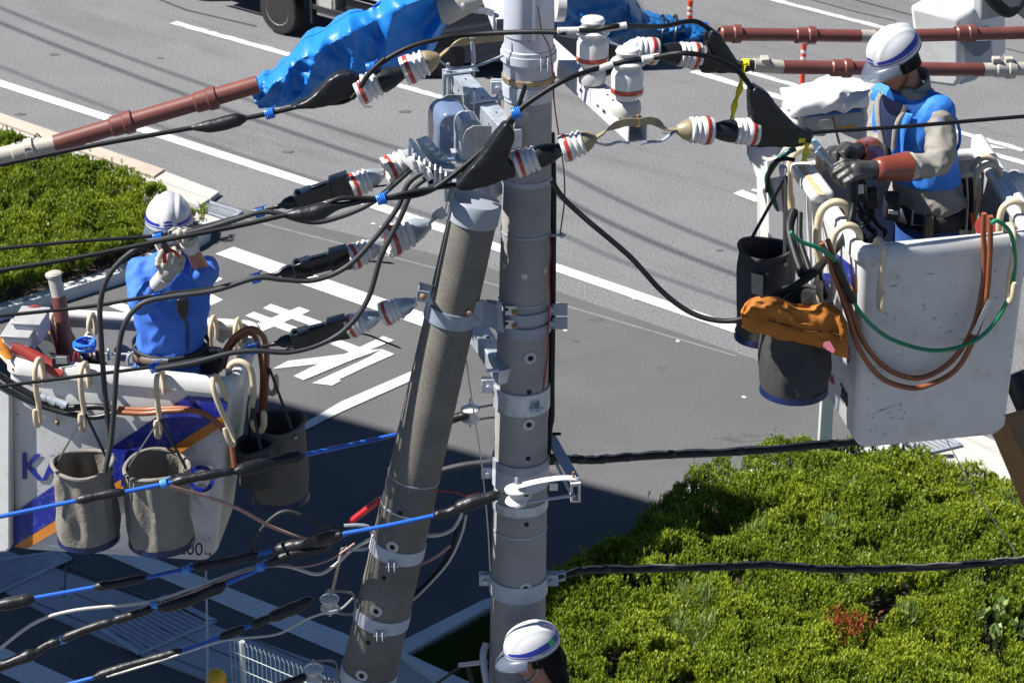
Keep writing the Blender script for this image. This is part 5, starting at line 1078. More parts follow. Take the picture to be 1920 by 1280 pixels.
# rail pad and paint
ob('rail_pad',MB().bar(G(1500,312,ZR+.05),G(1544,372,ZR+.05),.11,.06),rimm,br_,bevel=.02); ob('rail_paint',MB().bar(G(1502,312,ZR+.082),G(1540,366,ZR+.082),.03,.004),mat('flaked_tan',(.50,.38,.22),.7,var=.3,scale=30),br_)
ob('far_pad',MB().bar(G(1830,285,ZR-.06),G(1915,420,ZR-.06),.07,.20),rimm,br_,bevel=.025)
HR=lambda x,y:RF(x,y,.045); HR2=lambda x,y:RF(x,y,.075)
g='brown hoses looped on the right bucket'
hose('upper brown hose looped in front of the right bucket',[(1845,400),(1844,440),(1846,480),(1842,540),(1822,620),(1780,680),(1725,708),(1670,695),(1628,655),(1602,600),(1585,545),(1566,490),(1552,450)],HR,.0125,brownhose,g)
hose('lower brown hose looped in front of the right bucket',[(1857,405),(1857,440),(1856,480),(1850,555),(1832,620),(1795,690),(1740,722),(1700,726),(1650,706),(1612,655),(1590,590),(1570,530),(1552,480),(1540,455)],HR2,.0125,brownhose,g)
hose('green hose looped in front of the right bucket',[(1482,435),(1500,452),(1540,468),(1575,500),(1598,560),(1625,600),(1670,635),(1740,656),(1800,650),(1850,622),(1888,565),(1903,500),(1896,440),(1872,415),(1858,418)],lambda x,y:RF(x,y,.10),.0095,greenhose)
hose('black coupling on the green hose beside the right bucket corner',[(1566,490),(1580,525),(1600,565)],lambda x,y:RF(x,y,.10),.018,rubber)
hose('dark green hose at the rear left of the right bucket',[(1468,420),(1440,345),(1446,318),(1470,290),(1492,278)],lambda x,y:PY(x,y,11.05),.014,mat('dark_green_hose',(.01,.09,.07),.35))
hose('thin pink brown hose with a steel coupling left of the right bucket rail',[(1466,310),(1470,360),(1474,400),(1484,432)],lambda x,y:PY(x,y,10.95),.012,mat('pink_hose',(.33,.11,.08),.4))
o=ob('hose_coupling',MB().lathe(PY(1468,312,10.93),(.1,0,-1),[(.012,0),(.019,.003),(.019,.03),(.013,.033),(.013,.05),(.02,.052),(.02,.085),(.012,.088)],14),galv); tagit(o,'steel hose coupling left of the right bucket rail','coupling')
for i,(pts,r,l) in enumerate([([(1488,395),(1480,430),(1492,480),(1505,515)],.022,'thick black cable guard hanging left of the right bucket'),([(1500,400),(1500,450),(1512,490),(1520,512)],.014,'thinner black cable beside the thick guard'),([(1600,300),(1602,350),(1598,400),(1580,450),(1540,495),(1500,530),(1465,550)],.017,'black rubber cable from the worker\'s gloves down to the tool bag'),([(1556,475),(1530,510),(1480,545)],.015,'short black cable above the orange sleeve')]):
    wire(l,pts,lambda x,y:PY(x,y,10.55-.35*max(0,min(1,(y-380)/150))),r,wire_blk,name='black_cable')
# paper label, tag
o=ob('paper_label',MB().prism([PY(1409,512,10.60),PY(1431,517,10.60),PY(1430,555,10.60),PY(1409,550,10.60)],(0,.002,0)),mat('grey_paper',(.33,.32,.30),.7,var=.2,scale=60)); tagit(o,'grey paper label on the dark bag left of the right bucket','label')
o=ob('hose_tag',MB().prism([HR2(1848,556)-rn*-.03,HR2(1854,560)-rn*-.03,HR2(1826,622)-rn*-.03,HR2(1816,620)-rn*-.03],(0,.002,0)),mat('paper',(.6,.6,.6),.6)); tagit(o,'crumpled pale tag on the brown hoses','tag')
# orange sleeve
orn=mat('orange_canvas',(.38,.13,.012),.8,0,var=.12,scale=7,bump=.004,bscale=40,dirt=(.22,.065,.008),dirt_amt=.5,dscale=5)
def sleeve_cloth():
    up_=cr([Vector((x,y,0)) for x,y in [(1390,585),(1408,562),(1450,558),(1490,572),(1530,570),(1566,574),(1588,608)]],5); lo_=cr([Vector((x,y,0)) for x,y in [(1392,612),(1420,622),(1460,634),(1500,642),(1540,650),(1565,664),(1592,670)]],5)
    def fn(u,v):
        k_=len(up_)-1; t=u*k_; i=min(int(t),k_-1); a=up_[i].lerp(up_[i+1],t-i); b=lo_[i].lerp(lo_[i+1],t-i)
        ang=2*pi*v; c=(a+b)/2; h=(b-a)/2; p=c-h*cos(ang); dep=.075*sin(ang)*(1 if True else 1)
        q=-abs(noise.noise(Vector((u*5.5,cos(ang)*1.3,sin(ang)*1.2+3))))*.06+.02-abs(noise.noise(Vector((u*11,cos(ang)*3,sin(ang)*3+3))))*.014
        return PY(p.x,p.y,10.12-dep-q*.8)+Vector((0,0,q*.3))
    return MB().grid(lambda u,v:fn(u,v),44,36)
o=ob('canvas_sleeve',sleeve_cloth(),orn,smooth=60,solid=.004); tagit(o,'creased orange canvas sleeve draped over a tool bag on the right bucket','protective sleeve')
o2=ob('seam',MB().tube(cr([PY(x,y,10.035) for x,y in ((1440,600),(1480,612),(1510,622),(1550,622),(1584,632))],5),.004,6),mat('dark_orange_seam',(.12,.035,.005),.9)); o2.parent=o; o2.location=o2.location-o.location
o=ob('cloth_tag',MB().prism([PY(1545,642,10.0),PY(1556,640,10.0),PY(1566,656,9.98),PY(1562,662,9.98),PY(1550,655,9.98),PY(1543,648,10.0)],(0,.003,0)),mat('pink_cloth',(.38,.10,.15),.7)); tagit(o,'pink cloth tag stitched to the orange sleeve','tag')
# clutter in the right bucket
o=ob('red_reel',MB().lathe(PY(1850,425,10.62),(-.3,-1,.5),[(.015,0),(.05,.002),(.05,.012),(.02,.014),(.02,.04),(.05,.042),(.05,.05)],20),redp); tagit(o,'small red reel inside the right bucket','reel')
for i,(x,y,l) in enumerate([(1610,358,'black meter with a pale display inside the right bucket'),(1632,372,'dark pouch beside the meter in the right bucket')]):
    o=ob('meter',MB().box(PY(x,y,10.62+.03*i),(.036,0,.006),(0,.03,0),(-.006,0,.045)),MATS['black_plastic'],bevel=.008); tagit(o,l,'meter' if i==0 else 'pouch')
    if i==0: o2=ob('display',MB().box(PY(x+1,y-3,10.585),(.020,0,.003),(0,.002,0),(-.003,0,.022)),MATS['paper'],None); o2.parent=o; o2.location=o2.location-o.location
R5=random.Random(5)
for i in range(7):
    x=1590+R5.random()*60; y=385+R5.random()*50
    wire('one of the thin black leads tangled inside the right bucket',[(x-20,y-30),(x,y),(x+14,y+14),(x-8,y+34)],lambda x,y:PY(x,y,10.66),.006+.004*R5.random(),wire_blk,cat='lead',name='tangled_lead',group='black leads tangled in the right bucket')
for i in range(3):
    wire('dark twisted rope inside the right bucket, '+('left','middle','right')[i]+' of three behind the worker',[(1795+i*12,335),(1797+i*12,380),(1794+i*12,430)],lambda x,y:PY(x,y,10.98),.010,wire_blk,cat='rope',name='hanging_strap',group='dark ropes in the right bucket')
wire('orange handle inside the right bucket behind the worker',[(1822,400),(1825,420)],lambda x,y:PY(x,y,10.9),.012,mat('orange_handle',(.7,.12,.03),.4),cat='handle',name='handle')
t=thing('plastic_bag',PY(1902,345,11.0),'crumpled clear white plastic bag beyond the far rail of the right bucket','plastic bag'); ob('bag',MB().ball(PY(1905,348,11.05),(.07,.06,.07),16),mat('clear_white',(.65,.68,.72),.25,trans=.3),t,disp=(.05,.03))
# equipment behind the right bucket
t=thing('control_console',PY(1520,300,11.6),'white control console with blue and orange label strips behind the right bucket','control console')
lamin=mat('label_panel',(.36,.37,.37),.5,var=.15,scale=60)
ob('case',MB().prism([PY(1500,215,11.55),PY(1640,200,11.55),PY(1645,290,11.45),PY(1505,300,11.45)],(.0,.25,0)),frp,t,bevel=.01)
ob('top_ledge',MB().prism([PY(1470,205,11.50),PY(1640,188,11.50),PY(1642,200,11.50),PY(1500,216,11.50)],(0,.30,0)),rimm,t,bevel=.01)
ob('label_panel',MB().prism([PY(1508,214,11.535),PY(1620,205,11.535),PY(1622,282,11.45),PY(1510,288,11.45)],(0,.01,0)),lamin,t)
ob('blue_strip',MB().prism([PY(1507,215,11.53),PY(1615,205,11.53),PY(1615,210,11.525),PY(1508,221,11.525)],(0,.005,0)),mat('blue_strip',(.03,.12,.35),.5),t); ob('orange_strip',MB().prism([PY(1570,238,11.50),PY(1606,235,11.50),PY(1606,239,11.495),PY(1570,243,11.495)],(0,.005,0)),mat('amber_strip',(.6,.3,.02),.5),t)
ob('red_mark',MB().prism([PY(1526,203,11.49),PY(1540,202,11.49),PY(1533,197,11.49)],(0,.004,0)),redp,t); ob('handle_grip',MB().tube([PY(1552,250,11.4),PY(1550,225,11.42)],.038,14),tanpipe,t); ob('grip_bar',MB().tube([PY(1560,218,11.4),PY(1574,270,11.38)],.006,8),redpipe,t)
wc=mat('white_cloth',(.62,.63,.66),.6,0,var=.05,bump=.006,bscale=10)
o=boot('bright white cloth cover bundled over the console behind the right bucket',[(1465,206),(1480,192),(1520,172),(1560,152),(1585,151),(1600,158),(1650,160),(1650,185),(1560,196),(1500,210),(1470,214)],lambda x,y:PY(x,y,11.6),th=.22,vox=.016,name='cloth_cover',cat='cloth cover',m=wc,sm=8,disp=(.10,.22,1),group=None)
if 'group' in o: del o['group']
o=ob('side_casing',MB().prism([PY(1398,232,11.4),PY(1420,214,11.5),PY(1475,218,11.5),PY(1498,240,11.4),PY(1500,280,11.3),PY(1470,300,11.2),PY(1465,470,11.1),PY(1420,470,11.1),PY(1418,335,11.15),PY(1400,290,11.2)],(0.02,.12,.0)),frp,smooth=30,bevel=.015); tagit(o,'white moulded casing of the boom head left of the right bucket','casing')
o=ob('dark_recess_frame',MB().prism([PY(1436,300,11.08),PY(1470,296,11.08),PY(1470,480,11.0),PY(1442,480,11.0)],(0,.03,0)),frp,smooth=30,bevel=.006); tagit(o,'upright white panel beside the hoses left of the right bucket','panel')
wire('black cable along the upright panel left of the right bucket',[(1438,360),(1440,330),(1450,305),(1472,298),(1490,300)],lambda x,y:PY(x,y,11.03),.010,wire_blk)
# white boom joint cover top right
t=thing('boom_joint_cover',PY(1780,160,12.4),'large white faceted boom joint cover behind the right worker\'s helmet','boom cover')
YW=12.5
mb=MB(); fr_=[(1704,12),(1712,2),(1795,40),(1800,160),(1725,160),(1706,60)]
base=[PY(1705,10,YW),PY(1797,36,YW-.05),PY(1800,150,YW-.1),PY(1790,165,YW-.1),PY(1722,155,YW)]
mb.prism(base,Vector((.32,.45,0))); ob('cover',mb,frp,t,bevel=.02)
ob('lower_flange',MB().prism([PY(1800,90,YW-.05),PY(1860,60,YW+.1),PY(1862,120,YW+.1),PY(1830,150,YW),PY(1800,160,YW-.08)],(0,.1,0)),mat('clear_grey',(.42,.44,.47),.4),t,bevel=.004)
ob('recess',MB().prism([PY(1800,78,YW-.07),PY(1858,76,YW-.07),PY(1856,92,YW-.07),PY(1838,106,YW-.07),PY(1826,106,YW-.07)],(0,.02,0)),mat('recess_grey',(.14,.17,.22),.5),t)
t=thing('boom_knuckle',PY(1880,20,12.4),'grey steel boom knuckle with black hoses in the top right corner','boom joint')
ob('arm',MB().prism([PY(1838,-20,12.4),PY(1960,-20,12.3),PY(1960,70,12.3),PY(1905,25,12.4),PY(1838,40,12.4)],(0,.2,0)),hpm,t,bevel=.01)
for i in range(4): ob('hose',MB().tube(cr([PY(1845+i*6,-10,12.3-.02*i),PY(1860+i*7,10,12.28),PY(1885+i*3,28-i*3,12.28),PY(1905+i*2,22-i*3,12.3),PY(1925,-6,12.3)],5),.014,8),rubber,t)
# tan arm below the right bucket
t=thing('boom',PY(1900,860,10.9),'tan brown boom arm below the right bucket at the picture edge','boom arm'); ob('arm',MB().bar(PY(1892,780,11.0),PY(1990,1010,10.6),.16,.16),mat('tan_boom',(.27,.155,.06),.5,var=.1),t,bevel=.01); ob('joint',MB().tube([PY(1900,700,11.2),PY(1935,780,11.1)],.06,14),rubber,t)
# ------------------------------------------------------------------ vehicles and street furniture
RD=(G(600,351)-G(0,157)).normalized(); RN=Vector((-RD.y,RD.x,0))
tyre=mat('tyre',(.02,.02,.02),.8,var=.2,scale=20); wheelm=mat('steel_wheel',(.72,.73,.74),.45,0,var=.1,dirt=(.15,.12,.1),dirt_amt=.5,dscale=10)
truckw=mat('truck_white',(.55,.58,.57),.35,0,var=.04,coat=.3); chassis=mat('chassis_black',(.015,.016,.018),.5,var=.3,scale=6); tgreen=mat('truck_green',(.08,.2,.16),.35,coat=.4)
def wheel(c,ax,r,w_,parent,rim=True):
    w1=ob('wheel',MB().lathe(c-ax*w_/2,ax,[(r*.58,.0),(r*.93,.005),(r,.035),(r*1.0,w_-.035),(r*.93,w_-.005),(r*.58,w_)],36),tyre,parent)
    mb=MB(); e=-ax; o_=c-ax*w_/2
    mb.lathe(o_+ax*.01,ax,[(r*.60,-.012),(r*.56,.0),(r*.52,.07),(r*.30,.085),(r*.28,.03),(r*.14,.02),(.001,.02)],30,cap=False); ob('rim',mb,wheelm,w1)
    for i in range(6):
        a=2*pi*i/6; q=o_+ax*.075+(Z*cos(a)+RD*sin(a))*r*.40; ob('vent_hole',MB().lathe(q,ax,[(r*.07,0),(r*.07,.012)],10),chassis,w1)
    return w1
wc0=G(545,76); wr=.39
tr=thing('box_truck',wc0,'white truck with black chassis parked at the top left of the road','truck')
wax=RN if RN.y>0 else -RN
base=G(520,66)+wax*.14
def TP(l,s,z): return base+RD*l+wax*s+Z*z
wheel(TP(0,0,wr),wax,wr,.24,tr); wheel(TP(0,1.75,wr),wax,wr,.24,tr); wheel(TP(-3.6,0,wr),wax,wr,.24,tr); wheel(TP(-3.6,1.75,wr),wax,wr,.24,tr)
def tbox(nm,l0,l1,s0,s1,z0,z1,m,bev=.02): 
    return ob(nm,MB().box(TP((l0+l1)/2,(s0+s1)/2,(z0+z1)/2),RD*(l1-l0)/2,wax*(s1-s0)/2,Z*(z1-z0)/2),m,tr,bevel=bev)
tbox('chassis',-4.6,2.9,.35,1.4,.45,.80,chassis); tbox('cargo_box',-2.2,3.2,-.12,1.92,1.06,3.0,truckw); tbox('side_rail',-2.2,3.2,-.15,-.12,.96,1.06,truckw)
tbox('cab',-5.0,-2.4,-.1,1.9,.62,2.4,tgreen,.15); tbox('fender',-.62,.6,-.12,.2,.86,.95,chassis); tbox('mudflap',.62,.66,-.05,.25,.3,.9,chassis,.005)
b1=tbox('battery_box',.75,1.15,-.05,.35,.45,.9,mat('box_grey',(.22,.22,.22),.6),.02); tbox('tank',1.3,2.0,-.02,.4,.42,.85,chassis,.05); tbox('guard_rail',.7,2.9,-.08,-.03,.55,.62,chassis,.005)
tbox('plate',.82,1.08,-.065,-.052,.55,.75,mat('box_pale',(.4,.4,.38),.6),.003)
# navy car behind the tall pole
navy=mat('navy_paint',(.006,.012,.04),.14,0,var=.05,coat=1.0); glassd=mat('dark_glass',(.01,.012,.02),.05,0,spec=.8)
cb=G(985,140)
car=thing('parked_car',cb,'dark navy car on the road behind the top of the tall pole','car')
cdir=Vector((.99,.12,0)).normalized(); cn=Vector((-cdir.y,cdir.x,0))
def CP(l,s,z): return cb+cdir*l+cn*s+Z*z
def carbody():
    prof=[(-1.85,.25),(-1.9,.55),(-1.8,.80),(-1.55,.88),(-1.35,.92),(-1.1,1.25),(-.85,1.42),(.2,1.46),(.75,1.35),(1.2,.98),(1.75,.86),(1.9,.70),(1.95,.5),(1.9,.25)]
    mb=MB(); secs=[]
    for s_,k_ in ((-.0,.93),(.10,1.0),(.78,1.0),(1.46,1.0),(1.56,.93)):
        secs.append([CP(l*k_ if True else l,s_,.25+(z-.25)*(k_ if z<1 else k_*1.0)) for l,z in prof])
    # tumblehome: roof narrower
    n=len(prof)
    for si,sec in enumerate(secs):
        for (l,z),p in zip(prof,sec):
            if z>1.0: p+=cn*((.78-(0,.10,.78,1.46,1.56)[si])*.22)
        mb.v+=sec
    for i in range(4):
        for j in range(n): mb._f([i*n+j,(i+1)*n+j,(i+1)*n+(j+1)%n,i*n+(j+1)%n])
    mb._f(list(range(n-1,-1,-1))); mb._f([4*n+j for j in range(n)]); return mb
ob('body',carbody(),navy,car,smooth=50,bevel=.03)
q=lambda l,s,z:CP(l,s,z)
ob('side_window',MB().prism([q(-1.15,.075,.98),q(1.0,.075,1.0),q(.62,.19,1.30),q(-.85,.19,1.34)],-cn*.01),glassd,car)
ob('windscreen',MB().prism([q(1.17,.25,1.03),q(1.17,1.31,1.03),q(.80,1.2,1.33),q(.80,.36,1.33)],cdir*.012+Z*.012),glassd,car)
ob('rear_window',MB().prism([q(-1.33,.25,.97),q(-1.33,1.31,.97),q(-1.06,1.2,1.32),q(-1.06,.36,1.32)],-cdir*.012+Z*.012),glassd,car)
for l in (-1.2,1.25):
    for s_ in (.08,1.48): 
        w1=ob('wheel',MB().lathe(CP(l,s_-.1,.31),cn,[(.18,0),(.30,.005),(.315,.03),(.315,.17),(.30,.2)],30),tyre,car); ob('rim',MB().lathe(CP(l,s_-.105,.31),cn,[(.001,0),(.17,.0),(.19,.02)],24,cap=False),chassis,w1)
for s_ in (.18,1.38): ob('headlight',MB().ball(CP(1.84,s_,.66),(.07,.12,.07),12),mat('lamp_glass',(.5,.5,.52),.1),car)
# flexible orange delineators
dor=mat('delineator_orange',(.62,.07,.03),.5,var=.1); dwh=mat('delineator_band',(.7,.62,.6),.4)
def delin(x,y,h,label):
    o=G(x,y); t=thing('delineator_post',o,label,'bollard','orange posts along the middle of the road'); ob('base',MB().lathe(o,Z,[(.12,0),(.12,.02),(.06,.05),(.04,.06)],18),dor,t)
    ob('post',MB().lathe(o+Z*.05,Z,[(.04,0),(.038,h-.1),(.043,h-.06),(.043,h-.01),(.02,h),(.001,h)],18),dor,t)
    for k_ in (.68,.82): ob('band',MB().lathe(o+Z*h*k_,Z,[(.0405,0),(.0415,.002),(.0415,.05),(.0405,.052)],18,cap=False),dwh,t)
delin(1503,172,.72,'orange road post left of the right worker, fully visible'); delin(1292,78,.62,'orange road post of which only the cap shows above the blue sheet')
# white post in the azaleas
o=G(1540,925); t=thing('white_post',o,'square white post standing in the azaleas below the right bucket','post'); ob('post',MB().abox((o.x-.065,o.y-.06,0),(o.x+.065,o.y+.06,2.3)),mat('post_white',(.52,.56,.56),.5,var=.04,stretch=(1,1,.2)),t,bevel=.01); ob('cap',MB().abox((o.x-.07,o.y-.065,2.3),(o.x+.07,o.y+.065,2.33)),white_arm,t,bevel=.01)
o=G(1676,872); t=thing('white_post',o,'short white post beside the drain grate beyond the azaleas','post'); ob('post',MB().abox((o.x-.04,o.y-.04,0),(o.x+.04,o.y+.04,.8)),MATS['post_white'],t,bevel=.01); ob('cap',MB().abox((o.x-.045,o.y-.045,.8),(o.x+.045,o.y+.045,.82)),white_arm,t)
# mesh fence and yellow bollard at the bottom
fz=1.25; fa_=G(431,1200,fz); fb_=G(660,1296,fz); fd=(fb_-fa_); fL=fd.length; fu=fd.normalized()
t=thing('mesh_fence',Vector((fa_.x,fa_.y,0)),'white wire mesh fence panel left of the stub pole foot','fence'); fw=mat('fence_white',(.55,.62,.60),.5)
mb=MB(); n=int(fL/.05)
for i in range(n+1): p=fa_+fu*i*.05; mb.tube([Vector((p.x,p.y,.1)),p],.0028,5)
for z in np.arange(.1,fz+.01,.15): 
    if z>.6: mb.tube([Vector((fa_.x,fa_.y,z)),Vector((fb_.x,fb_.y,z))],.003,5)
ob('mesh',mb,fw,t)
mb=MB()
for k_ in range(2): 
    q=[]; 
    for i in range(n*2+1): p=fa_+fu*i*.025; q.append(p+Z*(.0+(.03 if i%2 else 0))+Vector((0,.02*(i%2),0)))
    mb.tube(q,.0035,5)
ob('top_fold',mb,fw,t)
for k_ in (.10,.95):
    p=fa_+fd*k_+Vector((0,.03,0)); ob('fence_post',MB().tube([Vector((p.x,p.y,0)),p+Z*.02],.024,14),MATS['post_white'],t)
p=G(405,1272,.9); t=thing('yellow_bollard',Vector((p.x,p.y,0)),'round topped yellow bollard at the bottom left of the fence','bollard'); yb=mat('yellow_gloss',(.72,.38,.01),.3,var=.05); ob('head',MB().ball(p,(.095,.095,.095),24),yb,t); ob('post',MB().tube([Vector((p.x,p.y,0)),p],.05,16),yb,t)
# wires high over the road whose shadows fall on the asphalt
SH=Vector((SUN.x,SUN.y,0))/SUN.z
def shadow_wire(a,b,h,r,label):
    r*=.8; A=G(*a);B=G(*b); d=(B-A); A=A-d*.4;B=B+d*.35; A+=SH*h+Z*h;B+=SH*h+Z*h; n=16
    q=[A.lerp(B,i/n)+Z*(-.5*4*(i/n)*(1-i/n)) for i in range(n+1)]; o=ob('street_wire',MB().tube(q,r,8),wire_blk); return tagit(o,label,'cable','wires high over the main road outside the picture')
for a,b,r,l in [((0,28),(640,268),.035,'street wire whose shadow runs highest across the road'),((60,25),(660,240),.03,'street wire shading the road just above the first'),((0,110),(640,340),.022,'street wire shading the near lane of the road'),((1060,350),(1380,500),.035,'street wire shading the road right of the tall pole'),((1060,300),(1400,460),.03,'second street wire shading the road right of the pole'),((1060,420),(1400,560),.022,'third street wire shading the road right of the pole')]:
    shadow_wire(a,b,10.5,r,l)
# building outside the frame at the left: it throws the large shade over the side road
bm=mat('building_wall',(.30,.29,.27),.9); bh=14.0
L0=G(1230,940); e1=(G(560,762)-L0).normalized(); tq=G(1432,1000,.42)-SH*.42; tip=L0+e1*((tq-L0).dot(e1)); low=G(1040,1170,.35)-SH*.35
c0=tip+SH*bh; e2=(low-tip).normalized()
bl2=thing('corner_building',c0,'tall beige building beyond the left edge that shades the side road','building')
q=[c0,c0+e1*9,c0+e1*9+e2*12,c0+e2*12]; 
ob('wall',MB().prism([Vector((p.x,p.y,-.1)) for p in q],(0,0,bh+.1)),bm,bl2,smooth=0)
# ------------------------------------------------------------------ people
skin=mat('skin',(.34,.16,.095),.5,0,var=.08,scale=20); hairm=mat('hair',(.008,.007,.006),.7,var=.3,scale=60,spec=.15)
shirt=mat('blue_shirt',(.045,.16,.62),.8,0,var=.06,scale=6,bump=.0025,bscale=22); trouser=mat('navy_trousers',(.012,.035,.12),.85,var=.15,scale=8); bluetr=mat('blue_trousers',(.05,.19,.62),.85,var=.1)
coat=mat('grey_coat',(.26,.245,.215),.85,0,var=.07,scale=6,bump=.003,bscale=24); vestm=mat('blue_vest',(.03,.20,.66),.7,0,var=.06,scale=5,bump=.004,bscale=22)
glove_w=mat('worn_leather_glove',(.42,.40,.34),.8,0,var=.14,scale=30,bump=.002,bscale=80,dirt=(.16,.155,.14),dirt_amt=.8,dscale=16); cuffm=mat('ribbed_cuff',(.58,.58,.6),.8,bump=.002,bscale=160); glove_d=mat('dark_rubber_glove',(.05,.05,.048),.42,0,var=.2,scale=20,bump=.002,bscale=50)
gaunt=mat('red_brown_gauntlet',(.20,.045,.028),.30,0,var=.12,scale=8,bump=.004,bscale=18,coat=.3)
hel_w=mat('helmet_white',(.56,.57,.59),.22,0,var=.03,scale=6,coat=.5,dirt=(.45,.45,.44),dirt_amt=.25,dscale=14); hel_b=mat('helmet_stripe',(.018,.03,.33),.3,var=.06); visor=mat('smoked_visor',(.12,.15,.21),.3,spec=.3,alpha=.55); beltm=mat('leather_belt',(.16,.115,.09),.6,0,var=.12,scale=15); darkbelt=mat('tool_belt',(.018,.018,.022),.6,var=.3,scale=15)
def hsurf(u,v,k=1.0,crown=True):
    """helmet shell: u around (0 front), v 0 rim .. 1 crown"""
    a=2*pi*u; ph=v*pi/2*.995; rx,ry,rz=.112,.140,.125
    cx=cos(ph)**.78; x=rx*cx*sin(a); y=-ry*cx*cos(a); z=rz*(abs(sin(ph))**.95)*(1 if ph>=0 else -1)
    ridge=max(0,1-abs(x)/.030)**.5*.008*max(0,min(1,v*2.2)); side=math.exp(-((abs(x)-.052)/.010)**2)*.005*max(0,min(1,v*2.0))*(1 if v<.93 else 0)
    r=Vector((x,y,z)); return r*(k+(ridge+side)/.12)+Vector((0,0,.004*math.cos(a*2)*(1-v)))
def helmet(M,parent,stickers=None,emblem=False,name='helmet'):
    h=None
    def tr(mb): 
        mb.v=[M@v for v in mb.v]; return mb
    h=ob(name,tr(MB().grid(lambda u,v:hsurf(u,v),96,34,closed_u=True)),hel_w,parent,smooth=50)
    def patch(nm,u0,u1,vf0,vf1,m,k=1.006,nu=60,nv=3): ob(nm,tr(MB().grid(lambda u,v:hsurf(u0+(u1-u0)*u,vf0(u0+(u1-u0)*u)+(vf1(u0+(u1-u0)*u)-vf0(u0+(u1-u0)*u))*v,k),nu,nv)),m,h,smooth=60)
    wide=lambda u:.15+.10*(1-cos(2*pi*u))/2*1.0
    patch('wide_stripe',.06,.94,lambda u:.135,lambda u:.19+.11*min(1,(1-cos(2*pi*u))/1.2),hel_b,nu=90)
    patch('thin_stripe',0,1,lambda u:.085,lambda u:.108,hel_b,nu=96); patch('rim_trim',0,1,lambda u:-.02,lambda u:.012,mat('dark_trim',(.02,.025,.06),.4),k=1.010,nu=96,nv=1)
    if emblem:
        for (a,b,c,d) in [(-.030,.030,.145,.185),(-.030,.030,.225,.26),(-.010,.010,.26,.285)]: patch('emblem',a,b,lambda u:c,lambda u:d,hel_b,k=1.012,nu=8,nv=2)
    if stickers:
        for (a,b,c,d,m) in stickers: patch('sticker',a,b,lambda u:c,lambda u:d,m,k=1.012,nu=10,nv=3)
    def vis(u,v):
        a=(u-.5)*2*1.15; rx,ry=.112,.140; e=v*.062*cos(a*.75)
        return Vector(((rx+e*.55)*sin(a),-(ry+e)*cos(a)+.004,.006-.030*v*v-.012*v))
    ob('visor',tr(MB().grid(vis,40,6)),visor,h,smooth=60,solid=.002)
    ob('inner_band',tr(MB().grid(lambda u,v:Vector((.094*sin(2*pi*u),-.118*cos(2*pi*u),.02-.035*v)),40,2,closed_u=True)),mat('dark_trim',(.02,.025,.06),.4),h,solid=.004)
    return h
def hand(mb,w_,d,nrm,side,curl=(.5,.5,.5),r=.0098,s=1.0,spread=.0205,thumb=.8):
    """wrist point, direction to knuckles, palm normal, side=+1/-1 thumb side"""
    w_=Vector(w_);d=Vector(d).normalized();n=Vector(nrm); n=(n-d*n.dot(d)).normalized(); l=d.cross(n)*side
    kn=[]; 
    for i in range(4):
        off=(1.5-i)*spread*s; k=w_+d*(.088-.006*abs(i-1))*s+l*off; kn.append(k); mb.cap2(w_+l*off*.6+d*.008*s,k,r*1.35,r*1.15,10); 
        p=k; a=0; ls=(.044,.028,.022); fl=(.92,1.0,.95,.78)[i]
        for q in range(3):
            a+=curl[q]*(1+.08*i); e=p+(d*cos(a)+n*sin(a))*ls[q]*fl*s; mb.cap2(p,e,r*(1.05-.08*q),r*(.98-.1*q),10); p=e
    mb.cap2(w_+d*.03*s+l*.018*s,w_+d*.06*s-l*.018*s,r*1.6,r*1.5,10)
    t0=w_+d*.022*s+l*.028*s; t1=t0+(d*.6+l*.75+n*.35*thumb)*.034*s; t2=t1+(d*.8+l*.15+n*.8*thumb).normalized()*.032*s; t3=t2+(d*.7-l*.15+n*.9*thumb).normalized()*.024*s
    mb.cap2(t0,t1,r*1.45,r*1.25,10).cap2(t1,t2,r*1.2,r*1.05,10).cap2(t2,t3,r*1.05,r*.9,10)
    return kn
def loft(mb,secs,n=28):
    """secs: (centre, rx vector, ry vector)"""
    b=len(mb.v)
    for c,u,v_ in secs:
        for j in range(n): a=2*pi*j/n; mb.v.append(Vector(c)+Vector(u)*cos(a)+Vector(v_)*sin(a))
    for i in range(len(secs)-1):
        for j in range(n): mb._f([b+i*n+j,b+i*n+(j+1)%n,b+(i+1)*n+(j+1)%n,b+(i+1)*n+j])
    mb._f([b+j for j in range(n-1,-1,-1)]); e=b+(len(secs)-1)*n; mb._f([e+j for j in range(n)]); return mb
def head(mb,M,s=1.0):
    """head in the local frame: face towards -y, z up, origin at the head centre (eye height)"""
    R3=M.to_3x3(); T=lambda x,y,z:M@Vector((x*s,y*s,z*s))
    mb.ball(T(0,.008,.035),(.076*s,.096*s,.092*s),24,R3); mb.ball(T(0,-.018,-.025),(.062*s,.074*s,.080*s),22,R3); mb.ball(T(0,-.045,-.078),(.036*s,.036*s,.030*s),16,R3)
    for q in (-1,1): mb.cap2(T(q*.052,-.0,-.05),T(q*.022,-.055,-.083),.020*s,.018*s); mb.ball(T(q*.034,-.072,-.022),(.020*s,.016*s,.018*s),12,R3); mb.ball(T(q*.078,.012,-.006),(.009*s,.020*s,.030*s),12,R3); mb.cap2(T(q*.012,-.088,.018),T(q*.045,-.078,.016),.009*s,.008*s)
    mb.cap2(T(0,-.086,.004),T(0,-.108,-.026),.009*s,.013*s); mb.ball(T(0.012,-.100,-.028),.009*s,8); mb.ball(T(-.012,-.100,-.028),.009*s,8)
    mb.cap2(T(-.018,-.086,-.052),T(.018,-.086,-.052),.008*s,.008*s); mb.cap2(T(-.015,-.084,-.062),T(.015,-.084,-.062),.008*s,.008*s)
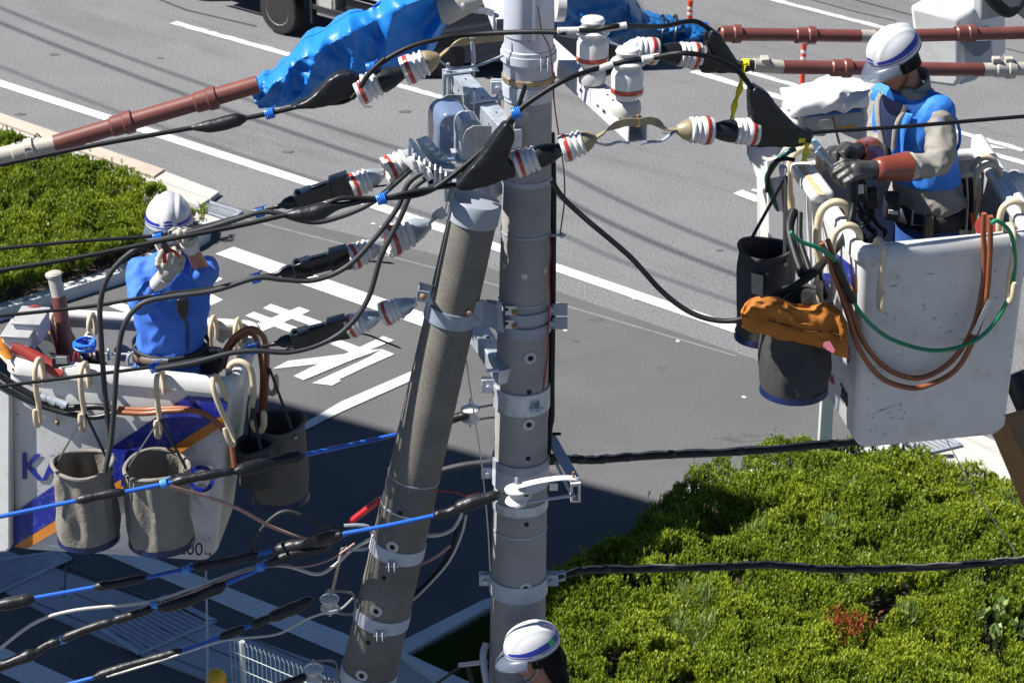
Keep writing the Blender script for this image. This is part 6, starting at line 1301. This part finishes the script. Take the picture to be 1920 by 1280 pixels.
def face_bits(M,parent,glasses=False,s=1.0):
    T=lambda x,y,z:M@Vector((x*s,y*s,z*s)); R3=M.to_3x3()
    for q in (-1,1):
        e=ob('eye',MB().ball(T(q*.031,-.078,.002),(.012*s,.011*s,.008*s),12,R3),mat('eye_white',(.6,.58,.55),.2),parent); ob('iris',MB().ball(T(q*.031,-.0875,.001),(.005*s,.003*s,.005*s),10,R3),hairm,e); ob('eyebrow',MB().cap2(T(q*.014,-.093,.024),T(q*.046,-.084,.026),.0045,.003),hairm,parent)
    ob('mouth',MB().cap2(T(-.020,-.0935,-.057),T(.020,-.0935,-.057),.0028,.0028),mat('lip',(.17,.05,.04),.5),parent)
    ob('hair',MB().grid(lambda u,v:T(.081*sin(pi*(.22+.56*2*u*.5+.0)+0) if False else .079*sin(2*pi*(.18+.64*u)),.008-.093*cos(2*pi*(.18+.64*u)),.06-.115*v*(1-.3*abs(u-.5)*2)),30,8),hairm,parent,solid=.008,disp=(.006,.02))
    if glasses:
        ob('goggles',MB().grid(lambda u,v:T(.078*sin((u-.5)*2.6),-.105*cos((u-.5)*2.3)-.004,.022-.045*v),24,6),mat('blue_mirror',(.02,.25,.60),.06,.6,coat=1),parent,solid=.003)
def mk(loc,fwd,upv=Z,tilt=0.0):
    """frame with -y along fwd"""
    f=Vector(fwd).normalized(); y=-f; z=(upv-y*upv.dot(y)).normalized(); x=y.cross(z); M=Matrix((x,y,z)).transposed().to_4x4(); M.translation=Vector(loc); return M
# ---------------- left worker
YWk=11.0
def A_(x,y,Y=YWk): return PY(x,y,Y)
hc=A_(318,432,YWk-.02); p1=thing('person',Vector((hc.x,hc.y,6.66)),'person in a blue long sleeved shirt and white helmet, in the left bucket','person')
face=Vector((.10,-1,.02)); HM=mk(hc,face)
shL=A_(262,508);shR=A_(385,506); neck=A_(322,487); waist=A_(320,664); hip=A_(318,720)
Lel=A_(262,572,YWk-.20); Lwr=A_(299,528,YWk-.42); Lh=A_(312,515,YWk-.46); Rel=A_(384,516,YWk-.24); Rwr=A_(357,462,YWk-.47); Rh=A_(352,452,YWk-.48)
def torso(mb,k=1.0,low=None):
    secs=[]; 
    for (x,y,rx,ry) in [(320,735,.150,.120),(319,690,.155,.120),(320,655,.160,.120),(320,610,.170,.122),(321,560,.186,.122),(322,525,.200,.118),(323,500,.190,.105),(323,487,.135,.085),(323,478,.070,.065)]:
        c=A_(x,y); secs.append((c,Vector((rx*k,0,0)),Vector((0,ry*k,0))))
    return loft(mb,secs)
sh=MB(); torso(sh); 
for a,b,c,ra in ((shL,Lel,A_(285,545,YWk-.36),.066),(shR,Rel,A_(373,508,YWk-.33),.068)):
    sh.cap2(a,b,ra,.056,16); sh.cap2(b,c,.056,.050,14)
sh.cap2(shL,A_(330,500),.068,.07,14); sh.cap2(shR,A_(315,500),.068,.07,14)
bd=MB(); torso(bd,.76); head(bd,HM); bd.cap2(neck+Vector((0,0,-.03)),HM@Vector((0,.02,-.06)),.058,.052,14)
for a,b,c in ((shL,Lel,Lwr),(shR,Rel,Rwr)): bd.cap2(a,b,.042,.038,12); bd.cap2(b,c,.042,.030,12)
handL=((Lh,(A_(330,488,YWk-.5)-Lh),Vector((.5,-.2,.4)),1,(1.0,1.15,.8)),); 
dL=(A_(334,484,YWk-.52)-Lh).normalized(); nL=Vector((.2,-.9,.3)); dR=(A_(333,418,YWk-.56)-Rh).normalized(); nR=Vector((-.1,-.2,-1))
hand(bd,Lh,dL,Vector((-.15,.9,.3)),1,(.7,1.1,.8),r=.0085); hand(bd,Rh,dR,Vector((-.3,-1,-.1)),1,(.6,1.1,.7),r=.0085)
legs=[(A_(318,720)+Vector((s_*.09,0,0)),Vector((hc.x+s_*.11,11.0,7.1)),Vector((hc.x+s_*.12,11.03,6.72))) for s_ in (-1,1)]
for a,b,c in legs: bd.cap2(a,b,.075,.05,12); bd.cap2(b,c,.05,.035,12)
ob('body',bd,skin,p1,remesh=.0065,sm=3)
ob('shirt',sh,shirt,p1,remesh=.009,sm=4,disp=(.028,.13,1))
face_bits(HM,p1,glasses=True); helmet(HM@Matrix.Translation((0,.004,.045))@Matrix.Rotation(radians(2),4,'X'),p1,emblem=True)
ob('chin_strap',MB().tube(cr([HM@Vector((-.082,.0,.05)),HM@Vector((-.076,-.02,-.04)),HM@Vector((-.03,-.065,-.108)),HM@Vector((.03,-.065,-.108)),HM@Vector((.076,-.02,-.04)),HM@Vector((.082,0,.05))],5),.005,6,flat=.4),mat('white_strap',(.5,.5,.5),.7),p1)
ob('collar',MB().tube([neck+Vector((cos(a)*.072,sin(a)*.066-.005,.012-.012*sin(a))) for a in np.linspace(0,6.283,25)[:-1]],.011,8,closed=True),mat('shirt_collar',(.5,.55,.65),.8),p1)
gl=MB(); hand(gl,Lh,dL,Vector((-.15,.9,.3)),1,(.7,1.1,.8),r=.0128,spread=.023,s=1.1); gl.cap2(Lwr.lerp(Lh,.4),Lh+dL*.04,.034,.036,14); g1_=ob('glove',gl,glove_w,p1,remesh=.0045,sm=2,disp=(.004,.02)); 
ob('cuff',MB().tube([Lwr.lerp(Lel,.12),Lwr.lerp(Lh,.9)],[.037,.040],20),cuffm,g1_,bevel=.003)
gl=MB(); hand(gl,Rh,dR,Vector((-.3,-1,-.1)),1,(.6,1.1,.7),r=.0128,spread=.023,s=1.1); gl.cap2(Rwr.lerp(Rh,.4),Rh+dR*.04,.034,.036,14); g2_=ob('glove',gl,glove_w,p1,remesh=.0045,sm=2,disp=(.004,.02)); ob('cuff',MB().tube([Rwr.lerp(Rel,.10),Rwr.lerp(Rh,.95)],[.036,.039],20),cuffm,g2_,bevel=.003)
tb=MB(); 
for a,b,c in legs: tb.cap2(a,b,.098,.075,16); tb.cap2(b,c,.075,.062,16)
loft(tb,[(A_(318,735),Vector((.17,0,0)),Vector((0,.13,0))),(A_(318,712),Vector((.172,0,0)),Vector((0,.13,0))),(A_(319,672),Vector((.168,0,0)),Vector((0,.127,0)))])
ob('trousers',tb,bluetr,p1,remesh=.013,sm=3,disp=(.02,.1))
for a,b,c in legs: ob('boot',MB().cap2(Vector((c.x,11.06,6.70)),Vector((c.x,10.88,6.69)),.048,.042,12).cap2(c,Vector((c.x,11.05,6.72)),.06,.05,12),rubber,p1,remesh=.012)
bc=A_(320,660); belt=ob('belt',MB().grid(lambda u,v:bc+Vector((cos(2*pi*u)*.182,sin(2*pi*u)*.138,.05*(v-.5)-.006*cos(4*pi*u))),48,2,closed_u=True),beltm,p1,solid=.008)
ob('buckle',MB().tube([bc+Vector((-.03+a,-.150,b)) for a,b in ((-.036,-.034),(.036,-.034),(.036,.034),(-.036,.034))],.005,8,closed=True),galv,belt); ob('keeper',MB().box(bc+Vector((-.028,-.152,0)),(.022,0,0),(0,.006,0),(0,0,.030)),beltm,belt,bevel=.004)
b2_=A_(320,652); ob('upper_belt',MB().grid(lambda u,v:b2_+Vector((cos(2*pi*u)*.186,sin(2*pi*u)*.142+.004,.03*(v-.5)+.020*sin(2*pi*u)+.02)),48,2,closed_u=True),darkbelt,p1,solid=.008)
ob('belt_pouch',MB().box(A_(395,680,10.98),(.04,0,0),(0,.05,0),(0,0,.07)),darkbelt,p1,bevel=.015)
ob('belt_rope',MB().tube(cr([A_(392,655,10.9),A_(412,655,10.92),A_(420,670,10.95),A_(412,695,10.95)],5),.011,8),mat('bw_rope',(.12,.12,.12),.8,var=.9,scale=70),p1)
ob('belt_ring',MB().tube([A_(243,674,10.95)+Vector((.012*sin(a),.01*cos(a),.036*cos(a))) for a in np.linspace(0,6.283,21)[:-1]],.004,8,closed=True),galv,p1); ob('snap_hook',MB().tube(cr([A_(250,660,10.92),A_(240,668,10.9),A_(242,684,10.9),A_(250,680,10.9)],4),.006,8),galv,p1)
mic=A_(343,572,YWk-.16); mc=ob('radio_microphone',MB().prism([mic+Vector((a,0,b)) for a,b in ((-.030,.022),(-.02,.042),(.02,.042),(.032,.022),(.024,-.04),(.010,-.065),(-.006,-.065),(-.024,-.03))],(0,-.03,0)),MATS['black_plastic'],p1,bevel=.006)
ob('curly_cord',MB().tube([A_(344+8*min(1,i/40),590+i*.62,YWk-.15)+Vector((.008*cos(i*1.1),.008*sin(i*1.1),0)) for i in range(110)],.0022,5),rubber,p1)
plr=thing('pliers',A_(318,478,YWk-.56),'red handled pliers held by the left worker','pliers'); Yp=YWk-.60
ob('jaw',MB().prism([A_(302,458,Yp),A_(308,452,Yp),A_(318,464,Yp),A_(320,474,Yp),A_(312,476,Yp),A_(305,468,Yp)],(0,.014,0)),mat('dark_steel',(.06,.06,.06),.3,.6),plr,bevel=.003)
ob('handle',MB().tube(cr([A_(311,472,Yp),A_(308,480,Yp),A_(309,492,Yp+.01)],4),.010,10,flat=.7),mat('red_grip',(.50,.02,.015),.35),plr); ob('handle',MB().tube(cr([A_(317,468,Yp),A_(327,472,Yp),A_(336,482,Yp+.01)],4),.010,10,flat=.7),MATS['red_grip'],plr)
# ---------------- right worker
YR=10.98
def B_(x,y,Y=YR): return PY(x,y,Y)
fR=Vector((-.84,-.50,-.44)).normalized(); hR=B_(1682,118,YR-.02)
p2=thing('person',Vector((hR.x,hR.y,7.52)),'person in grey coat and blue vest looking down, in the right bucket','person')
upR=Vector((-.32,-.12,.93)); HM2=mk(hR,fR,upR)
fb=Vector((-.86,-.5,0)).normalized(); lat=Vector((-fb.y,fb.x,0)) # lateral: towards his right is -lat
if lat.y>0: lat=-lat
nk=B_(1715,160); ch=B_(1712,215); wa=B_(1732,330); hp=B_(1738,400)
# sections: centre, half width along lat, half depth along fb
def rt(mb,k=1.0,rows=None,ex=0):
    for_=rows or [(1742,378,.196,.158),(1740,374,.204,.164),(1737,350,.190,.150),(1732,320,.182,.142),(1726,280,.185,.140),(1720,240,.200,.140),(1718,210,.205,.130),(1716,188,.190,.112),(1712,170,.120,.085),(1706,158,.075,.07)]
    return loft(mb,[(B_(x,y),lat*(rx*k+ex),fb*(ry*k+ex)) for x,y,rx,ry in for_])
nS=B_(1718,205)+lat*.175; fS=B_(1700,200)-lat*.165
nE=B_(1762,308,YR-.30); nW=B_(1640,318,YR-.42); nH=B_(1622,318,YR-.43)
fE=B_(1650,285,YR-.02); fW=B_(1606,285,YR-.28); fH=B_(1598,284,YR-.30)
ct_=MB(); rt(ct_); ct_.cap2(nS,nE,.080,.066,16); ct_.cap2(nE,nE.lerp(nW,.42),.068,.060,16); ct_.cap2(nS,B_(1712,195),.08,.08,14); ct_.cap2(fS,fE,.075,.062,16); ct_.cap2(fE,fE.lerp(fW,.5),.062,.055,14); ct_.cap2(fS,B_(1712,195),.078,.08,14)
ob('coat',ct_,coat,p2,remesh=.009,sm=4,disp=(.030,.12,1))
vs=MB(); rt(vs,1.0,[(1732,330,.188,.148),(1728,300,.188,.148),(1722,262,.192,.146),(1718,225,.190,.143),(1716,205,.182,.134),(1714,190,.172,.118),(1712,174,.128,.092),(1708,166,.085,.075)],.010)
vs.cap2(nS-lat*.045+Z*.02,B_(1712,195),.098,.09,14); vs.cap2(fS+lat*.02,B_(1712,195),.084,.086,14)
ob('vest',vs,vestm,p2,remesh=.009,sm=3,disp=(.018,.14,1))
ob('vest_edge',MB().tube(cr([nS+lat*.02+Z*.06,nS+lat*.055+fb*.07+Z*.0,nS+lat*.05+fb*.06-Z*.13,nS+lat*.03-Z*.20,nS+lat*.045-fb*.08-Z*.12,nS+lat*.045-fb*.06],5,closed=True),.014,8,closed=True,flat=.5),vestm,p2)
RW_=[(1732,330,.188,.148),(1728,300,.188,.148),(1722,262,.192,.146),(1718,225,.190,.143),(1716,205,.182,.134),(1714,190,.172,.118),(1712,174,.128,.092)]
def tsurf(a,t,off):
    k_=t*(len(RW_)-1); i=min(int(k_),len(RW_)-2); f=k_-i; x,y,rx,ry=[RW_[i][q]*(1-f)+RW_[i+1][q]*f for q in range(4)]
    return B_(x,y)+lat*cos(a)*(rx+off)+fb*sin(a)*(ry+off)
ob('shirt_front',MB().grid(lambda u,v:tsurf(pi/2+(u-.5)*(.15+.75*v),.30+.66*v,.026),12,16),mat('navy_shirt',(.006,.014,.06),.85,var=.1),p2,smooth=60,solid=.004)
for q in (-1,1):
    ob('lapel',MB().grid(lambda u,v:tsurf(pi/2+q*((.075+.375*v)+u*.16),.30+.66*v,.030+.012*sin(u*3)),6,16),coat,p2,smooth=60,solid=.005)
    ob('vest_flap',MB().grid(lambda u,v:tsurf(pi/2+q*((.02+.52*v)+u*.30*(1-v*.4)),.05+.8*v,.034+.022*sin(u*5+v*7)*(1-v)),14,20),vestm,p2,smooth=60,solid=.004)
cl=MB(); 
c1=B_(1698,150,YR-.02)
ob('collar',MB().grid(lambda u,v:nk+Vector((0,0,-.005))+(lat*cos(2*pi*u)*.084+fb*sin(2*pi*u)*.078)*(1.02-.16*v)+Vector((-.015,0,0))+Z*(.048*v*(1-.35*sin(2*pi*u)))-Z*.03*sin(2*pi*u)-Z*.02,36,5,closed_u=True),coat,p2,smooth=60,solid=.008)
b2=MB(); rt(b2,.76); head(b2,HM2); b2.cap2(nk-Z*.04,HM2@Vector((0,.02,-.05)),.06,.054,14)
for a,b,c in ((nS,nE,nW),(fS,fE,fW)): b2.cap2(a,b,.044,.038,12); b2.cap2(b,c,.043,.030,12)
dN=(B_(1560,318,YR-.52)-nH).normalized(); dF=(B_(1540,272,YR-.44)-fH).normalized(); pN=Vector((.1,.5,-.75)); pF=Vector((.1,-.35,-.9))
hand(b2,nH,dN,pN,-1,(.8,1.0,.6),r=.0088); hand(b2,fH,dF,pF,-1,(.5,.9,.6),r=.0088)
hh=B_(1738,440); lg=[(hh+lat*s_*.09,Vector((hh.x-.02,hh.y,8.0))+lat*s_*.10,Vector((hh.x,hh.y+.02,7.60))+lat*s_*.11) for s_ in (-1,1)]
for a,b,c in lg: b2.cap2(a,b,.08,.052,12); b2.cap2(b,c,.052,.035,12)
ob('body',b2,skin,p2,remesh=.0065,sm=3)
face_bits(HM2,p2); helmet(HM2@Matrix.Translation((0,.006,.05))@Matrix.Scale(.96,4),p2,emblem=True)
ob('chin_strap',MB().tube(cr([HM2@Vector((-.084,.0,.05)),HM2@Vector((-.078,-.015,-.04)),HM2@Vector((-.03,-.06,-.112)),HM2@Vector((.03,-.06,-.112)),HM2@Vector((.078,-.015,-.04)),HM2@Vector((.084,0,.05))],5),.006,6,flat=.4),rubber,p2)
for (H_,W_,E_,d_,p_,q_) in ((nH,nW,nE,dN,pN,(.8,1.0,.6)),(fH,fW,fE,dF,pF,(.5,.9,.6))):
    gm_=MB(); hand(gm_,H_,d_,p_,-1,q_,r=.0150,spread=.0262,s=1.2); gm_.cap2(W_.lerp(E_,.12),H_,.046,.040,16); gm_.cap2(H_,H_+d_*.05,.042,.040,14)
    gv=ob('glove',gm_,glove_d,p2,remesh=.005,sm=3,disp=(.006,.04)); ax=(E_-W_).normalized(); ob('gauntlet_cuff',MB().lathe(W_+ax*.0,ax,[(.046,0),(.052,.03),(.058,.08),(.066,.13),(.070,.165),(.064,.167),(.05,.10)],32,cap=False),gaunt,gv,smooth=60,disp=(.012,.06),solid=.003)
    ob('under_cuff',MB().lathe(W_+ax*.15,ax,[(.06,0),(.066,.02),(.06,.05),(.052,.055)],24),glove_w,gv,disp=(.02,.03))
tb=MB(); 
for a,b,c in lg: tb.cap2(a,b,.100,.078,16); tb.cap2(b,c,.078,.064,16)
loft(tb,[(B_(1738,460),lat*.17,fb*.13),(B_(1738,420),lat*.172,fb*.135),(B_(1737,385),lat*.168,fb*.13),(B_(1736,350),lat*.165,fb*.125)])
ob('trousers',tb,mat('blue_work_trousers',(.02,.08,.30),.85,var=.12),p2,remesh=.013,sm=3,disp=(.02,.1))
for a,b,c in lg: ob('boot',MB().cap2(Vector((c.x,c.y,7.56)),Vector((c.x,c.y,7.56))+fb*.16,.05,.044,12).cap2(c,Vector((c.x,c.y,7.58)),.062,.055,12),rubber,p2,remesh=.012)
bc=B_(1738,392); bt=ob('tool_belt',MB().grid(lambda u,v:bc+lat*cos(2*pi*u)*.19+fb*sin(2*pi*u)*.155+Z*.08*(v-.5),48,2,closed_u=True),darkbelt,p2,solid=.01)
bk=B_(1722,408,YR-.185); ob('buckle',MB().tube([bk+Vector((a,0,b)) for a,b in ((-.028,-.036),(.028,-.036),(.028,.036),(-.028,.036))],.005,8,closed=True),galv,bt)
ob('belt_pouch',MB().box(B_(1740,425,YR-.19),(.022,0,0),(0,.03,0),(0,0,.06)),beltm,bt,bevel=.01); ob('belt_pouch',MB().box(B_(1672,385,YR-.17),(.035,0,0),(0,.04,0),(0,0,.06)),darkbelt,bt,bevel=.012); ob('belt_clip',MB().box(B_(1675,398,YR-.22),(.022,0,-.003),(0,.004,0),(0,0,.009)),MATS['paper'],bt)
pl2=thing('pliers',B_(1545,285,YR-.52),'pale blue and grey crimping tool gripped by the right worker','crimping tool'); Yq=YR-.56
ob('jaw',MB().prism([B_(1519,264,Yq),B_(1530,262,Yq),B_(1545,280,Yq),B_(1540,290,Yq),B_(1528,282,Yq)],(0,.02,0)),mat('pale_blue_tool',(.35,.5,.65),.35,.3),pl2,bevel=.004)
ob('handle',MB().tube([B_(1536,276,Yq),B_(1562,304,Yq)],.012,10),mat('tool_grey',(.25,.26,.28),.4),pl2); ob('handle',MB().tube([B_(1530,284,Yq),B_(1552,300,Yq),B_(1560,310,Yq+.02)],.010,10),MATS['pale_blue_tool'],pl2)
# ---------------- third worker, head and shoulders at the bottom
Y3=10.36
hc3=PY(1001,1228,Y3); p3=thing('person',Vector((hc3.x,hc3.y,4.7)),'dark haired person in a white helmet with a green sticker, by the tall pole','person')
f3=Vector((-.93,-.30,-.22)).normalized(); HM3=mk(hc3,f3,Vector((-.22,-.02,.97)))
b3=MB(); head(b3,HM3); n3=hc3+Vector((.04,.01,-.17)); fb3=Vector((-.95,-.3,0)).normalized(); lt3=Vector((-fb3.y,fb3.x,0))
b3.cap2(n3,HM3@Vector((0,.02,-.05)),.058,.052,14)
def t3(mb,k=1.0):
    return loft(mb,[(n3+Vector((dx,0,dz)),lt3*rx*k,fb3*ry*k) for dx,dz,rx,ry in [(.06,-.75,.15,.12),(.06,-.5,.155,.12),(.06,-.3,.175,.125),(.05,-.15,.185,.115),(.03,-.07,.16,.10),(.0,-.02,.07,.065)]])
t3(b3,.9); s3=MB(); t3(s3); 
for s_ in (-1,1):
    a=n3+Vector((.05,0,-.12))+lt3*s_*.17; b=a+Vector((-.05,0,-.28)); c=b+fb3*.24+Z*.05; s3.cap2(a,b,.065,.055,14); s3.cap2(b,c,.055,.045,12); b3.cap2(a,b,.05,.042); b3.cap2(b,c,.042,.03); hand(b3,c,fb3,-lt3*s_,s_,(.4,.6,.4))
    l0=n3+Vector((.06,0,-.78))+lt3*s_*.09; l1=l0+Vector((-.03,0,-.42)); l2=l1+Vector((.03,.02,-.40)); s3.cap2(l0,l1,.085,.06,12); s3.cap2(l1,l2,.06,.05,12); b3.cap2(l0,l1,.07,.05); b3.cap2(l1,l2,.05,.04); b3.cap2(l2,l2+fb3*.16-Z*.03,.045,.035)
ob('body',b3,skin,p3,remesh=.0065,sm=3); ob('work_clothes',s3,mat('blue_workwear',(.03,.10,.38),.85,var=.1),p3,remesh=.012,sm=3,disp=(.015,.08))
ob('shoulder_cover',MB().ball(n3+Vector((.15,-.02,-.09)),(.09,.09,.05),16),cuffm,p3)
face_bits(HM3,p3)
ob('hair_back',MB().ball(HM3@Vector((0,.075,-.06)),(.085,.075,.10),20,HM3.to_3x3()).ball(HM3@Vector((0.02,.09,-.15)),(.06,.045,.10),16,HM3.to_3x3()),hairm,p3,remesh=.008,disp=(.02,.025))
grn=mat('green_sticker',(.03,.55,.10),.4); helmet(HM3@Matrix.Translation((0,.004,.045)),p3,stickers=[(.60,.655,.18,.33,grn),(.245,.31,.075,.125,MATS['paper'])] if False else [(.33,.375,.16,.30,grn),(.215,.265,.07,.125,mat('paper',(.6,.6,.6),.6))])
ob('chin_strap',MB().tube(cr([HM3@Vector((-.084,.0,.05)),HM3@Vector((-.078,-.015,-.04)),HM3@Vector((-.03,-.06,-.112)),HM3@Vector((.03,-.06,-.112)),HM3@Vector((.078,-.015,-.04)),HM3@Vector((.084,0,.05))],5),.006,6,flat=.4),mat('grey_strap',(.3,.33,.36),.6),p3)
# straps and guard at the foot of the tall pole
o=ob('pole_guard',MB().tube(cr([PY(912,1205,10.7),PY(906,1230,10.66),PY(912,1275,10.62),PY(922,1310,10.6)],5),.018,10),greypaint); tagit(o,'grey curved guard on the left of the tall pole near the bottom','guard')
o=ob('strap_bar',MB().tube([PY(862,1246,11.0),PY(912,1240,10.8)],.012,8),greypaint); tagit(o,'pale grey bar left of the tall pole foot','bar')
for i,pts in enumerate([[(868,1246),(812,1285)],[(876,1248),(888,1290)]]):
    o=ob('tether_strap',MB().tube([PY(*p,11.0) for p in pts],.014,6,flat=.3),strapm); tagit(o,'black strap running down '+('left' if i==0 else 'right')+' from the pale grey bar','strap')
